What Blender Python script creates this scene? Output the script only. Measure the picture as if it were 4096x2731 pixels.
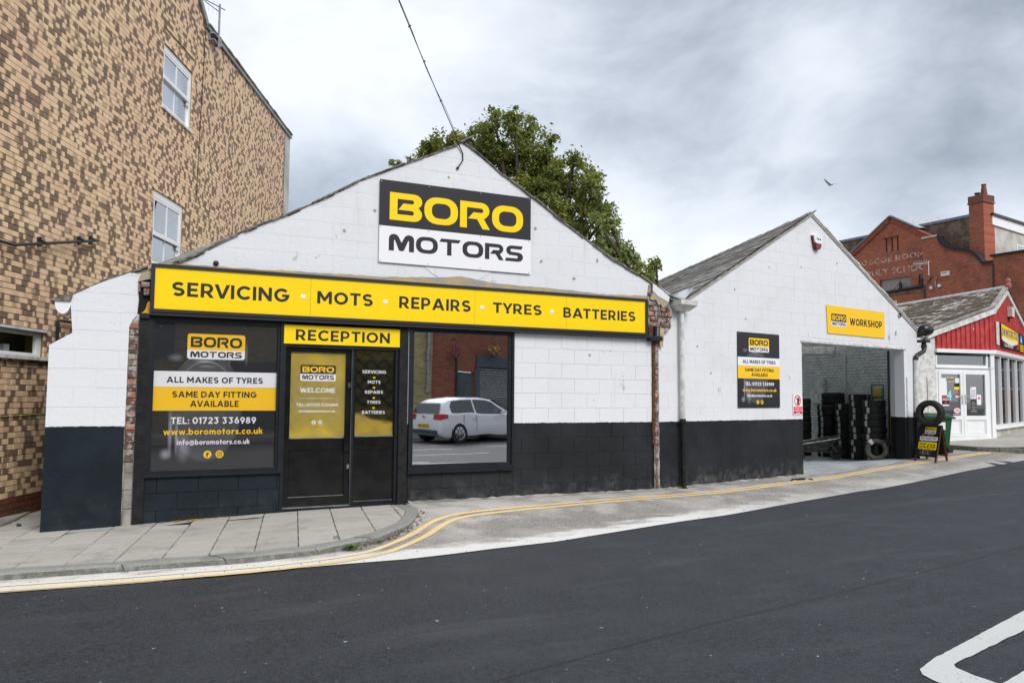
import bpy, bmesh, math, random
import numpy as np
from mathutils import Vector, Matrix, geometry

random.seed(11)
scene = bpy.context.scene
COL = scene.collection
for o in list(bpy.data.objects):
    bpy.data.objects.remove(o)

# ------------------------------------------------------------------ camera
# World axes: X runs along the garage front, Y goes away from the street, Z is up. The camera stands on the far side of the road.
CAM = Vector((0, 0, 1.5))
RIGHT = Vector((0.8994388, -0.43697014, 0.00818162))
DOWN = Vector((0.03651255, 0.05647459, -0.99773616))
FWD = Vector((0.43551886, 0.89770135, 0.06675033))
camd = bpy.data.cameras.new('camera')
camd.lens = 28.0; camd.sensor_width = 36.0; camd.clip_start = 0.05; camd.clip_end = 3000
cam = bpy.data.objects.new('camera', camd); COL.objects.link(cam)
mw = Matrix((( RIGHT.x, -DOWN.x, -FWD.x, CAM.x), (RIGHT.y, -DOWN.y, -FWD.y, CAM.y), (RIGHT.z, -DOWN.z, -FWD.z, CAM.z), (0, 0, 0, 1)))
cam.matrix_world = mw
scene.camera = cam

# ------------------------------------------------------------------ node helper
class NT:
    def __init__(s, tree):
        s.t = tree; s.t.nodes.clear()
    def n(s, typ, **kw):
        nd = s.t.nodes.new(typ)
        for k, v in kw.items(): setattr(nd, k, v)
        return nd
    def put(s, sock, v):
        if v is None: return
        if isinstance(v, bpy.types.NodeSocket): s.t.links.new(v, sock)
        else:
            if sock.type == 'RGBA' and len(v) == 3: v = (*v, 1)
            sock.default_value = v
    def m(s, op, a, b=None, c=None, clamp=False):
        nd = s.n('ShaderNodeMath', operation=op, use_clamp=clamp)
        for i, v in enumerate((a, b, c)): s.put(nd.inputs[i], v)
        return nd.outputs[0]
    def mix(s, f, a, b, blend='MIX'):
        nd = s.n('ShaderNodeMix', data_type='RGBA', blend_type=blend)
        s.put(nd.inputs[0], f); s.put(nd.inputs[6], a); s.put(nd.inputs[7], b)
        return nd.outputs[2]
    def noise(s, vec, scale, detail=3, rough=.55, dim='3D', out=0):
        nd = s.n('ShaderNodeTexNoise', noise_dimensions=dim)
        s.put(nd.inputs['Vector'], vec); nd.inputs['Scale'].default_value = scale
        nd.inputs['Detail'].default_value = detail; nd.inputs['Roughness'].default_value = rough
        return nd.outputs[out]
    def ss(s, x, a, b):      # smoothstep
        nd = s.n('ShaderNodeMapRange', interpolation_type='SMOOTHSTEP')
        s.put(nd.inputs[0], x); s.put(nd.inputs[1], a); s.put(nd.inputs[2], b)
        return nd.outputs[0]
    def ramp(s, x, stops, interp='LINEAR'):
        nd = s.n('ShaderNodeValToRGB'); cr = nd.color_ramp; cr.interpolation = interp
        while len(cr.elements) < len(stops): cr.elements.new(.5)
        for e, (p, c) in zip(cr.elements, stops):
            e.position = p; e.color = (*c, 1) if len(c) == 3 else c
        s.put(nd.inputs[0], x); return nd.outputs[0]
    def xyz(s, v):
        nd = s.n('ShaderNodeSeparateXYZ'); s.put(nd.inputs[0], v); return nd.outputs
    def comb(s, x, y, z):
        nd = s.n('ShaderNodeCombineXYZ')
        for i, v in enumerate((x, y, z)): s.put(nd.inputs[i], v)
        return nd.outputs[0]
    def vm(s, op, a, b):
        nd = s.n('ShaderNodeVectorMath', operation=op); s.put(nd.inputs[0], a); s.put(nd.inputs[1], b)
        return nd.outputs['Value'] if op in ('DOT_PRODUCT', 'LENGTH', 'DISTANCE') else nd.outputs[0]
    def pos(s): return s.n('ShaderNodeNewGeometry').outputs['Position']
    def bump(s, h, strength=.3, dist=.01, nrm=None):
        nd = s.n('ShaderNodeBump'); nd.inputs['Strength'].default_value = strength; nd.inputs['Distance'].default_value = dist
        s.put(nd.inputs['Height'], h)
        if nrm is not None: s.put(nd.inputs['Normal'], nrm)
        return nd.outputs[0]
    def bsdf(s, color, rough=.6, spec=.4, metal=0., nrm=None, coat=0.):
        nd = s.n('ShaderNodeBsdfPrincipled')
        s.put(nd.inputs['Base Color'], color); s.put(nd.inputs['Roughness'], rough)
        s.put(nd.inputs['Specular IOR Level'], spec); s.put(nd.inputs['Metallic'], metal)
        if coat: nd.inputs['Coat Weight'].default_value = coat; nd.inputs['Coat Roughness'].default_value = .08
        if nrm is not None: s.put(nd.inputs['Normal'], nrm)
        return nd.outputs[0]
    def out(s, sh):
        nd = s.n('ShaderNodeOutputMaterial'); s.t.links.new(sh, nd.inputs[0])

def newmat(name):
    m = bpy.data.materials.new(name); m.use_nodes = True
    return m, NT(m.node_tree)

# ------------------------------------------------------------------ sky and sun (bright overcast day)
SUN_EL, SUN_AZ = math.radians(42), math.radians(170)     # azimuth counted clockwise from +Y
w = bpy.data.worlds.new('World'); scene.world = w; w.use_nodes = True
N = NT(w.node_tree)
d = N.n('ShaderNodeTexCoord').outputs['Generated']
dx, dy, dz = N.xyz(d)
den = N.m('ADD', N.m('MAXIMUM', dz, 0.0), 0.16)
cv = N.comb(N.m('MULTIPLY', dx, 1.9), N.m('MULTIPLY', dy, 1.9), N.m('MULTIPLY', dz, 3.3))
cvo = N.vm('ADD', cv, (22.0, 6.9, 2.6))
big = N.noise(cvo, .55, 4, .5)
mid = N.noise(N.vm('ADD', cvo, N.vm('MULTIPLY', N.noise(cvo, 1.1, 3, .5, out=1), (.5, .5, .5))), 1.7, 9, .58)
low = N.m('ADD', N.m('MULTIPLY', big, .62), N.m('MULTIPLY', mid, .46))
cloud = N.ramp(low, [(.40, (2.0, 2.25, 2.65)), (.49, (3.5, 3.8, 4.3)), (.55, (4.7, 5.0, 5.45)), (.64, (5.8, 6.0, 6.3))])
sky = N.n('ShaderNodeTexSky', sky_type='NISHITA', sun_disc=False)
sky.sun_elevation = SUN_EL; sky.sun_rotation = SUN_AZ
skyc = N.mix(.90, sky.outputs[0], cloud)
bg = N.n('ShaderNodeBackground'); N.put(bg.inputs[0], skyc); bg.inputs[1].default_value = 0.1
wo = N.n('ShaderNodeOutputWorld'); N.t.links.new(bg.outputs[0], wo.inputs[0])
sund = bpy.data.lights.new('sun', 'SUN'); sund.energy = 1.5; sund.angle = math.radians(30); sund.color = (1, .965, .92)
sun = bpy.data.objects.new('sun', sund); COL.objects.link(sun)
sv = Vector((math.sin(SUN_AZ) * math.cos(SUN_EL), math.cos(SUN_AZ) * math.cos(SUN_EL), math.sin(SUN_EL)))
sun.rotation_euler = sv.to_track_quat('Z', 'Y').to_euler(); sun.location = (-6, -12, 20)
scene.view_settings.view_transform = 'Standard'; scene.view_settings.look = 'None'
scene.view_settings.gamma = 1; scene.view_settings.exposure = 0.84
scene.view_settings.use_curve_mapping = False
try:
    scene.cycles.max_bounces = 10; scene.cycles.transparent_max_bounces = 12; scene.cycles.diffuse_bounces = 5
except Exception: pass

# ------------------------------------------------------------------ geometry helpers
LOC = {}
def pix(p):
    v = Vector(p) - CAM; z = v.dot(FWD)
    if z <= .05: return None
    return (2048 + 3186 * v.dot(RIGHT) / z, 1365.5 + 3186 * v.dot(DOWN) / z, z)
def seen(p, m=60):
    q = pix(p); return q and -m < q[0] < 4096 + m and -m < q[1] < 2731 + m

class Frame:
    """A vertical plane: s along it, d out of it towards the street, z up."""
    def __init__(s, o, d):
        s.o = Vector((o[0], o[1], 0)); dd = Vector((d[0], d[1], 0)).normalized(); s.d = dd; s.n = Vector((dd.y, -dd.x, 0))
        s.ang = math.atan2(dd.y, dd.x)
    def P(s, a, d, z):
        return s.o + s.d * a + s.n * d + Vector((0, 0, z))

class MB:
    def __init__(s): s.v = []; s.f = []
    def add(s, vs, fs):
        b = len(s.v); s.v += [tuple(p) for p in vs]; s.f += [tuple(i + b for i in f) for f in fs]; return s
    def box(s, F, a0, a1, d0, d1, z0, z1):
        vs = [F.P(a, d, z) for z in (z0, z1) for d in (d0, d1) for a in (a0, a1)]
        return s.add(vs, [(0, 1, 3, 2), (4, 6, 7, 5), (0, 4, 5, 1), (2, 3, 7, 6), (0, 2, 6, 4), (1, 5, 7, 3)])
    def obox(s, c, ux, uy, uz):       # box by centre and half vectors
        c, ux, uy, uz = map(Vector, (c, ux, uy, uz))
        vs = [c + ux * i + uy * j + uz * k for k in (-1, 1) for j in (-1, 1) for i in (-1, 1)]
        return s.add(vs, [(0, 2, 3, 1), (4, 5, 7, 6), (0, 1, 5, 4), (2, 6, 7, 3), (0, 4, 6, 2), (1, 3, 7, 5)])
    def prism(s, F, poly, d0, d1, holes=(), back=True):
        loops = [list(poly)] + [list(h) for h in holes]
        pts = [p for l in loops for p in l]; n = len(pts)
        if holes or len(poly) > 4:
            tri = geometry.tessellate_polygon([[Vector((p[0], p[1], 0)) for p in l] for l in loops])
        else: tri = [tuple(range(n))]
        vs = [F.P(p[0], d1, p[1]) for p in pts] + [F.P(p[0], d0, p[1]) for p in pts]
        fs = [tuple(t) for t in tri]
        if back: fs += [tuple(i + n for i in reversed(t)) for t in tri]
        b = 0
        for l in loops:
            k = len(l)
            for i in range(k): fs.append((b + i, b + (i + 1) % k, n + b + (i + 1) % k, n + b + i))
            b += k
        return s.add(vs, fs)
    def tube(s, path, r, n=8, caps=True):
        path = [Vector(p) for p in path]; rs = r if isinstance(r, (list, tuple)) else [r] * len(path)
        vs = []; fs = []; up = None
        for i, p in enumerate(path):
            t = (path[min(i + 1, len(path) - 1)] - path[max(i - 1, 0)]).normalized()
            if up is None: up = Vector((0, 0, 1)) if abs(t.z) < .9 else Vector((1, 0, 0))
            a = t.cross(up).normalized(); up = a.cross(t).normalized(); b = up
            for k in range(n):
                q = 2 * math.pi * k / n; vs.append(p + a * (rs[i] * math.cos(q)) + b * (rs[i] * math.sin(q)))
        for i in range(len(path) - 1):
            for k in range(n): fs.append((i * n + k, i * n + (k + 1) % n, (i + 1) * n + (k + 1) % n, (i + 1) * n + k))
        if caps: fs += [tuple(range(n - 1, -1, -1)), tuple(range((len(path) - 1) * n, len(path) * n))]
        return s.add(vs, fs)
    def lathe(s, prof, n, c=(0, 0, 0), axis='Z', closed=False, rmod=None):
        vs = []; m = len(prof)
        for k in range(n):
            q = 2 * math.pi * k / n
            for j, (r, h) in enumerate(prof):
                if rmod: r = rmod(r, h, k, j)
                x, y = r * math.cos(q), r * math.sin(q)
                p = {'Z': (x, y, h), 'Y': (x, h, y), 'X': (h, x, y)}[axis]
                vs.append((p[0] + c[0], p[1] + c[1], p[2] + c[2]))
        fs = []
        for k in range(n):
            for j in range(m if closed else m - 1):
                j2 = (j + 1) % m; k2 = (k + 1) % n
                fs.append((k * m + j, k * m + j2, k2 * m + j2, k2 * m + j))
        return s.add(vs, fs)
    def build(s, name, mat, parent=None, loc=None, smooth=False, kind=None, label=None):
        L = LOC[parent.name] if parent else Vector(loc if loc is not None else (0, 0, 0))
        me = bpy.data.meshes.new(name)
        me.from_pydata([(p[0] - L[0], p[1] - L[1], p[2] - L[2]) for p in s.v], [], s.f)
        bm = bmesh.new(); bm.from_mesh(me); bmesh.ops.recalc_face_normals(bm, faces=bm.faces); bm.to_mesh(me); bm.free()
        me.materials.append(mat)
        if smooth:
            me.shade_smooth(); me.set_sharp_from_angle(angle=math.radians(38))
        o = bpy.data.objects.new(name, me); COL.objects.link(o)
        if parent: o.parent = parent
        else: o.location = L
        LOC[o.name] = L
        if kind: o['kind'] = kind
        if label: o['label'] = label
        return o

def thing(name, label, cat, loc, group=None):
    o = bpy.data.objects.new(name, None); COL.objects.link(o); o.location = loc; o.empty_display_size = .2
    LOC[o.name] = Vector(loc); o['label'] = label; o['category'] = cat
    if group: o['group'] = group
    return o
def tag(o, label, cat, group=None):
    o['label'] = label; o['category'] = cat
    if group: o['group'] = group
    return o
def copy_tree(o, parent=None):
    c = o.copy(); COL.objects.link(c); LOC[c.name] = LOC[o.name]
    if parent: c.parent = parent
    for ch in o.children: copy_tree(ch, c)
    return c

# --- polygons
def clip(subj, rect):
    a0, a1, z0, z1 = rect
    def cut(ps, f):
        out = []
        for i in range(len(ps)):
            p, q = ps[i], ps[(i + 1) % len(ps)]; fp, fq = f(p), f(q)
            if fp >= 0: out.append(p)
            if (fp >= 0) != (fq >= 0):
                t = fp / (fp - fq); out.append((p[0] + (q[0] - p[0]) * t, p[1] + (q[1] - p[1]) * t))
        return out
    for f in (lambda p: p[0] - a0, lambda p: a1 - p[0], lambda p: p[1] - z0, lambda p: z1 - p[1]):
        subj = cut(subj, f)
        if not subj: return []
    out = []
    for p in subj:
        if not out or abs(p[0] - out[-1][0]) + abs(p[1] - out[-1][1]) > 1e-5: out.append(p)
    return out if len(out) > 2 else []
def area(ps): return abs(sum(ps[i][0] * ps[(i + 1) % len(ps)][1] - ps[(i + 1) % len(ps)][0] * ps[i][1] for i in range(len(ps)))) / 2
def rect(a0, a1, z0, z1): return [(a0, z0), (a1, z0), (a1, z1), (a0, z1)]
def rrect(a0, a1, z0, z1, r, corners=(1, 1, 1, 1), n=5):
    out = []
    for (cx, cz, q0), on in zip(((a0 + r, z0 + r, 180), (a1 - r, z0 + r, 270), (a1 - r, z1 - r, 0), (a0 + r, z1 - r, 90)), corners):
        if on:
            for i in range(n + 1):
                q = math.radians(q0 + 90 * i / n); out.append((cx + r * math.cos(q), cz + r * math.sin(q)))
        else:
            out.append((a0 if q0 in (180, 90) else a1, z0 if q0 in (180, 270) else z1))
    return out
def ring(cx, cz, r, n=24, q0=0): return [(cx + r * math.cos(2 * math.pi * i / n + q0), cz + r * math.sin(2 * math.pi * i / n + q0)) for i in range(n)]
def jag(pts, amp, step=.05, seed=1):
    R = random.Random(seed); out = []
    for i in range(len(pts)):
        p, q = pts[i], pts[(i + 1) % len(pts)]; L = math.hypot(q[0] - p[0], q[1] - p[1]); k = max(1, int(L / step))
        for j in range(k):
            t = j / k; out.append((p[0] + (q[0] - p[0]) * t + R.uniform(-amp, amp), p[1] + (q[1] - p[1]) * t + R.uniform(-amp, amp)))
    return out
def subtract(r, holes):
    """rectangles left of r once the rectangular holes are cut out (course by course: split along s only)."""
    rs = [r]
    for h in holes:
        nr = []
        for a0, a1, z0, z1 in rs:
            ov = min(z1, h[3]) - max(z0, h[2])
            if ov <= .3 * (z1 - z0) or a1 <= h[0] or a0 >= h[1]: nr.append((a0, a1, z0, z1)); continue
            if a0 < h[0] - .012: nr.append((a0, h[0], z0, z1))
            if a1 > h[1] + .012: nr.append((h[1], a1, z0, z1))
        rs = nr
    return rs

UNIT = {}
def unit(mat, cx, cz):
    key = (mat.name, round(cx, 3), round(cz, 3))
    if key not in UNIT:
        vs = [(0, 0, 0), (1, 0, 0), (1, 0, 1), (0, 0, 1), (0, -.7, 0), (1, -.7, 0), (1, -.7, 1), (0, -.7, 1),
              (cx, -1, cz), (1 - cx, -1, cz), (1 - cx, -1, 1 - cz), (cx, -1, 1 - cz)]
        fs = [(8, 9, 10, 11)]
        for a, b in ((0, 4), (4, 8)):
            for i in range(4): j = (i + 1) % 4; fs.append((a + i, a + j, b + j, b + i))
        me = bpy.data.meshes.new(mat.name + '_piece'); me.from_pydata(vs, [], fs)
        bm = bmesh.new(); bm.from_mesh(me); bmesh.ops.recalc_face_normals(bm, faces=bm.faces)
        if sum((f.normal.y for f in bm.faces if len(f.verts) == 4 and abs(f.normal.y) > .9)) > 0: bmesh.ops.reverse_faces(bm, faces=bm.faces)
        bm.to_mesh(me); bm.free(); me.materials.append(mat); UNIT[key] = me
    return UNIT[key]

def pieces(name, mass, F, polys, d0, d1, mat, parent, limit=300, jit=.0015, cham=.004, seed=3, label=None):
    """polys: rectangles (a0,a1,z0,z1) or point lists. The `limit` that show largest become parts, the rest one joined part."""
    R = random.Random(seed); items = []
    for p in polys:
        if isinstance(p, tuple): c = F.P((p[0] + p[1]) / 2, d1, (p[2] + p[3]) / 2)
        else: c = F.P(sum(q[0] for q in p) / len(p), d1, sum(q[1] for q in p) / len(p))
        items.append(((c - CAM).length + (0 if seen(c) else 1e4), p))
    items.sort(key=lambda t: t[0])
    L = LOC[parent.name]; rest = MB()
    for i, (_, p) in enumerate(items):
        dj = d1 + R.uniform(-jit, jit)
        if i < limit:
            if isinstance(p, tuple):
                ww, hh = p[1] - p[0], p[3] - p[2]
                me = unit(mat, min(.3, round(cham / ww, 2)), min(.3, round(cham / hh, 2)))
                o = bpy.data.objects.new(name, me); COL.objects.link(o); o.parent = parent
                o.location = F.P(p[0], d0, p[2]) - L; o.rotation_euler = (0, 0, F.ang); o.scale = (ww, dj - d0, hh)
                LOC[o.name] = L
            else:
                MB().prism(F, p, d0, dj, back=False).build(name, mat, parent)
        else:
            if isinstance(p, tuple): rest.prism(F, rect(*p), d0, dj, back=False)
            else: rest.prism(F, p, d0, dj, back=False)
    if rest.v: rest.build(mass, mat, parent, kind='stuff')

def courses(a0, a1, z0, z1, bl, bh, jt, outline=None, holes=(), off=0., stag=.5, seed=5, jitter=.0):
    R = random.Random(seed); out = []; k = 0; z = z0
    while z < z1 - .01:
        a = a0 - bl + ((k % 2) * stag + off) * bl
        while a < a1:
            r = (max(a, a0) + jt / 2, min(a + bl, a1) - jt / 2, z + jt / 2, min(z + bh, z1) - jt / 2)
            if r[1] - r[0] > .02 and r[3] - r[2] > .015:
                for q in subtract(r, holes):
                    if q[1] - q[0] < .018: continue
                    if jitter: q = (q[0] + R.uniform(0, jitter), q[1] - R.uniform(0, jitter), q[2] + R.uniform(0, jitter), q[3] - R.uniform(0, jitter))
                    if outline:
                        c = clip(outline, q)
                        if not c: continue
                        ar = area(c); full = (q[1] - q[0]) * (q[3] - q[2])
                        if ar > .985 * full: out.append(q)
                        elif ar > .0006: out.append(c)
                    else: out.append(q)
            a += bl
        z += bh; k += 1
    return out

# ------------------------------------------------------------------ lettering
WORDS = ['SERVICING', 'MOTS', 'REPAIRS', 'TYRES', 'BATTERIES', 'RECEPTION', 'ALL MAKES OF TYRES', 'SAME DAY FITTING', 'AVAILABLE',
         'TEL: 01723 336989', 'www.boromotors.co.uk', 'info@boromotors.co.uk', 'WELCOME', 'WORKSHOP', 'Strictly no', 'unauthorised', 'entry',
         'PART WORN TYRES', 'FITTED', 'FROM', '\u00a330', 'united', 'HEL', 'AVAILABLE HERE', 'f', 'iss', 'ROSCOE ROOM', 'ADULT SCHOO', 'REGAL',
         'DW MOTORCYCLES', 'Tel 01723', '4', 'FY60 VPM', 'OPENING HOURS', 'H', 'hp']
GLY = {}
BEV = .034
tmp = []
for wd in WORDS:
    cu = bpy.data.curves.new('tmp', 'FONT'); cu.body = wd; cu.size = 1; cu.bevel_depth = BEV; cu.bevel_resolution = 0; cu.extrude = 0; cu.resolution_u = 3
    cu.space_character = 1.1
    o = bpy.data.objects.new('tmp', cu); COL.objects.link(o); tmp.append((wd, o, cu))
dg = bpy.context.evaluated_depsgraph_get(); dg.update()
for wd, o, cu in tmp:
    me = bpy.data.meshes.new_from_object(o.evaluated_get(dg))
    vs = [tuple(v.co) for v in me.vertices]; fs = [tuple(p.vertices) for p in me.polygons]
    keep = [f for f in fs if not all(vs[i][2] < -1e-5 for i in f)]
    GLY[wd] = (vs, keep, min(v[0] for v in vs), max(v[0] for v in vs), min(v[1] for v in vs), max(v[1] for v in vs))
    bpy.data.meshes.remove(me); bpy.data.objects.remove(o); bpy.data.curves.remove(cu)
HY0, HY1 = GLY['H'][4], GLY['H'][5]
def text(mb, F, wd, s0, s1, z0, H, d, th=.002):
    vs, fs, x0, x1, y0, y1 = GLY[wd]
    out = []
    for x, y, z in vs:
        out.append(F.P(s0 + (x - x0) / (x1 - x0) * (s1 - s0), d + th * (z / BEV) * .999, z0 + (y - HY0) / (HY1 - HY0) * H))
    mb.add(out, fs); return mb

def arc(cx, cz, rx, rz, a, b, n=6): return [(cx + rx * math.cos(math.radians(a + (b - a) * i / n)), cz + rz * math.sin(math.radians(a + (b - a) * i / n))) for i in range(n + 1)]
def stroke(path, t=.2):
    P = [Vector(p) for p in path]; l = []; r = []
    for i, p in enumerate(P):
        a = (P[i] - P[i - 1]).normalized() if i else None; b = (P[i + 1] - P[i]).normalized() if i < len(P) - 1 else None
        a = a or b; b = b or a; m = (a + b); m = m.normalized() if m.length > 1e-6 else a; nn = Vector((-m.y, m.x)); k = t / 2 / max(.45, nn.dot(Vector((-a.y, a.x)))); l.append(tuple(p + nn * k)); r.append(tuple(p - nn * k))
    return (l + r[::-1], [])
def rg(cx, cz, rx, rz, t=.2): return (arc(cx, cz, rx, rz, 0, 342, 19), [arc(cx, cz, rx - t, rz - t * .95, 0, 342, 19)])
pl_ = lambda *p: (list(p), [])
G7 = {}
G7['A'] = [([(0, 0), (.38, 1), (.64, 1), (1.02, 0), (.79, 0), (.71, .2), (.31, .2), (.23, 0)], [[(.375, .38), (.645, .38), (.51, .74)]])]
G7['B'] = [([(0, 0)] + arc(.48, .29, .29, .29, -90, 55) + arc(.45, .745, .265, .255, -40, 90) + [(0, 1)], [[(.2, .19)] + arc(.47, .30, .10, .11, -90, 90, 4) + [(.2, .41)], [(.2, .60)] + arc(.44, .705, .09, .105, -90, 90, 4) + [(.2, .81)]])]
G7['C'] = [(arc(.5, .5, .5, .5, 42, 318, 20) + arc(.5, .5, .29, .30, 318, 42, 18), [])]
G7['D'] = [([(0, 0)] + arc(.40, .5, .5, .5, -90, 90, 12) + [(0, 1)], [[(.21, .2)] + arc(.40, .5, .29, .3, -90, 90, 10) + [(.21, .8)]])]
G7['E'] = [pl_((0, 0), (.66, 0), (.66, .19), (.21, .19), (.21, .41), (.60, .41), (.60, .59), (.21, .59), (.21, .81), (.65, .81), (.65, 1), (0, 1))]
G7['F'] = [pl_((0, 0), (.21, 0), (.21, .38), (.58, .38), (.58, .57), (.21, .57), (.21, .81), (.64, .81), (.64, 1), (0, 1))]
G7['G'] = [(arc(.5, .5, .5, .5, 42, 350, 20) + [(1.0, .56), (.52, .56), (.52, .38), (.77, .38)] + arc(.5, .5, .29, .30, 335, 42, 18), [])]
G7['H'] = [pl_((0, 0), (.21, 0), (.21, .4), (.63, .4), (.63, 0), (.84, 0), (.84, 1), (.63, 1), (.63, .59), (.21, .59), (.21, 1), (0, 1))]
G7['I'] = [pl_((0, 0), (.21, 0), (.21, 1), (0, 1))]
G7['K'] = [pl_((0, 0), (.21, 0), (.21, .28), (.34, .43), (.58, 0), (.84, 0), (.49, .60), (.80, 1), (.55, 1), (.21, .56), (.21, 1), (0, 1))]
G7['L'] = [pl_((0, 0), (.62, 0), (.62, .19), (.21, .19), (.21, 1), (0, 1))]
G7['M'] = [pl_((0, 0), (.21, 0), (.21, .60), (.44, .22), (.58, .22), (.81, .60), (.81, 0), (1.02, 0), (1.02, 1), (.80, 1), (.51, .50), (.22, 1), (0, 1))]
G7['N'] = [pl_((0, 0), (.21, 0), (.21, .62), (.66, 0), (.86, 0), (.86, 1), (.65, 1), (.65, .38), (.20, 1), (0, 1))]
G7['O'] = [rg(.5, .5, .5, .5, .21)]
G7['P'] = [([(0, 0), (.21, 0), (.21, .30)] + arc(.41, .65, .33, .35, -90, 90) + [(0, 1)], [[(.21, .48)] + arc(.40, .65, .14, .17, -90, 90) + [(.21, .82)]])]
G7['R'] = [([(0, 0), (.21, 0), (.21, .31), (.34, .31), (.56, 0), (.81, 0), (.56, .35)] + arc(.42, .655, .33, .345, -55, 90) + [(0, 1)], [[(.21, .48)] + arc(.40, .655, .14, .17, -90, 90) + [(.21, .825)]])]
G7['S'] = [stroke(arc(.38, .70, .27, .20, 32, 262, 12) + arc(.38, .30, .27, .20, 82, -148, 12))]
G7['T'] = [pl_((.27, 0), (.48, 0), (.48, .81), (.75, .81), (.75, 1), (0, 1), (0, .81), (.27, .81))]
G7['V'] = [pl_((.36, 0), (.60, 0), (.96, 1), (.73, 1), (.48, .27), (.23, 1), (0, 1))]
G7['W'] = [pl_((.27, 0), (.48, 0), (.67, .58), (.86, 0), (1.07, 0), (1.34, 1), (1.12, 1), (.96, .37), (.76, 1), (.58, 1), (.38, .37), (.22, 1), (0, 1))]
G7['Y'] = [pl_((.33, 0), (.54, 0), (.54, .38), (.87, 1), (.64, 1), (.435, .58), (.23, 1), (0, 1), (.33, .38))]
G7['0'] = [rg(.40, .5, .40, .5)]
G7['1'] = [pl_((.16, 0), (.37, 0), (.37, 1), (.20, 1), (0, .90), (0, .70), (.16, .77))]
G7['2'] = [stroke(arc(.36, .67, .26, .23, 165, -28, 9) + [(.16, .10), (.16, .0999)]), pl_((.03, 0), (.70, 0), (.70, .19), (.03, .19))]
G7['3'] = [stroke([(.06, .905), (.60, .905), (.34, .58)], .19), stroke(arc(.34, .335, .26, .235, 92, -150, 10))]
G7['6'] = [rg(.38, .34, .36, .34), stroke([(.14, .44), (.46, 1.0)], .22)]
G7['9'] = [rg(.38, .66, .36, .34), stroke([(.62, .56), (.30, .0)], .22)]
G7['7'] = [pl_((.12, 0), (.35, 0), (.71, .84), (.71, 1), (0, 1), (0, .81), (.46, .81))]
G7['8'] = [rg(.36, .29, .36, .29, .19), rg(.36, .745, .30, .255, .17)]
G7[':'] = [pl_((0, 0), (.2, 0), (.2, .2), (0, .2)), pl_((0, .48), (.2, .48), (.2, .68), (0, .68))]
G7['\u00a3'] = [stroke(arc(.46, .70, .24, .20, 25, 180, 8) + [(.22, .5), (.22, .1)]), pl_((.0, 0), (.74, 0), (.74, .19), (.0, .19)), pl_((.0, .40), (.56, .40), (.56, .55), (.0, .55))]
G7['.'] = [pl_((0, 0), (.2, 0), (.2, .2), (0, .2))]
G7['o'] = [rg(.37, .36, .37, .37)]
G7['c'] = [(arc(.37, .36, .37, .37, 48, 312, 16) + arc(.37, .36, .17, .175, 312, 48, 14), [])]
G7['b'] = [rg(.39, .36, .36, .37), pl_((0, 0), (.2, 0), (.2, 1.06), (0, 1.06))]
G7['r'] = [pl_((0, 0), (.2, 0), (.2, .71), (0, .71)), stroke([(.12, .38)] + arc(.42, .36, .28, .26, 170, 82, 5))]
G7['n'] = [pl_((0, 0), (.2, 0), (.2, .71), (0, .71)), stroke([(.12, .36)] + arc(.35, .37, .22, .25, 172, 0, 8) + [(.57, 0)])]
G7['m'] = [pl_((0, 0), (.2, 0), (.2, .71), (0, .71)), stroke([(.12, .36)] + arc(.32, .37, .20, .25, 172, 0, 8) + [(.52, 0)]), stroke([(.5, .36)] + arc(.73, .37, .20, .25, 172, 0, 8) + [(.93, 0)])]
G7['u'] = [stroke([(.1, .71)] + arc(.33, .34, .23, .25, 180, 360, 9) + [(.56, .71)]), pl_((.46, 0), (.66, 0), (.66, .4), (.46, .4))]
G7['t'] = [pl_((.12, 0), (.34, 0), (.34, .95), (.12, .95)), pl_((0, .52), (.48, .52), (.48, .71), (0, .71))]
G7['s'] = [stroke([(.5, .56)] + arc(.29, .515, .19, .105, 60, 258, 9) + arc(.29, .195, .19, .105, 78, -120, 9) + [(.06, .14)], .18)]
G7['k'] = [pl_((0, 0), (.2, 0), (.2, .27), (.28, .36), (.46, 0), (.70, 0), (.43, .46), (.68, .71), (.43, .71), (.2, .48), (.2, 1.06), (0, 1.06))]
G7['w'] = [pl_((.20, 0), (.38, 0), (.52, .40), (.66, 0), (.84, 0), (1.04, .71), (.84, .71), (.735, .29), (.60, .71), (.44, .71), (.305, .29), (.20, .71), (0, .71))]
G7['i'] = [pl_((0, 0), (.2, 0), (.2, .71), (0, .71)), pl_((0, .82), (.2, .82), (.2, 1.02), (0, 1.02))]
G7['f'] = [stroke([(.2, 0), (.2, .80)] + arc(.42, .80, .22, .18, 175, 80, 5)), pl_((0, .52), (.46, .52), (.46, .71), (0, .71))]
G7['@'] = [rg(.52, .38, .52, .54, .13), rg(.52, .38, .27, .28, .14), pl_((.68, .12), (.80, .12), (.80, .64), (.68, .64))]
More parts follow.
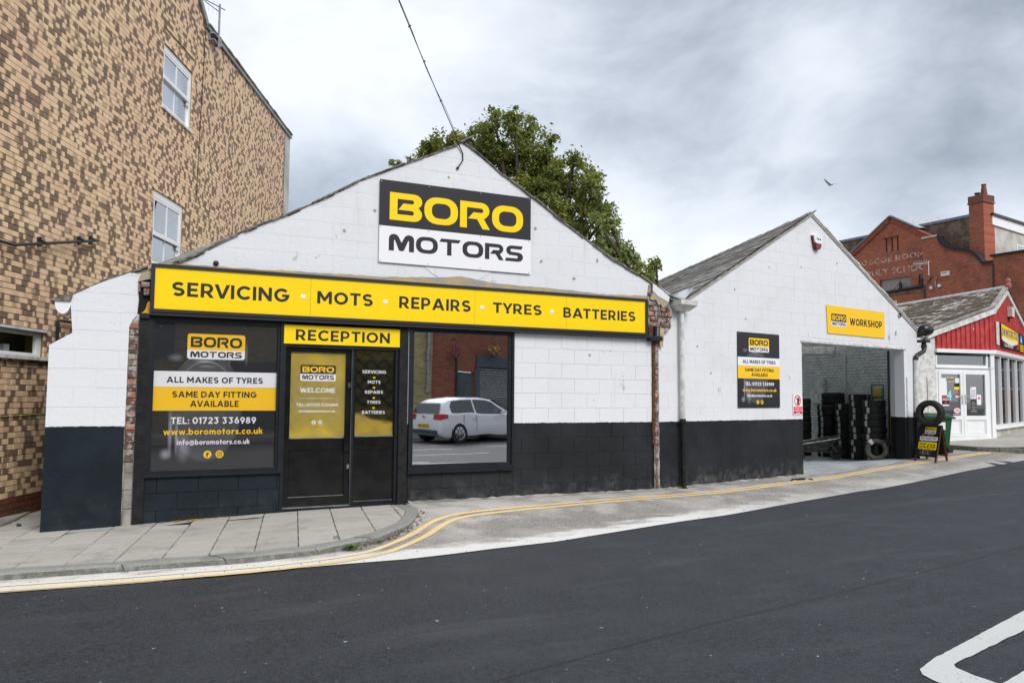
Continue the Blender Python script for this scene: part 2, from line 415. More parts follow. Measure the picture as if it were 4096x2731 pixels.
def text(mb, F, wd, s0, s1, z0, H, d, th=.002, _old=text):
    if any(c not in G7 and c != ' ' for c in wd) or len(wd) == 1: return _old(mb, F, wd, s0, s1, z0, H, d, th)
    x = 0; items = []
    for i, c in enumerate(wd):
        if c == ' ': x += .34; continue
        wc = max(p[0] for g in G7[c] for p in g[0]); items.append((x, c))
        nx = wd[i + 1] if i + 1 < len(wd) else ''; x += wc + (.15 if not (c + nx) in ('AV', 'AT', 'LA', 'TA', 'AY', 'YR', 'VA', 'VI', 'KE', 'TY', 'YW', 'RV') else (.02 if c + nx == 'RV' else .06))
        end = x - (.15 if True else 0)
    wt = max(xx + max(p[0] for g in G7[c] for p in g[0]) for xx, c in items); k = (s1 - s0) / wt
    for xx, c in items:
        for j, (o, hs) in enumerate(G7[c]):
            f = lambda p: (s0 + (xx + p[0]) * k, z0 + p[1] * H)
            mb.prism(F, [f(p) for p in o], d, d + th + .0005 * j, [[f(p) for p in h] for h in hs], back=False)
    return mb
# the angular wordmark used on every sign
def arc(cx, cz, rx, rz, a, b, n=5): return [(cx + rx * math.cos(math.radians(a + (b - a) * i / n)), cz + rz * math.sin(math.radians(a + (b - a) * i / n))) for i in range(n + 1)]
L_B = ([(0, 0), (.80, 0)] + arc(.80, .27, .26, .27, -90, 50) + [(.93, .52)] + arc(.80, .74, .26, .26, -40, 90) + [(0, 1)],
       [[(.25, .78), (.70, .78)] + arc(.72, .705, .07, .075, 80, -80) + [(.44, .63), (.28, .385), (.70, .385)] + arc(.72, .30, .07, .08, 80, -80) + [(.25, .22)]])
L_O = (rrect(0, 1.14, 0, 1, .42), [rrect(.25, .89, .22, .78, .22)])
L_R = ([(0, 0), (.24, 0), (.24, .78), (.72, .78)] + arc(.74, .695, .08, .085, 80, -80) + [(.47, .61), (.28, .36), (.60, .36), (.80, 0), (1.06, 0), (.84, .38)] + arc(.76, .70, .28, .30, -50, 90) + [(0, 1)], [])
L_M = ([(0, 0), (0, .68)] + arc(.20, .74, .20, .26, 180, 30) + [(.5, .50)] + arc(.80, .74, .20, .26, 150, 0) + [(1, 0), (.8, 0), (.8, .62), (.765, .66), (.60, .05), (.5, 0), (.40, .05), (.235, .66), (.2, .62), (.2, 0)], [])
L_M = ([(p[0] * 1.28, p[1]) for p in L_M[0]], [])
L_T = ([(.40, 0), (.63, 0), (.63, .8), (1.02, .8), (1.13, 1), (.08, 1), (-.02, .8), (.40, .8)], [])
L_S = ([(-.03, 0), (.76, 0)] + arc(.76, .29, .26, .29, -90, 90) + [(.32, .60), (.28, .69), (.32, .79), (.92, .79), (1.0, 1), (.34, 1)] + arc(.30, .69, .26, .30, 100, 260) + [(.66, .38), (.73, .29), (.66, .20), (.05, .20)], [])
def wordmark(mb, F, letters, s0, s1, z0, z1, d, th, gap=.10):
    widths = [max(p[0] for p in l[0]) for l in letters]; tot = sum(widths) + gap * (len(letters) - 1); k = (s1 - s0) / tot; x = 0; H = z1 - z0
    for l, wd in zip(letters, widths):
        f = lambda p: (s0 + (x + p[0]) * k, z0 + p[1] * H)
        mb.prism(F, [f(p) for p in l[0]], d, d + th, [[f(p) for p in h] for h in l[1]], back=False); x += wd + gap
BORO = [L_B, L_O, L_R, L_O]; MOTORS = [L_M, L_O, L_T, L_O, L_R, L_S]
# ------------------------------------------------------------------ materials
def simple(name, c, rough=.55, spec=.4, c2=None, sc=6., amt=1., bump=0., bsc=40., metal=0., coat=0., detail=4):
    m, N = newmat(name); p = N.pos(); col = c
    if c2 is not None:
        f = N.m('MULTIPLY', N.ss(N.noise(p, sc, detail), .38, .64), amt); col = N.mix(f, c, c2)
    nr = N.bump(N.noise(p, bsc, 3), bump, .01) if bump else None
    N.out(N.bsdf(col, rough, spec, metal, nr, coat)); return m

def paint(name, zline, white=(.70, .715, .745), black=(.0115, .0130, .0155), scuff=.5, seed=0., grime=.55):
    """Masonry paint: white above a painted line, near-black below it, with stains, scuffs and small chips."""
    m, N = newmat(name); p = N.vm('ADD', N.pos(), (seed, seed * .7, 0)); x, y, z = N.xyz(N.pos())
    n1 = N.noise(p, 1.3, 5, .6); n2 = N.noise(p, 22, 4, .6)
    st = N.noise(N.vm('MULTIPLY', p, (9, 9, .7)), 1.0, 4, .6)
    wcol = N.mix(N.m('MULTIPLY', N.ss(n1, .45, .75), grime * .55), white, (.60, .605, .60))
    wcol = N.mix(N.m('MULTIPLY', N.ss(st, .60, .80), grime * .6), wcol, (.45, .44, .42))
    sp = N.noise(p, 7.5, 6, .75)
    wcol = N.mix(N.ss(sp, .705, .745), wcol, (.36, .32, .26))
    fl = N.noise(N.vm('ADD', p, (7., 3., 1.)), 2.6, 7, .72)
    wcol = N.mix(N.m('MULTIPLY', N.ss(fl, .655, .675), N.ss(fl, .72, .70)), wcol, (.50, .49, .46))
    run = N.noise(N.vm('MULTIPLY', p, (16, 16, .9)), 1.0, 3, .5)
    wcol = N.mix(N.m('MULTIPLY', N.m('MULTIPLY', N.ss(run, .64, .78), N.ss(N.noise(p, 1.1, 2), .45, .65)), grime * .55), wcol, (.40, .38, .34))
    wcol = N.mix(N.m('MULTIPLY', N.ss(N.noise(p, 46, 2), .72, .78), .5), wcol, (.25, .24, .22))
    bcol = N.mix(N.ss(n1, .35, .7), black, tuple(c * 1.6 + .003 for c in black))
    zz = N.m('ADD', z, N.m('MULTIPLY', N.noise(p, 5, 3), .5))
    dust = N.m('MULTIPLY', N.ss(zz, .62, .15), N.ss(N.noise(p, 6, 5, .7), .40, .72))
    bcol = N.mix(N.m('MULTIPLY', dust, scuff), bcol, (.16, .155, .15))
    bcol = N.mix(N.m('MULTIPLY', N.ss(N.noise(N.vm('MULTIPLY', p, (6, 6, 3)), 6, 6, .8), .70, .74), .6 + .4 * scuff), bcol, (.42, .42, .41))
    zl = N.m('ADD', zline, N.m('MULTIPLY', N.m('SUBTRACT', N.noise(p, 13, 5, .7), .5), .04))
    isw = N.m('GREATER_THAN', z, zl)
    col = N.mix(isw, bcol, wcol)
    h = N.m('ADD', N.m('MULTIPLY', N.noise(p, 9, 4), 1.2), N.m('MULTIPLY', n2, .8))
    nr = N.bump(h, .28, .012)
    rough = N.m('ADD', .58, N.m('MULTIPLY', isw, .1))
    N.out(N.bsdf(col, rough, .22, 0, nr)); return m

def brickpaint(name):
    m, N = newmat(name); p = N.pos()
    n = N.noise(p, 3, 4)
    col = N.mix(N.ss(n, .4, .7), (.74, .74, .73), (.62, .62, .61))
    col = N.mix(N.ss(N.noise(p, 14, 5, .7), .68, .76), col, (.25, .23, .21))
    N.out(N.bsdf(col, .6, .3, 0, N.bump(N.noise(p, 16, 4), .6, .02))); return m

# long two-tone facing bricks: pale buff with blurred dark kiln marks, different on every brick
HB0 = (-1.21357014, 12.00312755); HBD = (0.40556451, 0.91406642); BH = .075; BL = .225; HZ0 = -.3
def flashed():
    m, N = newmat('flashed_brick'); p = N.pos(); x, y, z = N.xyz(p)
    s = N.m('ADD', N.m('MULTIPLY', N.m('SUBTRACT', x, HB0[0]), HBD[0]), N.m('MULTIPLY', N.m('SUBTRACT', y, HB0[1]), HBD[1]))
    row = N.m('FLOOR', N.m('DIVIDE', N.m('SUBTRACT', z, HZ0), BH))
    off = N.m('MULTIPLY', N.m('MODULO', N.m('ADD', row, 1000.), 2.), .5)
    u = N.m('SUBTRACT', N.m('DIVIDE', N.m('ADD', s, 30.), BL), off)
    colid = N.m('FLOOR', u); fu = N.m('FRACT', u)
    wn = N.n('ShaderNodeTexWhiteNoise', noise_dimensions='2D'); N.put(wn.inputs['Vector'], N.comb(row, colid, 0))
    r1, r2, r3 = N.xyz(wn.outputs['Color']); r4 = wn.outputs['Value']
    cen = N.m('SUBTRACT', N.m('MULTIPLY', r1, 1.15), .05)
    dist = N.m('ABSOLUTE', N.m('SUBTRACT', N.m('ADD', fu, N.m('MULTIPLY', N.m('SUBTRACT', N.noise(p, 9, 3), .5), .35)), cen))
    wdt = N.m('ADD', .05, N.m('MULTIPLY', r2, .24))
    dk = N.m('SUBTRACT', 1., N.ss(N.m('SUBTRACT', dist, wdt), 0., .27))
    dk = N.m('MULTIPLY', dk, N.m('ADD', .12, N.m('MULTIPLY', N.ss(r3, .02, .45), .88)))
    dk = N.m('MAXIMUM', dk, N.m('GREATER_THAN', r4, .965))
    pale = N.mix(r4, (.80, .60, .385), (.74, .52, .32))
    pale = N.mix(N.ss(N.noise(p, .7, 2), .4, .65), pale, (.76, .52, .35))
    dark = N.mix(r2, (.165, .10, .066), (.11, .07, .05))
    col = N.mix(N.m('MULTIPLY', dk, .88), pale, dark)
    pit = N.ss(N.noise(p, 30, 5, .7), .70, .76)
    col = N.mix(N.m('MULTIPLY', pit, .8), col, (.10, .085, .05))
    # engineering courses at the foot of the wall
    base = N.m('LESS_THAN', z, N.m('ADD', HZ0, BH * 6))
    col = N.mix(base, col, N.mix(r1, (.17, .055, .03), (.10, .045, .03)))
    N.out(N.bsdf(col, .58, .3, 0, N.bump(N.noise(p, 70, 3), .2, .004))); return m

def redbrick(name, axis='y', scale=1., tint=(1, 1, 1), soot=.5):
    """Red brick too far off to tell apart: courses by texture, one brick 225 x 75 mm."""
    m, N = newmat(name); p = N.pos(); x, y, z = N.xyz(p)
    u = y if axis == 'y' else x
    v = N.comb(u, z, 0)
    b = N.n('ShaderNodeTexBrick'); N.put(b.inputs['Vector'], v)
    t = lambda c: tuple(a * k for a, k in zip(c, tint))
    N.put(b.inputs['Color1'], t((.30, .085, .045))); N.put(b.inputs['Color2'], t((.17, .05, .03))); N.put(b.inputs['Mortar'], (.26, .20, .16))
    b.inputs['Scale'].default_value = 1 / scale; b.inputs['Mortar Size'].default_value = .006
    b.inputs['Brick Width'].default_value = .225; b.inputs['Row Height'].default_value = .075; b.inputs['Bias'].default_value = -.1
    b.inputs['Mortar Smooth'].default_value = .2
    n = N.noise(p, .45, 6, .65); n2 = N.noise(p, 2.2, 5, .7)
    col = N.mix(N.m('MULTIPLY', N.ss(n, .48, .7), soot), b.outputs[0], t((.065, .035, .028)))
    col = N.mix(N.m('MULTIPLY', N.ss(n2, .55, .75), .4), col, t((.36, .12, .07)))
    col = N.mix(N.m('MULTIPLY', N.ss(N.noise(p, 5, 5, .75), .68, .78), .55), col, (.42, .33, .28))
    N.out(N.bsdf(col, .8, .2, 0, N.bump(b.outputs['Fac'], .4, .01))); return m

def asphalt():
    m, N = newmat('asphalt'); p = N.pos(); x, y, z = N.xyz(p)
    fine = N.ss(N.m('ADD', N.m('MULTIPLY', N.noise(p, 70, 3, .75), .6), N.m('MULTIPLY', N.noise(p, 26, 3, .7), .4)), .30, .74); med = N.noise(p, 2.0, 5, .6); tr = N.noise(N.vm('MULTIPLY', p, (.35, 1.6, 1)), 1.4, 4, .6)
    col = N.mix(fine, (.003, .0042, .0065), (.056, .064, .080))
    col = N.mix(N.m('MULTIPLY', N.ss(med, .4, .7), .5), col, (.040, .045, .054))
    col = N.mix(N.m('MULTIPLY', N.ss(tr, .5, .72), .5), col, (.062, .067, .076))
    spk = N.n('ShaderNodeTexVoronoi'); N.put(spk.inputs['Vector'], N.vm('ADD', p, N.vm('MULTIPLY', N.n('ShaderNodeTexNoise').outputs[1], (.2, .2, .2)))); spk.inputs['Scale'].default_value = 2.3
    spot = N.m('MULTIPLY', N.m('LESS_THAN', N.m('ADD', spk.outputs['Distance'], N.m('MULTIPLY', N.noise(p, 40, 3), .05)), .052), N.m('GREATER_THAN', N.noise(p, .8, 2), .47))
    col = N.mix(N.m('MULTIPLY', spot, .75), col, (.52, .54, .56))
    col = N.mix(N.m('MULTIPLY', N.ss(N.noise(p, 24, 2), .745, .77), .8), col, (.48, .48, .47))
    # tar seam between two laid strips
    sy = N.m('SUBTRACT', y, N.m('ADD', 3.78, N.m('ADD', N.m('MULTIPLY', x, .185), N.m('MULTIPLY', N.noise(p, 3, 4), .06))))
    seam = N.m('SUBTRACT', 1., N.ss(N.m('ABSOLUTE', sy), .006, .022))
    col = N.mix(N.m('MULTIPLY', seam, .75), col, (.012, .012, .014))
    h = N.m('ADD', N.noise(p, 90, 2, .7), N.m('MULTIPLY', N.noise(p, 220, 1), .5))
    N.out(N.bsdf(col, N.m('ADD', .60, N.m('MULTIPLY', fine, .2)), .35, 0, N.bump(h, .8, .006))); return m

def oldtar():
    """Worn older tarmac apron; the second UV axis is the distance in metres from the edge of the new road."""
    m, N = newmat('worn_tarmac'); p = N.pos(); x, y, z = N.xyz(p)
    uv = N.n('ShaderNodeUVMap').outputs[0]; u, v, _ = N.xyz(uv)
    agg = N.n('ShaderNodeTexVoronoi'); N.put(agg.inputs['Vector'], p); agg.inputs['Scale'].default_value = 75
    col = N.mix(N.xyz(agg.outputs['Color'])[0], (.17, .155, .145), (.40, .375, .35))
    col = N.mix(N.m('MULTIPLY', N.ss(N.noise(p, 110, 2), .58, .66), .75), col, (.045, .045, .045))
    pat = N.noise(p, .75, 4, .6)
    col = N.mix(N.m('MULTIPLY', N.ss(pat, .42, .68), .55), col, (.50, .475, .44))
    # chalky lime dust spilling along the road edge and in the gutter
    nz = N.noise(N.vm('MULTIPLY', p, (1, 2.2, 1)), 2.2, 6, .65); fz = N.noise(p, 60, 3, .7)
    gut = N.ss(x, 3.4, 1.2)
    width = N.m('ADD', .55, N.m('MULTIPLY', gut, .25))
    dv = N.m('ADD', v, N.m('MULTIPLY', N.m('SUBTRACT', nz, .5), 1.1))
    dust = N.m('SUBTRACT', 1., N.ss(dv, N.m('MULTIPLY', width, .3), width))
    fade = N.ss(x, 10.5, 6.0)
    dust = N.m('MULTIPLY', dust, N.m('ADD', .25, N.m('MULTIPLY', fade, .75)))
    dust = N.m('MULTIPLY', dust, N.ss(fz, .22, .5))
    col = N.mix(N.m('MULTIPLY', dust, .9), col, (.80, .79, .77))
    wl = N.m('MULTIPLY', N.ss(N.m('ADD', N.noise(p, 1.6, 5), N.m('MULTIPLY', v, .11)), .62, .78), .5)
    col = N.mix(wl, col, (.58, .55, .51))
    h = N.m('ADD', agg.outputs['Distance'], N.noise(p, 40, 3))
    N.out(N.bsdf(col, .85, .25, 0, N.bump(h, .7, .006))); return m

def roadline(name, c, worn, cw, dusty=False):
    m, N = newmat(name); p = N.pos(); x, y, z = N.xyz(p)
    n = N.noise(p, 26, 5, .75); n2 = N.noise(p, 3, 3)
    f = N.m('MULTIPLY', N.ss(N.m('ADD', n, N.m('MULTIPLY', N.m('SUBTRACT', n2, .5), .4)), .56, .70), worn)
    col = N.mix(f, c, cw)
    if dusty: col = N.mix(N.m('MULTIPLY', N.ss(x, 3.2, 1.6), N.m('MULTIPLY', N.ss(N.m('SUBTRACT', y, N.m('MULTIPLY', N.m('ABSOLUTE', N.m('SUBTRACT', x, 1.5)), .12)), 7.62, 7.8), .75)), col, (.80, .74, .62))
    N.out(N.bsdf(col, .7, .3, 0, N.bump(N.noise(p, 90, 2), .5, .004))); return m

def stone(name, c, c2, sc=30, bump=.6, dark=(.1, .1, .095), da=.4, face=0.):
    m, N = newmat(name); p = N.pos(); oi = N.n('ShaderNodeObjectInfo').outputs['Random']
    col = N.mix(N.noise(p, sc, 4, .7), c, c2)
    col = N.mix(N.m('MULTIPLY', oi, .6), col, tuple(a * .66 for a in c))
    col = N.mix(N.m('MULTIPLY', N.ss(N.noise(p, 2.4, 6, .7), .50, .72), da), col, dark)
    col = N.mix(N.m('MULTIPLY', N.ss(N.noise(p, 120, 2), .60, .68), .35), col, dark)
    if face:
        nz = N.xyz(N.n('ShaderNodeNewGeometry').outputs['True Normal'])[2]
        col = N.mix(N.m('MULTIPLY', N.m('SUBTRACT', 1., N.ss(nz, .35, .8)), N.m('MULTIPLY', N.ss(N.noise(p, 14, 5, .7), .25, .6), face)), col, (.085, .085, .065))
    N.out(N.bsdf(col, .82, .3, 0, N.bump(N.noise(p, sc * 1.6, 4), bump, .006))); return m

def pane(name, refl, tint=(1, 1, 1), trans=True, edge=.5, dark=(.01, .011, .012)):
    m, N = newmat(name)
    lw = N.n('ShaderNodeLayerWeight'); lw.inputs[0].default_value = .35
    f = N.m('ADD', refl, N.m('MULTIPLY', N.m('POWER', lw.outputs['Facing'], 3.), edge), clamp=True)
    if trans:
        a = N.n('ShaderNodeBsdfTransparent'); N.put(a.inputs[0], tint); a = a.outputs[0]
    else: a = N.bsdf(dark, .3, .2)
    g = N.n('ShaderNodeBsdfGlossy'); g.inputs['Roughness'].default_value = .012; N.put(g.inputs['Color'], (.95, .97, 1))
    N.put(g.inputs['Normal'], N.bump(N.noise(N.pos(), .9, 2), .03, .05))
    s = N.n('ShaderNodeMixShader'); N.put(s.inputs[0], f); N.t.links.new(a, s.inputs[1]); N.t.links.new(g.outputs[0], s.inputs[2])
    N.out(s.outputs[0]); return m

def posterprint(name, F, a0, a1, z0, z1):
    """Dark printed photograph of a tyre standing on end: blurred rings of tread and two pale rim spokes."""
    m, N = newmat(name); x, y, z = N.xyz(N.pos())
    s = N.m('ADD', N.m('MULTIPLY', N.m('SUBTRACT', x, F.o.x), F.d.x), N.m('MULTIPLY', N.m('SUBTRACT', y, F.o.y), F.d.y))
    u = N.m('DIVIDE', N.m('SUBTRACT', s, a0), a1 - a0); v = N.m('DIVIDE', N.m('SUBTRACT', z, z0), z1 - z0)
    def blob(cu, cv_, ru, rv, soft=.6):
        q = N.m('SQRT', N.m('ADD', N.m('POWER', N.m('DIVIDE', N.m('SUBTRACT', u, cu), ru), 2.), N.m('POWER', N.m('DIVIDE', N.m('SUBTRACT', v, cv_), rv), 2.)))
        return N.m('SUBTRACT', 1., N.ss(q, 1 - soft, 1.))
    wob = N.noise(N.comb(u, v, 0), 5, 4)
    # tyre body
    r = N.m('SQRT', N.m('ADD', N.m('POWER', N.m('DIVIDE', N.m('SUBTRACT', u, .42), .30), 2.), N.m('POWER', N.m('DIVIDE', N.m('SUBTRACT', v, .42), .37), 2.)))
    body = N.m('MULTIPLY', N.m('SUBTRACT', 1., N.ss(r, .93, 1.02)), .09)
    grooves = N.m('MULTIPLY', N.m('MULTIPLY', N.m('SUBTRACT', 1., N.ss(N.m('ABSOLUTE', N.m('SINE', N.m('MULTIPLY', r, 22.))), .0, .35)), N.ss(r, .70, .80)), N.m('SUBTRACT', 1., N.ss(r, .95, 1.05)))
    g = N.m('ADD', body, N.m('MULTIPLY', grooves, N.m('MULTIPLY', N.ss(v, .5, .85), .5)))
    for a in (blob(.17, .76, .075, .035, .9), blob(.40, .74, .10, .018, .8), blob(.43, .705, .09, .012, .8)):
        g = N.m('ADD', g, N.m('MULTIPLY', a, N.m('MULTIPLY', wob, .55)))
    for a, k in ((blob(.15, .25, .024, .20, .95), .42), (blob(.20, .23, .018, .17, .95), .38), (blob(.12, .11, .06, .05, 1.), .45), (blob(.255, .15, .075, .13, 1.), .30), (blob(.60, .80, .02, .13, .9), .22), (blob(.74, .80, .018, .12, .9), .18)):
        g = N.m('ADD', g, N.m('MULTIPLY', a, k))
    sp = N.n('ShaderNodeTexVoronoi'); N.put(sp.inputs['Vector'], N.comb(u, v, 0)); sp.inputs['Scale'].default_value = 16
    g = N.m('ADD', g, N.m('MULTIPLY', N.m('LESS_THAN', sp.outputs['Distance'], .07), N.m('MULTIPLY', N.ss(v, .66, .9), .35)))
    col = N.mix(N.m('MINIMUM', g, 1.), (.013, .013, .016), (.55, .55, .64))
    N.out(N.bsdf(col, .35, .4)); return m

def treadplate(name, a, fade):
    """Printed picture of yellow five-bar tread plate; `fade` makes the film see-through towards the top."""
    m, N = newmat(name); x, y, z = N.xyz(N.pos())
    def bars(u, v, sx):
        cu, cv_ = N.m('FLOOR', u), N.m('FLOOR', v); fu, fv = N.m('SUBTRACT', N.m('FRACT', u), .5), N.m('SUBTRACT', N.m('FRACT', v), .5)
        par = N.m('MODULO', N.m('ADD', N.m('ADD', cu, cv_), 100.), 2.)
        along = N.m('ADD', N.m('MULTIPLY', par, fu), N.m('MULTIPLY', N.m('SUBTRACT', 1., par), fv))
        acr = N.m('ADD', N.m('MULTIPLY', par, fv), N.m('MULTIPLY', N.m('SUBTRACT', 1., par), fu))
        b = N.m('SINE', N.m('MULTIPLY', acr, 2 * math.pi * 5))
        inside = N.m('MULTIPLY', N.m('SUBTRACT', 1., N.ss(N.m('ABSOLUTE', along), .34, .46)), N.m('SUBTRACT', 1., N.ss(N.m('ABSOLUTE', acr), .42, .5)))
        return N.m('MULTIPLY', b, inside), par
    k = 5.6; u = N.m('MULTIPLY', N.m('ADD', x, z), k); v = N.m('MULTIPLY', N.m('SUBTRACT', x, z), k)
    b, par = bars(u, v, 1)
    cl = N.noise(N.pos(), 3.2, 3)
    base = N.mix(N.ss(cl, .35, .68), (.30, .215, .02), (.62, .42, .01))
    base = N.mix(N.ss(N.m('ABSOLUTE', N.m('SUBTRACT', z, 1.45)), .5, .05), base, (.26, .20, .05))
    col = N.mix(N.ss(b, .45, .95), base, (.88, .70, .18))
    col = N.mix(N.m('MULTIPLY', N.ss(N.m('MULTIPLY', b, -1.), .35, .95), .85), col, (.075, .055, .008))
    sh = N.bsdf(col, .35, .4)
    if fade:
        t = N.n('ShaderNodeBsdfTransparent'); s = N.n('ShaderNodeMixShader')
        f = N.m('MULTIPLY', N.ss(N.m('ADD', N.m('ADD', z, N.m('MULTIPLY', N.m('SUBTRACT', cl, .5), .18)), N.m('MULTIPLY', N.m('SUBTRACT', x, 3.1), .25)), 1.19, 1.12), .8)
        f = N.m('MAXIMUM', f, N.m('MULTIPLY', N.ss(N.m('ABSOLUTE', b), .3, .9), .05))
        N.put(s.inputs[0], f); N.t.links.new(t.outputs[0], s.inputs[1]); N.t.links.new(sh, s.inputs[2]); sh = s.outputs[0]
    N.out(sh); return m

def mossroof():
    m, N = newmat('mossy_roof'); p = N.pos(); x, y, z = N.xyz(p)
    q = N.vm('MULTIPLY', p, (1.2, .55, 4.2))
    n = N.noise(q, 3.6, 6, .7); n2 = N.noise(p, 1.1, 4)
    col = N.mix(N.ss(N.noise(p, 12, 5, .7), .4, .62), (.085, .062, .045), (.16, .125, .09))
    col = N.mix(N.ss(N.m('ADD', n, N.m('MULTIPLY', N.m('SUBTRACT', n2, .5), .3)), .545, .60), col, (.58, .56, .52))
    col = N.mix(N.ss(N.noise(q, 2.1, 4), .68, .74), col, (.30, .20, .04))
    N.out(N.bsdf(col, .9, .2, 0, N.bump(n, .7, .03))); return m

def slate():
    m, N = newmat('slate'); p = N.pos(); oi = N.n('ShaderNodeObjectInfo').outputs['Random']
    q = N.vm('MULTIPLY', p, (1.6, .8, 9))
    col = N.mix(N.noise(p, 2.5, 5, .65), (.20, .19, .18), (.40, .385, .36))
    col = N.mix(N.m('MULTIPLY', oi, .7), col, (.22, .21, .195))
    col = N.mix(N.m('MULTIPLY', N.ss(N.noise(q, 4, 6, .7), .52, .66), .75), col, (.58, .57, .54))
    col = N.mix(N.m('MULTIPLY', N.ss(N.noise(q, 5.5, 5, .7), .60, .70), .7), col, (.09, .085, .075))
    N.out(N.bsdf(col, .75, .3, 0, N.bump(N.noise(p, 30, 3), .4, .008))); return m

def oldbrick(name='old_brick'):
    m, N = newmat(name); p = N.pos(); oi = N.n('ShaderNodeObjectInfo').outputs['Random']
    col = N.ramp(oi, [(0, (.16, .075, .05)), (.3, (.11, .065, .05)), (.55, (.23, .19, .17)), (.78, (.38, .14, .07)), (1, (.20, .15, .13))])
    col = N.mix(N.m('MULTIPLY', N.ss(N.noise(p, 16, 5, .7), .48, .60), .75), col, (.46, .43, .41))
    col = N.mix(N.ss(N.noise(p, 30, 4, .7), .62, .72), col, (.06, .045, .04))
    N.out(N.bsdf(col, .85, .2, 0, N.bump(N.noise(p, 30, 4), .9, .015))); return m

def leafmat(name, c, c2, c3):
    m, N = newmat(name); p = N.pos()
    at = N.n('ShaderNodeAttribute'); at.attribute_name = 'tone'
    col = N.mix(N.noise(p, .9, 3), c, c2); col = N.mix(N.m('MULTIPLY', N.ss(at.outputs['Fac'], .62, 1.), .8), col, c3)
    a = N.bsdf(col, .5, .35); t = N.n('ShaderNodeBsdfTranslucent'); N.put(t.inputs[0], N.mix(.4, col, (.32, .38, .04)))
    s = N.n('ShaderNodeMixShader'); s.inputs[0].default_value = .42; N.t.links.new(a, s.inputs[1]); N.t.links.new(t.outputs[0], s.inputs[2])
    N.out(s.outputs[0]); return m

M = {}
M['paint'] = paint('garage_paint', 1.085, scuff=.45)
M['paint_w'] = paint('workshop_paint', 1.085, black=(.011, .013, .016), scuff=.85, seed=4.3, grime=.9)
M['plinth'] = paint('gable_end_paint', 1.09, black=(.005, .0105, .0155), scuff=.1, seed=9., grime=.25)
M['groove'] = paint('joint_paint', 1.085, white=(.66, .675, .70), black=(.004, .005, .006), scuff=.1)
M['flash'] = flashed(); M['mortar'] = simple('buff_mortar', (.26, .22, .15), .9, .2, (.17, .15, .10), 5, 1, .5, 60)
M['mossmortar'] = simple('mossy_mortar', (.20, .18, .10), .9, .2, (.22, .18, .06), 1.2, 1, .5, 60)
M['oldbrick'] = oldbrick(); M['oldmortar'] = simple('lime_mortar', (.40, .37, .33), .9, .2, (.20, .17, .15), 9, 1, .9, 30)
M['brickpaint'] = brickpaint('painted_brick'); M['paintjoint'] = simple('painted_joint', (.60, .60, .59), .8, .2, (.36, .35, .34), 8, 1, .5, 30)
M['yellow'] = simple('sign_yellow', (.92, .64, .002), .4, .25, (.90, .62, .004), 1.2, .35)
M['yellow2'] = simple('board_yellow', (.92, .56, .016), .4, .25, (.90, .54, .02), 1.2, .4)
M['ink'] = simple('sign_charcoal', (.026, .026, .031), .5, .25)
M['ink2'] = simple('lettering_charcoal', (.017, .017, .020), .5, .25)
M['signwhite'] = simple('sign_white', (.80, .80, .83), .4, .4)
M['frame'] = simple('black_blue_frame', (.007, .010, .014), .45, .3, (.014, .018, .023), 8, .6, .1, 30)
M['gloss'] = simple('black_gloss_paint', (.0045, .0045, .0055), .2, .4, (.010, .010, .010), 5, 1, .06, 14)
M['tarblack'] = simple('rough_black_paint', (.006, .0065, .0075), .6, .25, (.016, .016, .016), 10, .8, .8, 45)
M['whitepvc'] = simple('white_plastic', (.80, .81, .82), .3, .45, (.70, .71, .71), 3, .4)
M['oldwhite'] = simple('old_white_paint', (.70, .70, .69), .5, .35, (.42, .40, .36), 8, .7, .3, 30)
M['cream'] = simple('cream_render', (.52, .42, .22), .85, .2, (.34, .30, .25), 9, 1, .7, 25)
M['asphalt'] = asphalt(); M['oldtar'] = oldtar()
M['yline'] = roadline('yellow_road_paint', (.80, .59, .27), .95, (.36, .32, .26), True); M['wline'] = roadline('white_road_paint', (.55, .56, .55), .8, (.25, .26, .27))
M['slab'] = stone('paving_stone', (.52, .495, .445), (.37, .35, .315), 26, .3, (.15, .14, .12), .5)
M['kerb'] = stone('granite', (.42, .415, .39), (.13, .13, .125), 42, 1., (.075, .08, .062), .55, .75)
M['joint'] = simple('joint_dirt', (.075, .068, .05), .95, .1, (.09, .10, .035), 3, 1, .6, 50)
M['concrete'] = simple('concrete', (.40, .41, .42), .75, .3, (.27, .28, .29), 1.6, 1, .2, 20)
M['roughconc'] = simple('rough_concrete', (.36, .34, .31), .9, .2, (.20, .19, .17), 3, 1, .8, 25)
M['slate'] = slate(); M['moss'] = mossroof()
M['verge'] = simple('verge_slate', (.10, .09, .075), .85, .25, (.24, .22, .19), 14, 1, .8, 30)
M['lead'] = simple('lead_sheet', (.38, .42, .47), .45, .4, (.62, .64, .66), 8, 1, .3, 14, .4)
M['rubber'] = simple('tyre_rubber', (.012, .012, .012), .62, .35, (.028, .027, .026), 9, .8, .25, 60)
M['rubberdust'] = simple('dusty_rubber', (.030, .027, .023), .75, .3, (.065, .058, .048), 6, 1, .25, 60)
M['label'] = simple('paper_label', (.62, .61, .58), .7, .3, (.22, .22, .22), 60, .9)
M['glass'] = pane('shop_glass', .075, (1, 1, 1), edge=.35); M['film'] = pane('reflective_film', .86, (.45, .47, .48), edge=.1)
M['houseglass'] = pane('house_glass', .30, (.85, .88, .9)); M['doorglass'] = pane('door_glass', .05, (1, 1, 1), edge=.3)
M['shopglass2'] = pane('showroom_glass', .30, (.35, .37, .38))
M['added_rooflight'] = pane('added_rooflight_glass', .08, (.85, .9, .9))  # for the unseen roof panes added to let daylight into the workshop
M['curtain'] = simple('net_curtain', (.80, .84, .88), .9, .1, (.70, .74, .78), 2, .8)
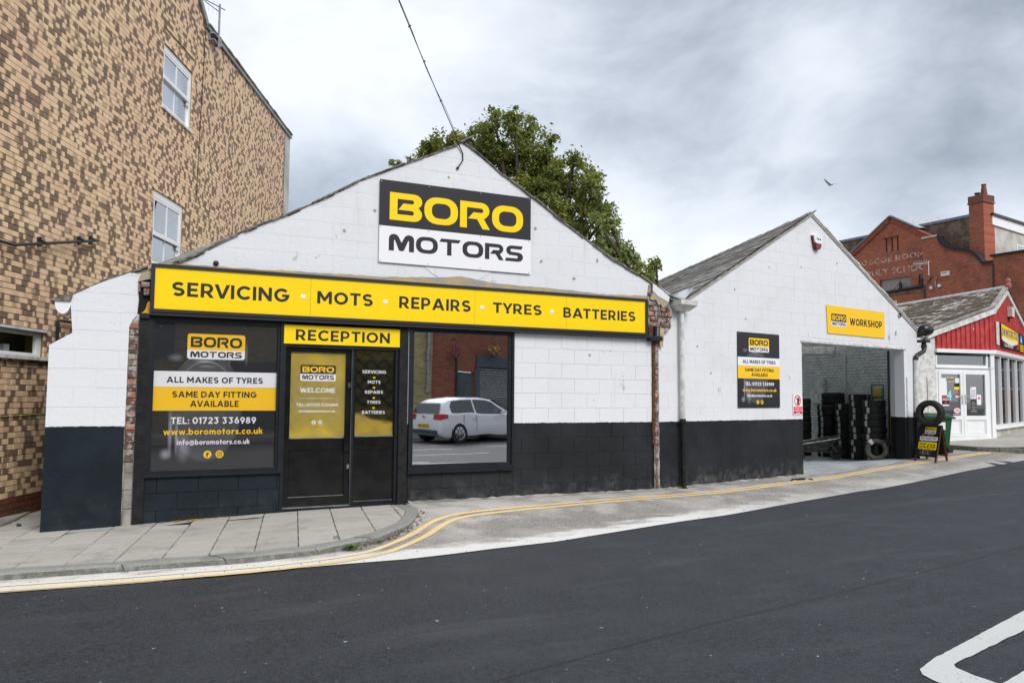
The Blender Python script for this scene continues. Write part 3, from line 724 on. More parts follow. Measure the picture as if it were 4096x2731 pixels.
M['dark'] = simple('dark_room', (.02, .02, .02), .9, .1); M['room'] = simple('room_wall', (.20, .19, .13), .9, .1)
M['blackplastic'] = simple('black_plastic', (.010, .011, .012), .3, .45, (.03, .03, .03), 10, .5)
M['greybrickred'] = redbrick('school_brick_y', 'y', 1., (1.4, 1.3, 1.2), .62); M['schoolx'] = redbrick('school_brick_x', 'x')
M['oppred'] = redbrick('opposite_red_brick', 'x', 1., (.9, .9, .9), .45); M['oppyel'] = redbrick('opposite_buff_brick', 'x', 1., (1.5, 4.2, 3.6), .25)
M['timber'] = simple('timber_board', (.11, .07, .05), .8, .2, (.19, .135, .105), 3, 1, .5, 20)
M['bluegrey'] = simple('zinc_coping', (.12, .15, .20), .5, .4, (.18, .21, .25), 3, 1)
M['render'] = simple('grey_render', (.52, .51, .48), .9, .2, (.38, .37, .35), 1.2, 1, .2, 20)
M['redsheet'] = simple('red_cladding', (.42, .034, .036), .45, .35, (.52, .075, .07), 5, .8, .1, 20); M['chip'] = simple('paint_chip', (.75, .70, .68), .6)
M['galv'] = simple('galvanised_steel', (.35, .38, .41), .4, .4, (.22, .24, .26), 9, .8, 0, 10, .75)
M['chrome'] = simple('chrome', (.7, .7, .7), .15, .5, metal=1.)
M['brownwood'] = simple('brown_wood', (.115, .048, .025), .55, .35, (.06, .025, .014), 18, 1, .3, 50)
M['bingreen'] = simple('green_plastic', (.018, .075, .032), .42, .3, (.028, .10, .045), 4, .6)
M['reelgreen'] = simple('reel_green', (.01, .16, .07), .4, .4); M['hose'] = simple('yellow_hose', (.50, .33, .05), .5, .4)
M['barrow'] = simple('dark_barrow_steel', (.014, .016, .017), .5, .4, (.05, .05, .045), 9, 1); M['steeltube'] = simple('worn_tube', (.36, .35, .33), .45, .4, (.18, .16, .14), 12, 1, 0, 10, .4)
M['signred'] = simple('warning_red', (.58, .02, .055), .4, .4); M['skyblue'] = simple('sign_blue', (.03, .22, .55), .4); M['cyan'] = simple('sticker_cyan', (.30, .70, .68), .4)
M['alarmred'] = simple('alarm_red', (.14, .012, .018), .3, .5); M['ivory'] = simple('ivory_plastic', (.72, .70, .62), .4, .4, (.60, .58, .50), 6, .6)
M['rust'] = simple('rusty_iron', (.055, .03, .022), .8, .25, (.13, .06, .035), 25, 1, .8, 50)
M['foam'] = simple('orange_foam', (.72, .40, .06), .9, .1, (.55, .28, .04), 20, 1, 1, 30)
M['bark'] = simple('bark', (.09, .075, .06), .9, .1, (.05, .045, .035), 12, 1, .8, 25)
M['leaf'] = leafmat('tree_leaf', (.21, .24, .06), (.12, .165, .045), (.46, .42, .09)); M['leaf2'] = leafmat('pale_leaf', (.26, .32, .12), (.17, .23, .08), (.40, .43, .16))
M['weed'] = leafmat('weed_leaf', (.07, .16, .02), (.05, .11, .015), (.14, .25, .04))
M['deadleaf'] = simple('dead_leaf', (.11, .055, .028), .8, .2, (.22, .14, .08), 40, 1)
M['ghost'] = simple('faded_letter_paint', (.55, .40, .35), .85, .2, (.30, .12, .08), 4.5, 1., 0, 10, detail=7)
M['chipboard'] = simple('grey_chipboard', (.36, .34, .33), .85, .2, (.22, .21, .205), 22, 1)
M['silver'] = simple('silver_car_paint', (.84, .86, .88), .3, .5, metal=.0, coat=.8); M['carglass'] = pane('car_glass', .07, trans=False, dark=(.012, .015, .017)); M['taillight'] = simple('tail_light', (.45, .012, .012), .2, .5)
M['shutter'] = simple('grey_shutter', (.055, .075, .085), .45, .4, (.075, .095, .10), 3, .8); M['bluegreypaint'] = simple('blue_grey_paint', (.06, .085, .10), .55, .35)
M['magenta'] = simple('magenta_petals', (.55, .02, .14), .6); M['gold'] = simple('gold_petals', (.75, .45, .02), .6)
M['cable'] = simple('black_cable', (.012, .012, .013), .5); M['gullw'] = simple('gull_grey', (.14, .15, .16), .8)
M['bare'] = simple('bare_plaster', (.33, .31, .28), .9, .15, (.44, .36, .20), 5, 1, .8, 30)
M['scaff'] = simple('floor_paint', (.50, .53, .55), .55, .35, (.36, .385, .40), 2.2, 1, .15, 30)
# ================================================================== GROUND
GX = [-60, -12, -3, -.8, 0, 1.85, 3.5, 7.7, 11.7, 15.5, 20, 30, 60, 300]; GZ = [-1.6, -.5, -.17, -.1, -.08, -.02, 0, -.01, .02, .17, .37, .8, 2.0, 5.]
def lerp(x, X, Y): return float(np.interp(x, X, Y))
def gz(x): return lerp(x, GX, GZ)
def yw(x): return 10.6 + max(0, x - 7.73) * .1755
def sm(t): t = min(1, max(0, t)); return t * t * (3 - 2 * t)
def hz(x, y): return gz(x) - .08 * sm((yw(x) - .3 - y) / 1.8)
def pz(x, y): return gz(x) - .003 - .012 * min(1, max(0, (10.6 - y) / 2.4))     # top of the pavement

def sheet(name, xs, ysf, mat, off, uv=None, kind='structure', parent=None):
    """Grid sheet following the ground; ysf(x) -> list of y."""
    mb = MB(); cols = []
    for x in xs:
        ys = ysf(x); cols.append(len(ys)); mb.v += [(x, y, hz(x, y) + off) for y in ys]
    k = cols[0]
    mb.f = [(i * k + j, (i + 1) * k + j, (i + 1) * k + j + 1, i * k + j + 1) for i in range(len(xs) - 1) for j in range(k - 1)]
    o = mb.build(name, mat, parent, loc=None if parent else (0, 0, 0), kind=kind)
    if uv:
        l = o.data.uv_layers.new(name='UVMap')
        for lp in o.data.loops:
            c = o.data.vertices[lp.vertex_index].co; l.data[lp.index].uv = uv(c.x, c.y)
    return o
frange = lambda a, b, s: [a + i * s for i in range(int(round((b - a) / s)) + 1)]
def ylim(x): return 16 if x < -1 else (yw(x) + .12 if x < 15.9 else min(16, 12.15 + (x - 15.9) * 3))
far = MB(); far.add([(-900, -900, -3), (900, -900, -3), (900, 900, -3), (-900, 900, -3)], [(0, 1, 2, 3)])
ground = far.build('ground', M['roughconc'], loc=(0, 0, -3), kind='structure')
road = sheet('road', frange(-60, -12, 4) + frange(-11.5, 26, .5) + frange(30, 120, 10), lambda x: [-6 + (ylim(x) + 6) * i / 44 for i in range(45)], M['asphalt'], -.006)
# edge between the new road surface and the older apron / gutter
EX = [-60, -4, -.873, .262, 1.3, 2.03, 2.54, 3.13, 3.56, 4.27, 5.37, 6.43, 7.25, 8.68, 11.05, 12.74, 14.97, 17.33, 22, 40]
EY = [13, 8.60, 7.955, 7.725, 7.60, 7.52, 7.47, 7.52, 7.57, 7.66, 7.98, 8.28, 8.46, 8.88, 9.50, 9.80, 10.28, 10.66, 11.6, 16]
KFX = [-60, -4, -.934, .032, 1.139, 1.79, 2.12, 2.56, 3.09, 3.37, 3.50, 3.53]; KFY = [20, 9.05, 8.46, 8.29, 8.045, 8.07, 8.215, 8.46, 9.08, 9.62, 9.95, 10.56]
KBX = [-4, -.913, -.533, -.087, 1.164, 1.789, 2.099, 2.518, 2.969, 3.199, 3.33, 3.37]; KBY = [9.26, 8.66, 8.56, 8.48, 8.225, 8.255, 8.40, 8.66, 9.20, 9.66, 9.98, 10.56]
def apron_ys(x):
    a = lerp(x, EX, EY); b = lerp(x, KFX, KFY) + .05 if x < 3.53 else yw(x) + .02
    if x > 15.9: b = min(yw(x) + 6, 12.12 + (x - 15.9) * 3)
    return [a + (b - a) * i / 14 for i in range(15)]
apron = sheet('forecourt', frange(-6, 3.5, .25) + [3.54] + frange(3.75, 26, .25), apron_ys, M['oldtar'], .002, uv=lambda x, y: (x, y - lerp(x, EX, EY)))

def ribbon(name, pts, o0, o1, mat, off, parent):
    P = [Vector((p[0], p[1])) for p in pts]; dense = []
    for i in range(len(P) - 1):
        k = max(1, int((P[i + 1] - P[i]).length / .12))
        p0, p1, p2, p3 = P[max(i - 1, 0)], P[i], P[i + 1], P[min(i + 2, len(P) - 1)]
        for j in range(k):
            t = j / k; dense.append(.5 * ((2 * p1) + (p2 - p0) * t + (2 * p0 - 5 * p1 + 4 * p2 - p3) * t * t + (3 * p1 - p0 - 3 * p2 + p3) * t ** 3))
    dense.append(P[-1]); mb = MB(); R = random.Random(4)
    for i, p in enumerate(dense):
        t = (dense[min(i + 1, len(dense) - 1)] - dense[max(i - 1, 0)]).normalized(); nn = Vector((-t.y, t.x))
        for q in (o0(p.x), (o0(p.x) + o1(p.x)) / 2, o1(p.x)):
            e = p + nn * (q + R.uniform(-.004, .004)); mb.v.append((e.x, e.y, hz(e.x, e.y) + off))
    for i in range(len(dense) - 1):
        for j in (0, 1): mb.f.append((i * 3 + j, i * 3 + 3 + j, i * 3 + 4 + j, i * 3 + 1 + j))
    return mb.build(name, mat, parent)
YL = [(-6, 9.0), (-4, 8.60), (-.873, 7.965), (.262, 7.735), (1.075, 7.595), (1.739, 7.575), (2.091, 7.65), (2.481, 7.84), (3.031, 8.40), (3.552, 9.05), (3.876, 9.32), (4.3, 9.46), (5.2, 9.60), (6.208, 9.717), (7.471, 9.835), (8.6, 9.95), (10.404, 10.352), (13.615, 11.02), (15.4, 11.33), (16.83, 11.53), (17.85, 11.65)]
gap = lambda x: lerp(x, [1, 4, 9], [.20, .175, .125])
wid = lambda x: lerp(x, [2, 9], [.085, .075])
for k in (0, 1):
    ribbon('yellow_line', YL, (lambda x, k=k: k * gap(x)), (lambda x, k=k: k * gap(x) + wid(x)), M['yline'], .007, road)
for k in (0, 1):
    ribbon('yellow_line', [(17.9, 11.68), (18.5, 11.28), (19.4, 10.6), (22, 8.6)], (lambda x, k=k: .14 * k), (lambda x, k=k: .14 * k + .07), M['yline'], .0065, road)
def marking(name, poly, mat, off, parent, seed=1):
    j = jag(poly, .004, .06, seed); mb = MB()
    tri = geometry.tessellate_polygon([[Vector((p[0], p[1], 0)) for p in j]])
    mb.add([(p[0], p[1], hz(*p) + off) for p in j], [tuple(t) for t in tri]); return mb.build(name, mat, parent)
marking('bay_marking', [(4.152, 3.0), (4.158, 3.10), (4.19, 3.19), (4.255, 3.255), (4.45, 3.335), (5.3, 3.575), (6.154, 3.814), (9.5, 4.75), (9.5, 4.59), (6.2, 3.655), (5.636, 3.497), (4.52, 3.232), (4.478, 3.19), (4.45, 3.05), (4.44, 2.5), (4.40, 1.6), (4.10, 1.6), (4.14, 2.5)], M['wline'], -.001, road)
marking('bay_marking', [(4.475, 2.905), (4.76, 2.975), (6.5, 3.45), (6.52, 3.36), (4.8, 2.86), (4.5, 2.76)], M['wline'], -.001, road, 2)
for x0, y0, x1, y1 in ((6.8, 1.45, 9.0, 1.34), (7.45, -.37, 8.63, -.44), (8.51, -2.0, 9.33, -2.0), (9.9, -.80, 11.6, -.95)):
    marking('bay_marking', [(x0, y0 - .05), (x1, y1 - .05), (x1, y1 + .05), (x0, y0 + .05)], M['wline'], -.001, road, 3)

# ---- pavement in front of the garage: slabs, joints and granite kerb
def spl(X, Y, n):
    xs = np.linspace(X[0], X[-1], n); return [(float(a), float(np.interp(a, X, Y))) for a in xs]
bed = MB(); kb = [(KBX[i], KBY[i]) for i in range(len(KBX))]
edge = kb + [(3.40, 10.62), (-.78, 10.62), (-.78, 10.95), (-.9, 13.6), (-2.3, 13.6), (-4, 10.2)]
tri = geometry.tessellate_polygon([[Vector((p[0], p[1], 0)) for p in edge]])
bed.add([(p[0], p[1], pz(*p) - .012) for p in edge], [tuple(t) for t in tri])
pave = bed.build('pavement', M['joint'], loc=(0, 9, 0), kind='structure')
R = random.Random(21)
def ribx(i, y): # slightly fanned cross joints
    x0 = -4.35 + .428 * i; return x0 + (y - 8.3) * lerp(x0, [-2, 0, 3], [.16, .21, .17])
cells = []
for i in range(0, 19):
    yoff = (i % 2) * .2 + R.uniform(-.04, .04); y = 7.7 + yoff
    while y < 13.6:
        y2 = y + R.choice((.36, .40, .42)); g = .005; gy = .011
        q = [(ribx(i, y) + g, y + gy), (ribx(i + 1, y) - g, y + gy), (ribx(i + 1, y2) - g, y2 - gy), (ribx(i, y2) + g, y2 - gy)]
        cells.append(q); y = y2
def clip_convex(subj, conv):
    def cut(ps, a, b):
        f = lambda p: (b[0] - a[0]) * (p[1] - a[1]) - (b[1] - a[1]) * (p[0] - a[0]); out = []
        for i in range(len(ps)):
            p, q = ps[i], ps[(i + 1) % len(ps)]; fp, fq = f(p), f(q)
            if fp >= 0: out.append(p)
            if (fp >= 0) != (fq >= 0): t = fp / (fp - fq); out.append((p[0] + (q[0] - p[0]) * t, p[1] + (q[1] - p[1]) * t))
        return out
    for i in range(len(conv)):
        if not subj: return []
        subj = cut(subj, conv[i], conv[(i + 1) % len(conv)])
    out = [p for i, p in enumerate(subj) if abs(p[0] - subj[i - 1][0]) + abs(p[1] - subj[i - 1][1]) > 1e-4]
    return out if len(out) > 2 and area(out) > .004 else []
slabregion = kb + [(3.37, 10.5), (3.3, 10.58), (-.80, 10.58), (-.92, 13.2), (-1.30, 11.35), (-1.9, 10.2), (-4, 9.75)]
for q in cells:
    c = clip_convex(slabregion, q)
    if not c: continue
    dz = R.uniform(-.0035, .0035); tx, ty = R.uniform(-.004, .004), R.uniform(-.004, .004); cx = sum(p[0] for p in c) / len(c); cy = sum(p[1] for p in c) / len(c)
    f = lambda p, e=0: (p[0], p[1], pz(*p) + dz + tx * (p[0] - cx) + ty * (p[1] - cy) - e); n = len(c)
    sh = [(cx + (p[0] - cx) * .985, cy + (p[1] - cy) * .985) for p in c]
    mb = MB(); mb.add([f(p) for p in sh] + [f(p, .004) for p in c] + [f(p, .05) for p in c], [tuple(range(n))] + [(b + i, b + (i + 1) % n, b + n + (i + 1) % n, b + n + i) for b in (0, n) for i in range(n)])
    mb.build('paving_slab', M['slab'], pave)
# kerb stones
bx = [-4, -2.5, -.95, .05, .93, 1.79, 2.42, 2.86, 3.16, 3.33, 3.52]
def curve_at(X, Y, t):     # t 0..1 along polyline
    P = [Vector((a, b)) for a, b in zip(X, Y)]; Ls = [0]
    for i in range(1, len(P)): Ls.append(Ls[-1] + (P[i] - P[i - 1]).length)
    s = t * Ls[-1]
    return Vector((float(np.interp(s, Ls, X)), float(np.interp(s, Ls, Y))))
ts = np.linspace(0, 1, 400); FXY = [curve_at(KFX[1:], KFY[1:], t) for t in ts]
BXY = [curve_at(KBX, KBY, t) for t in ts]
cuts = [min(range(400), key=lambda i: abs(FXY[i].x - x) + (0 if FXY[i].x < 3.4 else abs(FXY[i].y - 10.3) * .05)) for x in bx]; cuts[-1] = 399
for a, b in zip(cuts[:-1], cuts[1:]):
    if b - a < 3: continue
    idx = [int(round(v)) for v in np.linspace(a, b, max(4, (b - a) // 5))]; mb = MB(); Rk = random.Random(a)
    dz = Rk.uniform(-.004, .004)
    for k, i in enumerate(idx):
        f = FXY[i]; tw = FXY[min(i + 1, 399)] - FXY[max(i - 1, 0)]; tw.normalize(); e = (.007 if k == 0 else (-.007 if k == len(idx) - 1 else 0)); f = f + tw * e; bk = BXY[i] + tw * e
        bk2 = bk + (f - bk) * .06; zt = pz(f.x, f.y) + .004 + dz; j = lambda q=.003: Rk.uniform(-q, q); zb = hz(f.x, f.y) - .05; ins = .004 if k in (0, len(idx) - 1) else 0
        mid1 = bk2 + (f - bk2) * .45; mid2 = bk2 + (f - bk2) * .84; mid3 = bk2 + (f - bk2) * .97; drop = min(.02, .3 * (zt - zb - .05))
        mb.v += [(bk2.x, bk2.y, zb), (bk2.x, bk2.y, zt - ins), (mid1.x, mid1.y, zt + j() - ins), (mid2.x, mid2.y, zt + j() - ins), (mid3.x, mid3.y, zt - drop + j(.004) - ins), (f.x + j(.004), f.y + j(.004), zt - drop * 2.2), (f.x + j(.006), f.y - .012 + j(.006), zb)]
    m = 7
    for k in range(len(idx) - 1):
        for q in range(m - 1): mb.f.append((k * m + q, k * m + q + 1, (k + 1) * m + q + 1, (k + 1) * m + q))
    mb.f += [tuple(range(m)), tuple((len(idx) - 1) * m + q for q in reversed(range(m)))]
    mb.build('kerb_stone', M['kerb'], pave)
# rough concrete strip along the foot of the buff house
mb = MB(); L1 = [(-2.3, 9.2), (-1.85, 10.15), (-1.272, 11.294), (-1.156, 11.647), (-.967, 13.037), (-.9, 14.5)]; FH = Frame(HB0, HBD)
for p in L1:
    s = (Vector(p) - Vector(HB0)).dot(Vector(HBD)); e = FH.P(s + .1, -.02, 0); mb.v += [(p[0], p[1], pz(*p) - .01), (p[0], p[1], pz(*p) + .03), (e.x, e.y, pz(e.x, e.y) + .05)]
mb.f = [(i * 3 + j, i * 3 + 3 + j, i * 3 + 4 + j, i * 3 + 1 + j) for i in range(len(L1) - 1) for j in (0, 1)]
mb.build('alley_strip', M['roughconc'], pave)
# thin mortar haunch along the foot of the garage wall
def haunch(name, pts, wv, mat, parent, seed=2):
    Rr = random.Random(seed); mb = MB()
    for i in range(len(pts) - 1):
        p, q = Vector(pts[i]), Vector(pts[i + 1]); k = max(1, int((q - p).length / .08))
        for j in range(k + (i == len(pts) - 2)):
            a = p + (q - p) * (j / k); t = (q - p).normalized(); nn = Vector((t.y, -t.x)); b = a + nn * (wv * Rr.uniform(.5, 1.3))
            mb.v += [(a.x, a.y, max(pz(*a), hz(*a)) + .02 + Rr.uniform(0, .02)), (b.x, b.y, hz(*b) + .005)]
    mb.f = [(i * 2, i * 2 + 2, i * 2 + 3, i * 2 + 1) for i in range(len(mb.v) // 2 - 1)]
    return mb.build(name, mat, parent)
haunch('mortar_fillet', [(3.56, 10.60), (7.73, 10.60), (11.6, 11.28)], .07, M['roughconc'], apron)

# ================================================================== BUFF BRICK HOUSE (end wall along the alley)
house = thing('brick_house', 'tall house end wall of two-tone buff bricks beside the alley', 'house', FH.P(0, 0, 0))
wins = [(3.86, 5.26, 3.75, 5.14), (4.05, 5.50, 6.74, 7.94), (-1.0, .51, 1.95, 2.28)]      # s0 s1 z0 z1
sold = [(3.80, 5.32, 5.14, 5.40), (4.0, 5.56, 7.94, 8.20)]
outl = [(-1.1, -.35), (12.83, -.35), (12.83, 9.22), (6.15, 9.18), (4.2, 10.6), (-1.1, 10.6)]
MB().prism(FH, outl, -.25, -.012, [rect(*w_) for w_ in wins]).build('wall', M['mossmortar'], house)
MB().prism(FH, [(-1.1, -.35), (12.83, -.35), (12.83, 9.2), (-1.1, 9.2)], -7, -6.9).build('far_wall', M['mossmortar'], house)
mb = MB(); mb.box(FH, -1.1, -.95, -6.9, -.25, -.35, 9.2); mb.box(FH, 12.6, 12.83, -6.9, -.25, -.35, 9.2); mb.build('return_wall', M['mossmortar'], house)
rects = courses(-30 + BL * 120, 12.83, HZ0, 10.6, BL, BH, .008, outline=outl, holes=[w_ for w_ in wins] + [(5.975, 5.985, 5, 9.3)] + sold, off=0, seed=3)
# bond phase must agree with the material: course k is shifted by half a brick when k is odd
pieces('brick', 'brickwork', FH, rects, -.016, 0., M['flash'], house, 300, .0012, .003)
sb = []
for a0, a1, z0, z1 in sold:
    a = a0; k = 0
    while a < a1 - .03:
        t = (a - a0) / (a1 - a0); arch = -.055 * (1 - 4 * (t - .5) ** 2) ; hgt = .5 if k % 2 else .32
        zz = z0 + .005 + (.05 + arch) * 0
        sb.append((a + .003, a + .064, zz, zz + (z1 - z0) * hgt - .004)); sb.append((a + .003, a + .064, zz + (z1 - z0) * hgt + .004, z1 - .004)); a += .0675; k += 1
for q in sb: pass
pieces('soldier_brick', 'soldier_brickwork', FH, sb, -.016, .001, M['flash'], house, 120, .001, .003)
def sash(s0, s1, z0, z1, zm, net=True):
    o = MB(); fw = .085; dp = -.028
    o.box(FH, s0, s0 + fw, dp - .06, dp, z0, z1); o.box(FH, s1 - fw, s1, dp - .06, dp, z0, z1); o.box(FH, s0 + fw, s1 - fw, dp - .06, dp, z1 - .12, z1)
    o.box(FH, s0 + fw, s1 - fw, dp - .06, dp, z0, z0 + .05)
    f = o.build('window', M['whitepvc'], house)
    u = MB(); L, Rr = s0 + fw, s1 - fw; md = (L + Rr) / 2; b = .045
    zt = z1 - .12
    for a0, a1 in ((L, L + b), (Rr - b, Rr), (md - .022, md + .022)): u.box(FH, a0, a1, dp - .035, dp - .008, zm, zt)
    u.box(FH, L, Rr, dp - .036, dp - .004, zt - b, zt); u.box(FH, L, Rr, dp - .036, dp + .012, zm - .03, zm + .045)
    u.build('sash', M['whitepvc'], f)
    u = MB()
    for a0, a1 in ((L, L + b), (Rr - b, Rr), (md - .022, md + .022)): u.box(FH, a0, a1, dp - .058, dp - .04, z0 + .05, zm - .03)
    u.box(FH, L, Rr, dp - .059, dp - .039, z0 + .05, z0 + .12); u.box(FH, Rr - .08, Rr - .02, dp - .035, dp + .005, zm - .11, zm - .03)
    u.build('sash', M['whitepvc'], f)
    MB().box(FH, L + .01, Rr - .01, dp - .022, dp - .018, zm, zt).build('pane', M['houseglass'], f)
    MB().box(FH, L + .01, Rr - .01, dp - .050, dp - .046, z0 + .05, zm).build('pane', M['houseglass'], f)
    if net: MB().box(FH, s0 + .05, s1 - .28, -.09 + dp - .06, dp - .14, z0, z1).build('curtain', M['curtain'], f); MB().box(FH, s1 - .28, s1 - .05, -.09 + dp - .06, dp - .14, zm, z1).build('curtain', M['curtain'], f)
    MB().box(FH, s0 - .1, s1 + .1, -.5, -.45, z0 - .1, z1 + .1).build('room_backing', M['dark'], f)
    MB().box(FH, s0 - .04, s1 + .04, dp - .06, .03, z0 - .035, z0 + .008).build('sill', M['oldwhite'], f)
sash(3.86, 5.26, 3.75, 5.14, 4.36, False); sash(4.05, 5.50, 6.74, 7.94, 7.33)
# small ground floor window with projecting sill
w3 = MB(); s0, s1, z0, z1 = -1.0, .51, 1.95, 2.28; dp = -.04
for a0, a1, b0, b1 in ((s1 - .10, s1, z0, z1), (s0, s0 + .08, z0, z1), (s0 + .08, s1 - .10, z1 - .045, z1), (s0 + .08, s1 - .10, z0, z0 + .05)): w3.box(FH, a0, a1, dp - .05, dp, b0, b1)
w3 = w3.build('window', M['whitepvc'], house)
MB().box(FH, s0 + .08, s1 - .10, dp - .03, dp - .026, z0 + .05, z1 - .045).build('pane', M['glass'], w3)
MB().box(FH, s0 - .1, .68, dp, .07, 1.905, 1.948).build('sill', M['oldwhite'], w3)
MB().box(FH, s0 - .05, .57, dp, .045, 2.285, 2.315).build('drip_board', M['oldwhite'], w3)
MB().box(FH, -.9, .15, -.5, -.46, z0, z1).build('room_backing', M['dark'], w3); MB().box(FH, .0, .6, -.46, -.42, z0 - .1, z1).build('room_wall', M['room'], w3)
mb = MB(); mb.box(FH, -.08, .04, -.30, -.18, 1.96, 2.10); mb.build('box_on_sill', M['curtain'], w3)
# verge, eaves and the grey end pier
mb = MB(); Rv = random.Random(9); path = [(-1.1, 12.9), (4.2, 10.65), (6.15, 9.22), (13.5, 9.30)]
mb.box(FH, 6.1, 13.50, -.35, .05, 9.20, 9.29)
mb.prism(FH, [(6.15, 9.19), (4.2, 10.6), (4.2, 10.74), (6.22, 9.30)], -.35, .05); mb.prism(FH, [(4.2, 10.6), (-1.1, 12.9), (-1.1, 13.05), (4.2, 10.74)], -.35, .05)
mb.build('coping', M['galv'], house)
mb = MB(); a = 6.2
while a < 13.45:
    l = Rv.uniform(.22, .34); mb.box(FH, a, a + l - .012, -.42, .075 + Rv.uniform(-.01, .01), 9.292, 9.325 + Rv.uniform(0, .015)); a += l
mb.build('coping_tiles', M['mossmortar'], house)
MB().box(FH, 12.84, 13.48, -.9, .0, 6.0, 9.20).build('end_pier', M['render'], house)
MB().box(FH, 12.83, 12.845, -.3, .008, 5.0, 9.2).build('joint_seal', M['dark'], house)
mb = MB(); mb.tube([FH.P(6.11, .004, 9.1), FH.P(6.0, .004, 7.2), FH.P(5.9, .004, 5.4)], .009, 5); mb.build('wall_cable', M['cable'], house)
mb = MB(); mb.tube([FH.P(-1.4, .07, 3.30), FH.P(-.4, .07, 3.32), FH.P(1.72, .07, 3.785)], .022, 10)
for s in (.24, 1.27, 1.6): mb.tube([FH.P(s - .03, .07, 3.475 + (s - .24) * .215), FH.P(s + .03, .07, 3.475 + (s - .24) * .215 + .012)], .028, 10); mb.box(FH, s - .012, s + .012, 0, .05, 3.42 + (s - .24) * .21, 3.545 + (s - .24) * .21)
mb.build('waste_pipe', M['blackplastic'], house, smooth=True)
mb = MB(); mb.tube([FH.P(.745, .05, 2.0), FH.P(.75, .05, 2.44), FH.P(.757, .05, 2.468), FH.P(.79, .05, 2.48), FH.P(1.35, .05, 2.49)], .022, 8); mb.build('vent_pipe', M['blackplastic'], house, smooth=True)
MB().tube([FH.P(-1.2, .012, 1.185), FH.P(-.2, .012, 1.18), FH.P(.3, .012, 1.19), FH.P(.9, .012, 1.205)], .006, 5).build('earth_cable', simple('green_cable', (.25, .35, .06), .5), house)
MB().prism(FH, [(-1.1, 9.2), (12.83, 9.2), (12.83, 9.25), (-1.1, 9.25)], -6.9, -.2).build('roof', M['slate'], house)

def aerial(name, label, base, F, H, boom, rods, ang, mat, mastr=.022, lead=0):
    t = thing(name, label, 'tv aerial', base); b = Vector(base); mb = MB()
    mb.tube([b, b + Vector((0, 0, H))], mastr, 8); mb.build('mast', mat, t, smooth=True)
    dv = Vector((math.cos(ang), math.sin(ang), 0)); top = b + Vector((0, 0, H * .93)); mb = MB()
    mb.tube([top - dv * .15, top + dv * boom], mastr * .5, 6); mb.tube([b + Vector((0, 0, H * .82)), top + dv * boom * .55 - Vector((0, 0, .05)), top + dv * boom * .8], mastr * .45, 6)
    mb.build('boom', mat, t)
    for i in range(rods):
        c = top + dv * (boom * (.12 + .88 * i / (rods - 1))); L = .20 + .03 * (i % 2); MB().tube([c - Vector((0, 0, L)), c + Vector((0, 0, L))], .006, 5).build('rod', mat, t)
    return t
ta = aerial('tv_aerial', 'small grey aerial on a short mast bracketed to the buff house eaves', FH.P(6.56, .13, 8.95), FH, .98, .62, 6, math.radians(215), M['galv'])
mb = MB(); mb.box(FH, 6.28, 6.34, 0., .04, 9.0, 9.22); mb.box(FH, 6.30, 6.62, .03, .13, 9.02, 9.05); mb.box(FH, 6.30, 6.62, .03, .13, 9.16, 9.19); mb.box(FH, 6.58, 6.64, .03, .17, 9.0, 9.21); mb.build('bracket', M['galv'], ta)
# ================================================================== GARAGE (reception building)
F = Frame((0, 10.6), (1, 0))
gar = thing('garage_building', 'low white gabled garage with black base and glazed reception front', 'garage', (3.5, 10.6, 0))
GOUT = [(-.80, -.3), (7.80, -.3), (7.80, 3.24), (7.63, 3.33), (6.91, 3.65), (6.22, 4.03), (5.47, 4.48), (4.92, 4.79), (4.43, 5.10), (4.29, 5.16), (4.08, 5.04), (2.87, 4.44), (2.01, 3.92), (1.32, 3.56), (.68, 3.16), (.34, 2.99), (.04, 2.94), (-.23, 2.82), (-.61, 2.62), (-.57, 2.18), (-.80, 2.03)]
shop = (.25, 3.53, -.30, 2.44); win2 = (3.55, 5.17, .43, 2.43)
MB().prism(F, GOUT, -.25, 0, [rect(.25, 3.532, -.29, 2.44), rect(3.55, 5.17, .43, 2.43)]).build('wall', M['groove'], gar)
gable = [p for p in GOUT if p[1] > 2.5 and p[0] > .0] ; gable = [(7.80, 3.06)] + gable[0:] + [(.04, 2.9)]
gable = [(.13, 2.96), (.13, 2.44), (7.66, 2.44), (7.66, 2.85), (7.70, 3.28), (7.63, 3.33), (6.91, 3.65), (6.22, 4.03), (5.47, 4.48), (4.92, 4.79), (4.43, 5.10), (4.29, 5.16), (4.08, 5.04), (2.87, 4.44), (2.01, 3.92), (1.32, 3.56), (.68, 3.16), (.34, 2.99)]
left = [(-.80, 1.09), (.02, 1.09), (.025, 2.28), (.06, 2.36), (.105, 2.42), (.11, 2.90), (.04, 2.94), (-.23, 2.82), (-.61, 2.62), (-.57, 2.18), (-.80, 2.03)]
pl = courses(.0, 7.8, 2.44, 5.2, .45, .225, .003, outline=gable, off=.2)
right_panel = courses(5.175, 7.655, -.27, 2.42, .45, .2245, .006, off=.3) + courses(3.56, 5.175, -.27, .41, .45, .2245, .006, off=.1)
pieces('block', 'blockwork', F, pl, 0, .0022, M['paint'], gar, 200, .0004, .002, 4)
pieces('block', 'blockwork', F, right_panel, 0, .0055, M['paint'], gar, 100, .0015, .004, 8)
MB().prism(F, left, 0, .0225).build('render_coat', M['plinth'], gar)
lp = courses(-.82, .12, .19, 3., .47, .225, .004, outline=left, off=.1)
pieces('rendered_block', 'rendered_blockwork', F, lp, 0, .026, M['plinth'], gar, 100, .0008, .003, 5)
MB().prism(F, [(-.805, -.3), (.02, -.3), (.015, 1.088), (-.800, 1.088)], 0, .032).build('plinth', M['plinth'], gar)
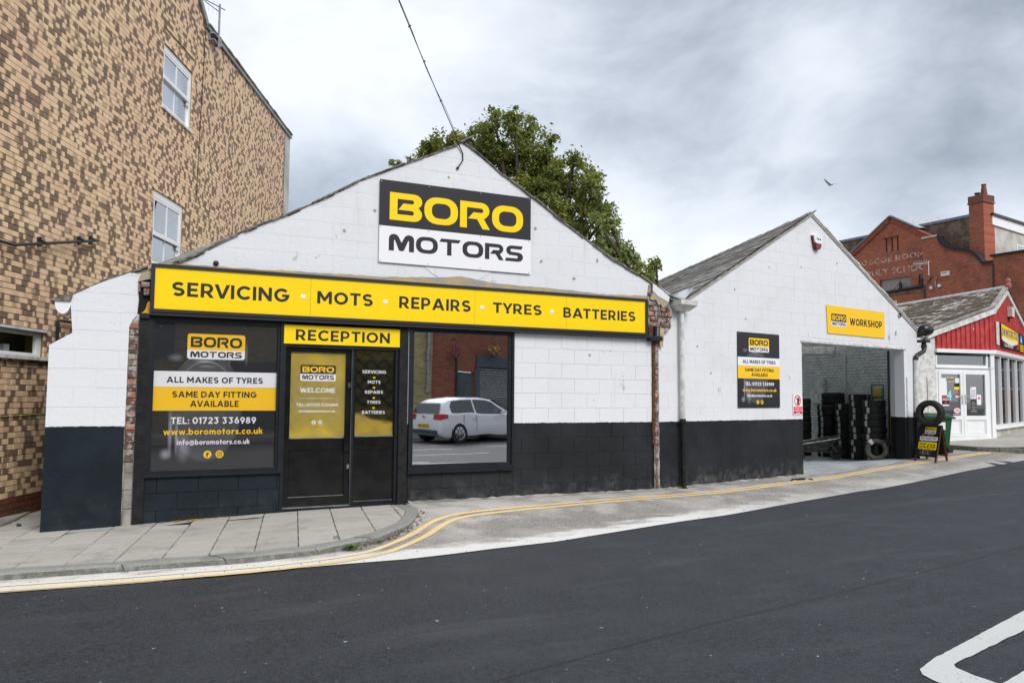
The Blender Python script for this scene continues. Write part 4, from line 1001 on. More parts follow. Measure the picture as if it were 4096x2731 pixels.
mb = MB(); mb.box(Frame((-.80, 10.6), (0, 1)), 0, .25, -.002, .02, -.3, 1.088); mb.build('corner_strip', M['plinth'], gar)
# exposed brick edge between the render and the shopfront
mb = MB(); mb.box(F, .0, .132, 0, .006, -.12, 2.36); mb.build('mortar_strip', M['oldmortar'], gar)
Rb = random.Random(5); q = []; z = .66
while z < 2.33:
    h = .076 * Rb.uniform(.95, 1.05); q.append((.020 + Rb.uniform(0, .012), .128 - Rb.uniform(0, .006), z + .004, z + h - .004)); z += h
z = -.11
for h in (.22, .22, .20, .13): q.append((.03 + Rb.uniform(0, .008), .125, z + .004, z + h - .004)); z += h
pieces('edge_brick', 'edge_brickwork', F, q[:-4], 0, .022, M['oldbrick'], gar, 60, .005, .008, 6)
pieces('edge_stone', 'edge_stonework', F, q[-4:], 0, .018, M['roughconc'], gar, 60, .003, .01, 7)
# broken masonry around the sign ends
mb = MB(); mb.prism(F, jag([(.11, 2.44), (.24, 2.44), (.24, 2.98), (.13, 2.93)], .004, .05, 3), .002, .010); mb.build('cavity', M['dark'], gar)
MB().prism(F, jag([(.10, 2.83), (.26, 2.87), (.26, 2.97), (.14, 2.94)], .006, .04, 4), .008, .05).build('bare_render', M['cream'], gar)
pieces('bolster_brick', 'bolster', F, [(.135, .235, 2.76, 2.825), (.165, .235, 2.66, 2.75), (.105, .13, 2.70, 2.80)], .008, .06, M['oldbrick'], gar, 10, .004, .008, 9)
MB().prism(F, jag([(.15, 2.44), (.24, 2.44), (.24, 2.60), (.20, 2.55), (.19, 2.50)], .008, .03, 5), .01, .055).build('foam_filler', M['foam'], gar)
MB().box(F, .13, .24, .008, .075, 2.385, 2.44).build('lintel_end', M['frame'], gar)
# right hand end: brick quoin, old iron post, broken render
Rb = random.Random(8); q = []; z = .02
while z < 2.42: h = .076; q.append((7.715 + Rb.uniform(-.006, .006), 7.768 + Rb.uniform(-.01, .01), z + .004, z + h - .004)); z += h
mb = MB(); mb.prism(F, jag([(7.70, -.2), (7.80, -.2), (7.785, 2.45), (7.70, 2.45)], .006, .06, 5), .0, .012); mb.build('mortar_strip', M['oldmortar'], gar)
pieces('edge_brick', 'edge_brickwork', F, q, 0, .026, M['oldbrick'], gar, 60, .008, .008, 12)
MB().prism(F, jag([(7.655, .72), (7.70, .72), (7.70, 2.42), (7.655, 2.42)], .006, .05, 7), .0, .032).build('iron_post', M['rust'], gar)
q = []
for r_, (z0, z1) in enumerate(((2.62, 2.70), (2.705, 2.78), (2.79, 2.865), (2.875, 2.95), (2.96, 3.03), (3.04, 3.11), (3.12, 3.18))):
    a = 7.575 + (.04 if r_ % 2 else 0); lim = (8.02, 8.0, 8.05, 8.0, 7.93, 7.84, 7.76)[r_]
    while a < lim - .03: l = Rb.uniform(.09, .2); q.append((a, min(a + l, lim), z0, z1)); a += l + .01
MB().prism(F, jag([(7.56, 2.44), (7.80, 2.44), (8.03, 2.60), (8.06, 2.90), (7.95, 3.08), (7.72, 3.26), (7.60, 3.30), (7.56, 3.1)], .008, .05, 9), -.05, .012).build('bare_masonry', M['oldmortar'], gar)
pieces('quoin_brick', 'quoin_brickwork', F, q, .01, .034, M['oldbrick'], gar, 60, .008, .008, 13)
MB().prism(F, jag([(7.60, 3.06), (7.66, 3.20), (7.64, 3.34), (7.98, 3.12), (7.95, 3.00), (7.85, 2.93), (7.80, 2.99), (7.76, 2.97), (7.72, 3.05)][::-1], .005, .05, 10), .03, .052).build('loose_render', M['bare'], gar)
MB().prism(F, jag([(7.64, 3.20), (7.66, 3.32), (7.98, 3.12), (7.96, 3.03), (7.74, 3.12)][::-1], .005, .05, 11), .0525, .060).build('render_flap', M['plinth'], gar)
MB().prism(F, jag([(7.79, 2.30), (7.86, 2.30), (7.88, 2.58), (7.80, 2.62)], .006, .04, 12), .01, .04).build('cream_patch', M['cream'], gar)
mb = MB(); mb.box(F, 7.57, 7.66, .0, .05, 2.44, 2.62); mb.build('old_sign_box', M['rust'], gar)
mb = MB(); mb.box(F, 7.66, 7.70, .0, .09, 2.44, 2.63); mb.box(F, 7.56, 7.80, .0, .11, 2.385, 2.438); mb.build('sign_bracket', M['frame'], gar)
# cream strip of bare render and the roundel behind the big sign
MB().prism(F, jag([(.3, 3.06), (7.55, 3.055), (7.55, 3.115), (6.8, 3.09), (5.8, 3.125), (4.9, 3.13), (4.3, 3.20), (4.0, 3.16), (3.2, 3.11), (1.5, 3.09), (.5, 3.085)], .006, .07, 13), .0085, .013, back=False).build('bare_render', M['bare'], gar)
MB().prism(F, ring(4.27, 3.88, .78, 48),    .004, .009, [ring(4.27, 3.88, .60, 40)], back=False).build('roundel', M['paint'], gar)
MB().prism(F, ring(4.27, 3.88, .60, 40), .004, .006, back=False).build('roundel_disc', M['paint'], gar)
mb = MB(); mb.prism(F, arc(-.68, 2.545, .085, .15, 180, 360, 8), -.4, .03); mb.build('gutter_end', M['whitepvc'], gar)
mb = MB(); mb.prism(F, [(-.80, 2.545), (-.60, 2.545), (-.58, 2.62), (-.60, 2.64), (-.82, 2.56)], -.5, .05); mb.build('eaves_slate', M['verge'], gar)
# roof and ragged slate verge
dep = Vector((.3153, .949, 0)).normalized()
def slope(name, p0, p1, L, th, mat, parent, drop=.03, extra=None):
    a, b = Vector(p0), Vector(p1); v = dep * L; dn = Vector((0, 0, -th)); mb = MB()
    q = [a, b, b + v, a + v]; mb.add(q + [p + dn for p in q], [(0, 1, 2, 3), (7, 6, 5, 4), (0, 4, 5, 1), (1, 5, 6, 2), (2, 6, 7, 3), (3, 7, 4, 0)])
    return mb.build(name, mat, parent)
slope('roof_slope', F.P(-.75, -.2, 2.55), F.P(4.29, -.2, 5.13), 14, .06, M['slate'], gar); slope('roof_slope', F.P(4.29, -.2, 5.13), F.P(8.25, -.2, 3.02), 14, .06, M['slate'], gar)
mb = MB(); a = F.P(-.50, -.25, -.3); b = F.P(7.7, -.25, -.3); v = dep * 13.9
mb.add([a + v, b + v, b + v + Vector((0, 0, 3.3)), a + v + Vector((.2, 0, 5.2)) + Vector((4, 0, 0)), a + v + Vector((0, 0, 2.9))], [(0, 1, 2, 3, 4)])
mb.add([a, a + v, a + v + Vector((0, 0, 2.85)), a + Vector((0, 0, 2.85))], [(0, 1, 2, 3)]); mb.build('side_wall', M['dark'], gar)
Rv = random.Random(31); VP = [(-.70, 2.56), (-.23, 2.825), (.04, 2.945), (.34, 2.995), (.68, 3.165), (1.32, 3.565), (2.01, 3.925), (2.87, 4.445), (4.08, 5.045), (4.29, 5.165), (4.43, 5.105), (4.92, 4.795), (5.47, 4.485), (6.22, 4.03), (6.91, 3.65), (7.63, 3.335), (8.08, 3.06)]
for i in range(len(VP) - 1):
    p, q_ = Vector((VP[i][0], 0, VP[i][1])), Vector((VP[i + 1][0], 0, VP[i + 1][1])); L = (q_ - p).length; t = (q_ - p).normalized(); nn = Vector((-t.z, 0, t.x)); s = 0
    while s < L:
        l = Rv.uniform(.14, .30); c = p + t * (s + l / 2) + nn * Rv.uniform(.0, .014); hh = Rv.uniform(.007, .014); tt = (t + nn * Rv.uniform(-.05, .05)).normalized(); n2 = Vector((-tt.z, 0, tt.x)); ex = Rv.uniform(.015, .045)
        mb = MB(); mb.obox((c.x, 10.6 + .12 - ex / 2, c.z), tt * (l / 2 + .01), Vector((0, .12 + ex / 2, 0)), n2 * hh)
        if Rv.random() < .5: mb.obox((c.x + .02, 10.6 + .10, c.z), tt * (l / 3), Vector((0, .11, 0)), n2 * (hh + .006))
        mb.build('verge_slate', M['verge'], gar); s += l
MB().tube([F.P(4.33, .02, 5.16), F.P(4.35, .02, 5.215), F.P(4.41, .02, 5.235), F.P(4.47, .02, 5.20), F.P(4.50, .02, 5.13)], .022, 8).build('ridge_end', M['rubber'], gar)
mb = MB(); Rw = random.Random(2)
# painted-over hook
MB().lathe([(0, -.03), (.015, -.03), (.02, -.01), (.03, -.004), (.036, .0)], 12, F.P(.98, .02, 3.12), 'Y').build('old_fixing', M['rust'], gar)
mb = MB()
for s, z in ((6.62, 3.62), (5.52, 4.02), (3.02, 4.02), (2.60, 3.70), (5.62, 3.52), (6.2, 3.3), (4.1, 4.62), (6.48, 2.12)): mb.prism(F, jag(ring(s, z, .022, 8), .007, .02, int(s * 10)), .0078, .0105, back=False)
mb.build('paint_chip', M['bare'], gar)
# ---------------- shopfront
mb = MB(); mb.box(F, .133, .25, 0, .045, -.14, 2.383); mb.build('pilaster', M['tarblack'], gar)
blk = courses(.25, 1.835, -.14, .48, .47, .21, .004, off=.3); pieces('riser_block', 'riser', F, blk, -.01, .012, M['plinth'], gar, 20, .002, .004, 2)
mb = MB(); mb.box(F, .25, 3.53, -.3, -.245, -.3, 2.44); 
MB().box(F, .25, 1.84, -.25, .007, -.3, .50).build('riser_wall', M['groove'], gar)
def frame_rect(mb, s0, s1, z0, z1, w_, d0, d1, wb=None, wt=None):
    wb = w_ if wb is None else wb; wt = w_ if wt is None else wt
    mb.box(F, s0, s0 + w_, d0, d1, z0, z1); mb.box(F, s1 - w_, s1, d0, d1, z0, z1)
    mb.box(F, s0 + w_, s1 - w_, d0, d1, z1 - wt, z1); mb.box(F, s0 + w_, s1 - w_, d0, d1, z0, z0 + wb)
mb = MB(); frame_rect(mb, .25, 1.835, .49, 2.44, .035, -.06, .03, .03, .03); frame_rect(mb, .285, 1.80, .52, 2.41, .03, -.06, .005, .03, .055)
wd = mb.build('shop_window', M['frame'], gar)
MB().box(F, .23, 1.845, .0, .055, .475, .505).build('sill', M['frame'], wd)
MB().box(F, .31, 1.775, -.036, -.031, .55, 2.36).build('pane', M['glass'], wd)
PZ = -.042
MB().box(F, .30, 1.785, PZ - .004, PZ, .545, 2.36).build('poster', posterprint('window_poster_print', F, .30, 1.77, .545, 2.36), wd)
def band(name, s0, s1, z0, z1, d, mat, parent): return MB().box(F, s0, s1, d, d + .0018, z0, z1).build(name, mat, parent)
band('poster_band', .302, 1.783, 1.564, 1.757, PZ, M['signwhite'], wd); band('poster_band', .302, 1.783, 1.272, 1.562, PZ, M['yellow2'], wd)
def logo(Fr, s0, s1, z0, zs, z1, d, parent, top, bot, c1, c2, r=None, ins=.055, th=.0015):
    w_ = s1 - s0; r = w_ * .045 if r is None else r; h1, h0 = z1 - zs, zs - z0
    MB().prism(Fr, rrect(s0, s1, zs, z1, r, (0, 0, 1, 1)), d, d + th, back=False).build('logo_panel', top, parent)
    MB().prism(Fr, rrect(s0, s1, z0, zs - .0005, r, (1, 1, 0, 0)), d, d + th, back=False).build('logo_panel', bot, parent)
    m_ = MB(); wordmark(m_, Fr, BORO, s0 + w_ * ins, s1 - w_ * ins, zs + h1 * .17, z1 - h1 * .19, d + th, th); m_.build('logo_lettering', c1, parent)
    m_ = MB(); wordmark(m_, Fr, MOTORS, s0 + w_ * ins, s1 - w_ * ins, z0 + h0 * .20, zs - h0 * .16, d + th, th); m_.build('logo_lettering', c2, parent)
def icons(Fr, s0, s1, z, r, d, parent, disc, ink, th=.0012):
    m_ = MB(); m_.prism(Fr, ring(s0, z, r, 20), d, d + th, back=False); m_.prism(Fr, ring(s1, z, r, 20), d, d + th, back=False); m_.build('icon_disc', disc, parent)
    m_ = MB(); text(m_, Fr, 'f', s0 - r * .38, s0 + r * .34, z - r * .68, r * 1.22, d + th, th)
    m_.prism(Fr, rrect(s1 - r * .58, s1 + r * .58, z - r * .58, z + r * .58, r * .25), d + th, d + 2 * th, [rrect(s1 - r * .46, s1 + r * .46, z - r * .46, z + r * .46, r * .16)], back=False)
    m_.prism(Fr, ring(s1, z, r * .30, 14), d + th, d + 2 * th, [ring(s1, z, r * .19, 12)], back=False); m_.prism(Fr, ring(s1 + r * .34, z + r * .33, r * .07, 8), d + th, d + 2 * th, back=False)
    m_.build('icon_mark', ink, parent)
logo(F, .684, 1.369, 1.912, 2.027, 2.228, PZ, wd, M['yellow2'], M['signwhite'], M['ink2'], M['ink2'])
mb = MB(); text(mb, F, 'ALL MAKES OF TYRES', .460, 1.60, 1.615, .074, PZ + .002); text(mb, F, 'SAME DAY FITTING', .530, 1.528, 1.436, .074, PZ + .002); text(mb, F, 'AVAILABLE', .739, 1.312, 1.320, .076, PZ + .002); mb.build('lettering', M['ink2'], wd)
mb = MB(); text(mb, F, 'TEL: 01723 336989', .527, 1.529, 1.109, .082, PZ + .0005); text(mb, F, 'info@boromotors.co.uk', .603, 1.461, .852, .062, PZ + .0005); mb.build('lettering', M['signwhite'], wd)
mb = MB(); text(mb, F, 'www.boromotors.co.uk', .445, 1.617, .976, .076, PZ + .0005); mb.build('lettering', M['yellow2'], wd)
icons(F, .96, 1.102, .729, .048, PZ, wd, M['yellow2'], M['ink2'])
# reception door and side light
mb = MB(); mb.box(F, 1.835, 1.872, -.16, .02, -.05, 2.44); mb.box(F, 1.872, 3.42, -.16, .0, 2.10, 2.14); mb.box(F, 2.752, 2.785, -.16, -.01, .0, 2.10); mb.box(F, 3.362, 3.405, -.16, -.01, .0, 2.10); mb.box(F, 1.872, 3.42, -.16, -.05, 2.14, 2.44)
mb.box(F, 2.30, 2.80, .0, .022, 2.095, 2.115); mb.build('door_frame', M['frame'], gar)
MB().box(F, 3.405, 3.530, -.2, .03, -.05, 2.44).build('post', M['tarblack'], gar)
MB().box(F, 1.835, 3.42, -.25, .004, -.3, .012).build('step', M['tarblack'], gar)
dD = -.035
mb = MB(); mb.box(F, 1.876, 1.95, dD - .05, dD, .03, 2.095); mb.box(F, 2.675, 2.748, dD - .05, dD, .03, 2.095); mb.box(F, 1.95, 2.675, dD - .05, dD, 2.04, 2.095); mb.box(F, 1.95, 2.675, dD - .05, dD, .76, .905); mb.box(F, 1.95, 2.675, dD - .05, dD, .03, .145)
door = mb.build('door', M['gloss'], gar)
MB().box(F, 1.955, 2.670, dD - .042, dD - .012, .147, .758).build('panel', M['gloss'], door)
mb = MB(); mb.box(F, 1.95, 2.675, dD - .012, dD - .001, .1465, .153); mb.box(F, 1.948, 2.677, dD - .012, dD + .002, .905, .917); mb.build('bead', M['galv'], door)
MB().box(F, 1.95, 2.675, dD - .030, dD - .026, .917, 2.04).build('film', treadplate('tread_plate_print', 0, False), door)
MB().box(F, 1.95, 2.675, dD - .012, dD - .009, .917, 2.04).build('pane', M['doorglass'], door)
fz = dD - .0255
logo(F, 2.077, 2.547, 1.661, 1.755, 1.874, fz, door, M['ink'], M['signwhite'], M['yellow2'], M['ink2'], th=.0012)
mb = MB(); text(mb, F, 'WELCOME', 2.076, 2.546, 1.507, .064, fz); text(mb, F, 'TEL: 01723 336989', 2.031, 2.588, 1.322, .046, fz); text(mb, F, 'info@boromotors.co.uk', 2.071, 2.547, 1.247, .036, fz); mb.box(F, 2.096, 2.523, fz, fz + .001, 1.430, 1.434); mb.build('lettering', M['signwhite'], door)
icons(F, 2.267, 2.352, 1.115, .028, fz, door, M['signwhite'], M['ink2'])
MB().box(F, 2.66, 2.742, dD, dD + .035, .727, .928).build('handle', M['gloss'], door)
mb = MB(); mb.box(F, 2.713, 2.742, dD, dD + .006, .497, .555); mb.box(F, 2.709, 2.741, dD, dD + .006, 1.582, 1.643); mb.build('lock', M['chrome'], door)
mb = MB(); mb.box(F, 2.7485, 2.7515, -.012, -.004, .03, 2.09); mb.build('door_strip', M['galv'], gar)
mb = MB(); mb.box(F, 1.86, 2.752, -.05, .012, .012, .026); mb.build('threshold', M['galv'], gar)
mb = MB(); mb.box(F, 2.785, 2.812, dD - .05, dD, .012, 2.10); mb.box(F, 3.348, 3.362, dD - .05, dD, .012, 2.10); mb.box(F, 2.812, 3.348, dD - .05, dD, 2.085, 2.10); mb.box(F, 2.812, 3.348, dD - .05, dD, .755, .918); mb.box(F, 2.812, 3.348, dD - .05, dD, .012, .055)
sl = mb.build('side_light', M['gloss'], gar)
MB().box(F, 2.814, 3.346, dD - .042, dD - .012, .057, .753).build('panel', M['gloss'], sl)
mb = MB(); mb.box(F, 2.812, 3.348, dD - .012, dD - .002, .0555, .0605); mb.box(F, 2.812, 3.348, dD - .012, dD + .001, .918, .929); mb.build('bead', M['galv'], sl)
MB().box(F, 2.812, 3.348, dD - .030, dD - .026, .93, 2.085).build('film', treadplate('tread_plate_clear', 0, True), sl)
MB().box(F, 2.812, 3.348, dD - .012, dD - .009, .93, 2.085).build('pane', M['glass'], sl)
MB().box(F, 2.929, 3.229, dD, dD + .012, .808, .878).build('letter_plate', M['gloss'], sl)
mb = MB(); text(mb, F, 'SERVICING', 2.907, 3.243, 1.775, .045, fz); text(mb, F, 'MOTS', 2.987, 3.166, 1.637, .043, fz); text(mb, F, 'REPAIRS', 2.950, 3.203, 1.500, .043, fz); text(mb, F, 'TYRES', 2.981, 3.171, 1.363, .042, fz); text(mb, F, 'BATTERIES', 2.916, 3.236, 1.225, .043, fz); mb.build('lettering', M['signwhite'], sl)
mb = MB()
for z in (1.72, 1.582, 1.444, 1.306): mb.prism(F, rrect(3.059, 3.092, z - .012, z + .012, .008), fz, fz + .001, back=False)
mb.build('bullet', M['yellow2'], sl)
# dim room behind the reception glass, with a wall and a poster-yellow counter end
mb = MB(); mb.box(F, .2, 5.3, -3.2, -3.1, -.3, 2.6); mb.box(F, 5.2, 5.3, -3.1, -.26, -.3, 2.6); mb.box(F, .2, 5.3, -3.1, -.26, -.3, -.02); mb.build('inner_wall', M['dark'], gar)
# mirror-like window with film
mb = MB(); frame_rect(mb, 3.55, 5.17, .43, 2.43, .035, -.06, .035, .05, .03); frame_rect(mb, 3.585, 5.135, .48, 2.40, .035, -.06, .01, .045, .03)
w2 = mb.build('film_window', M['frame'], gar)
MB().box(F, 3.53, 5.165, .03, .065, .405, .432).build('sill', M['frame'], w2)
MB().box(F, 3.615, 5.105, -.033, -.028, .52, 2.375).build('pane', M['film'], w2)

# ---------------- signs on the garage
sg = thing('fascia_sign', 'long yellow fascia sign with black edge listing servicing to batteries', 'sign', F.P(3.9, .09, 2.46))
mb = MB(); mb.box(F, .24, 7.505, .03, .118, 2.462, 2.502); mb.box(F, .24, 7.505, .03, .118, 3.010, 3.050); mb.box(F, .24, .285, .03, .118, 2.502, 3.010); mb.box(F, 7.462, 7.505, .03, .118, 2.502, 3.010); mb.box(F, .24, 7.80, .02, .105, 2.425, 2.461); mb.build('edge_frame', M['ink'], sg)
for a, b in ((.285, 2.1515), (2.1535, 4.4945), (4.4965, 6.0085), (6.0105, 7.462)): MB().box(F, a + (0.001), b, .03, .100, 2.502, 3.010).build('face_panel', M['yellow'], sg)
for wd_, a, b, z0, H in (('SERVICING', .478, 1.880, 2.671, .174), ('MOTS', 2.240, 2.989, 2.679, .164), ('REPAIRS', 3.362, 4.429, 2.680, .163), ('TYRES', 4.783, 5.583, 2.690, .150), ('BATTERIES', 5.958, 7.271, 2.680, .152)):
    mb = MB(); text(mb, F, wd_, a, b, z0, H, .1005); mb.build('lettering', M['ink'], sg)
for s in (2.058, 3.168, 4.608, 5.762): MB().prism(F, rrect(s - .036, s + .036, 2.734, 2.782, .022), .100, .1025, back=False).build('bullet', M['signwhite'], sg)
bs = thing('name_sign', 'large two-part name sign, charcoal over white, high on the gable', 'sign', F.P(4.25, .03, 3.31))
MB().box(F, 3.08, 5.425, .022, .032, 3.8205, 4.465).build('board', M['ink'], bs); MB().box(F, 3.08, 5.43, .022, .032, 3.31, 3.8195).build('board', M['signwhite'], bs)
for i, (l, a) in enumerate(zip(BORO, range(4))): pass
mb = MB(); wordmark(mb, F, BORO, 3.222, 5.294, 3.912, 4.300, .032, .003, .075); mb.build('lettering', M['yellow'], bs)
mb = MB(); wordmark(mb, F, MOTORS, 3.219, 5.295, 3.481, 3.716, .032, .003, .10); mb.build('lettering', M['ink'], bs)
for s in (3.10, 3.8, 4.6, 5.40):
    for z in (3.33, 3.80, 4.44):
        mb = MB(); mb.lathe([(0, -.004), (.007, -.003), (.009, 0)], 8, F.P(s, .032, z), 'Y'); mb.build('screw', M['galv'], bs)
rs = thing('reception_sign', 'yellow board lettered RECEPTION over the black door', 'sign', F.P(2.6, .02, 2.14))
MB().box(F, 1.84, 3.418, .003, .026, 2.142, 2.388).build('board', M['yellow'], rs)
mb = MB(); text(mb, F, 'RECEPTION', 1.989, 3.261, 2.190, .142, .026); mb.build('lettering', M['ink'], rs)
# overhead service cable
mb = MB(); A_, B_ = Vector((4.20, 10.52, 5.17)), Vector((2.66, 8.52, 5.98)); pts = []
for i in range(26):
    t = i / 8.; p = A_ + (B_ - A_) * t; p.z += .11 * t * (t - 1) * .6; pts.append(p)
mb.tube(pts, .0062, 6); q2 = [A_ + (B_ - A_) * t + Vector((.012 * math.sin(t * 9), 0, .016 * math.sin(t * 7) - .0)) for t in [i / 12 for i in range(13)]]; mb.tube(q2, .0035, 5)
for t in (.33, .62, .85): 
    c = A_ + (B_ - A_) * t; mb.tube([c - Vector((.012, 0, .012)), c + Vector((.012, 0, .012))], .009, 6)
cb = mb.build('service_cable', M['cable'], loc=A_); tag(cb, 'thin black overhead cable running down to the gable peak', 'cable')
mb = MB(); mb.tube([F.P(4.19, .06, 5.17), F.P(4.25, .03, 5.10), F.P(4.31, .02, 5.0), F.P(4.315, .018, 4.90), F.P(4.25, .018, 4.80), F.P(4.235, .0, 4.78)], .009, 6); mb.lathe([(0, -.03), (.018, -.02), (.022, 0)], 8, F.P(4.235, .012, 4.775), 'Y'); mb.build('cable_tail', M['cable'], gar)
# ================================================================== WORKSHOP
W = Frame((7.73, 10.6), (0.98495205, 0.17282785))
ws = thing('workshop_building', 'white gabled workshop with black base and open vehicle doorway', 'workshop', W.P(4.2, 0, 0))
WOUT = [(.07, -.3), (8.30, -.3), (8.30, 3.02), (4.37, 5.11), (.72, 3.16), (.07, 3.12)]
DOOR = (3.975, 7.72, -.31, 2.555)
MB().prism(W, [(.07, -.3), (3.975, -.3), (3.975, 2.555), (7.72, 2.555), (7.72, -.3), (8.30, -.3), (8.30, 3.02), (4.42, 5.06), (4.37, 5.055), (.72, 3.085), (.07, 3.06)], -.22, 0).build('wall', M['groove'], ws)
pl = courses(0., 8.35, -.27, 5.2,   .45, .2247, .003, outline=[(.08, -.27), (8.30, -.27), (8.30, 3.02), (4.39, 5.07), (4.35, 5.06), (.72, 3.09), (.08, 3.06)], holes=[DOOR], off=.15)
pl2 = []
for p in pl:       # trim what reaches over the lintel
    if isinstance(p, tuple) and p[2] < 2.555 < p[3] and p[0] < 7.72 and p[1] > 3.975: p = (p[0], p[1], 2.60, p[3]); 
    if isinstance(p, tuple) and p[3] - p[2] < .02: continue
    pl2.append(p)
pieces('block', 'blockwork', W, pl2, 0, .0024, M['paint_w'], ws, 300, .0004, .002, 14)
MB().prism(W, jag([(3.93, 2.555), (7.82, 2.558), (7.80, 2.605), (3.95, 2.60)], .003, .08, 6), -.24, .022).build('lintel', M['oldwhite'], ws)
# door reveals (thick piers running back), inner leaf edge with an orange strip
RV = Frame(tuple(W.P(7.72, 0, 0)[:2]), dep[:2])
mb = MB(); a = W.P(7.72, 0, 0); b = W.P(8.28, 0, 0); v = dep * .54
for z0, z1 in ((-.3, 3.0),):
    q = [a - W.n * .01, b - W.n * .2, b + v, a + v]; mb.add([Vector((p.x, p.y, z)) for z in (z0, z1) for p in q], [(0, 1, 2, 3), (4, 5, 6, 7), (0, 1, 5, 4), (1, 2, 6, 5), (2, 3, 7, 6), (3, 0, 4, 7)])
mb.build('door_pier', M['paint_w'], ws)
mb = MB(); c = a + dep * .56 + W.d * (-.01); mb.obox((c.x, c.y, 1.37), W.d * .02, dep * .03, (0, 0, 1.19)); mb.build('door_edge', M['blackplastic'], ws)
mb = MB(); c = a + dep * .53 + W.d * (-.012); mb.obox((c.x, c.y, .95), W.d * .006, dep * .006, (0, 0, .75)); mb.build('door_seal', M['hose'], ws)
mb = MB(); mb.box(RV, .20, .24, -.015, .02, 1.62, 1.66); mb.tube([RV.P(.22, .03, 1.64) + Vector((0, 0, -.04)) + RV.d * (.05 * math.cos(t / 10 * 6.28)) + Vector((0, 0, .05 * math.sin(t / 10 * 6.28))) for t in range(11)], .005, 5); mb.build('pull_ring', M['blackplastic'], ws)
mb = MB(); a0 = W.P(3.975, 0, 0); v = dep * .3
q = [a0 - W.n * .01, a0 + v, a0 + v - W.d * .2, a0 - W.d * .2 - W.n * .2]; mb.add([Vector((p.x, p.y, z)) for z in (-.3, 2.6) for p in q], [(0, 1, 2, 3), (4, 5, 6, 7), (0, 1, 5, 4), (1, 2, 6, 5), (2, 3, 7, 6), (3, 0, 4, 7)]); mb.build('door_pier', M['paint_w'], ws)
# inside: floor, painted brick side wall, back wall, ceiling timbers
def inz(s, t): return (.015 + max(0, s - 4) * .042) * (1 - sm(t / 2.2)) + .004
mb = MB(); k = 0
for j in range(17):
    t = j * .5 - .06
    for i in range(11):
        s = 3.9 + (8.0 - 3.9) * i / 10 if t < .5 else .3 + (8.0 - .3) * i / 10
        p = W.P(s, 0, 0) + dep * t; mb.v.append((p.x, p.y, inz(s, t) if t > 0 else inz(s, 0)))
for j in range(16):
    for i in range(10): mb.f.append((j * 11 + i, j * 11 + i + 1, (j + 1) * 11 + i + 1, (j + 1) * 11 + i))
mb.build('workshop_floor', M['scaff'], ws)
AP = [(11.40, 11.12), (11.483, 11.07), (12.282, 11.16), (13.389, 11.37), (14.213, 11.53), (15.25, 11.82), (15.35, 11.95)]
mb = MB()
for i in range(25):
    x = 11.40 + (15.35 - 11.40) * i / 24; y1 = yw(x) + .04; y0 = min(y1 - .03, lerp(x, [p[0] for p in AP], [p[1] for p in AP]) + .012 * math.sin(i * 2.3))
    mb.v += [(x, y0, hz(x, y0) + .006), (x, (y0 + y1) / 2, hz(x, (y0 + y1) / 2) + .012), (x, y1, max(hz(x, y1) + .012, inz((x - 7.73) / .985, 0)))]
mb.f = [(i * 3 + j, i * 3 + 3 + j, i * 3 + 4 + j, i * 3 + 1 + j) for i in range(24) for j in (0, 1)]
mb.build('apron_slab', M['concrete'], ws)
IW = Frame(tuple((W.P(8.14, 0, 0))[:2]), dep[:2])      # the side wall; its outward side (+d) faces right, so the room is on -d
IWr = Frame(tuple((W.P(8.14, 0, 0) + dep * 9.5)[:2]), (-dep)[:2])   # same wall walked the other way, +d faces into the room
MB().box(IWr, 0, 9.2, -.2, 0, -.2, 3.1).build('side_wall', M['paintjoint'], ws)
rc = courses(1.2, 8.9, .0, 3.05, .232, .0775, .012, off=.1, jitter=.014, seed=4)
pieces('wall_brick', 'wall_brickwork', IWr, [r_ for r_ in rc], 0, .0085, M['brickpaint'], ws, 300, .004, .010, 15)
bk = W.P(.1, 0, 0) + dep * 9.3; be = W.P(8.3, 0, 0) + dep * 9.3; BK = Frame(tuple(bk[:2]), tuple((be - bk)[:2]))
MB().box(BK, 0, 8.2, -.2, 0, -.2, 5.0).build('back_wall', M['brickpaint'], ws)
LW = Frame(tuple(W.P(.2, 0, 0)[:2]), dep[:2]); MB().box(LW, .2, 9.3, -.2, 0, -.3, 3.2).build('side_wall', M['brickpaint'], ws)
mb = MB(); c0 = Vector((14.0, 13.72, 0)); c1 = Vector((15.14, 13.18, 0)); t = (c1 - c0).normalized(); nn = Vector((t.y, -t.x, 0))
BMf = Frame(tuple(c0[:2]), tuple(t[:2])); mb.box(BMf, -1.5, (c1 - c0).length, -.25, 0, 2.51, 2.68); mb.box(BMf, -1.5, (c1 - c0).length, -.8, -.25, 2.51, 2.54); mb.build('door_gear_box', M['oldwhite'], ws)
mb = MB()
for s in (.13, .92): mb.box(BMf, s - .012, s + .012, .0, .02, 2.46, 2.70); mb.box(BMf, s - .02, s + .02, .0, .03, 2.66, 2.70)
mb.build('bracket', M['oldwhite'], ws)
mb = MB()
for s, z in ((.30, 2.55), (.70, 2.56), (.86, 2.55)): mb.lathe([(0, -.012), (.01, -.01), (.012, 0)], 8, BMf.P(s, .002, z), 'Y')
mb.build('bolt', M['blackplastic'], ws)
mb = MB()
for k in range(8):
    p = W.P(.3, 0, 0) + dep * (1. + 1.1 * k); e = W.P(8.1, 0, 0) + dep * (1. + 1.1 * k); mb.obox(((p.x + e.x) / 2, (p.y + e.y) / 2, 3.12), (e - p) / 2, dep * .03, (0, 0, .07))
mb.build('tie_beam', M['oldwhite'], ws)
mb = MB(); mb.tube([IWr.P(6.75, .03, 2.6), IWr.P(6.75, .03, .2)], .018, 6); mb.box(IWr, 6.68, 6.70, .016, .028, .2, 2.6); mb.build('conduit', M['brickpaint'], ws)
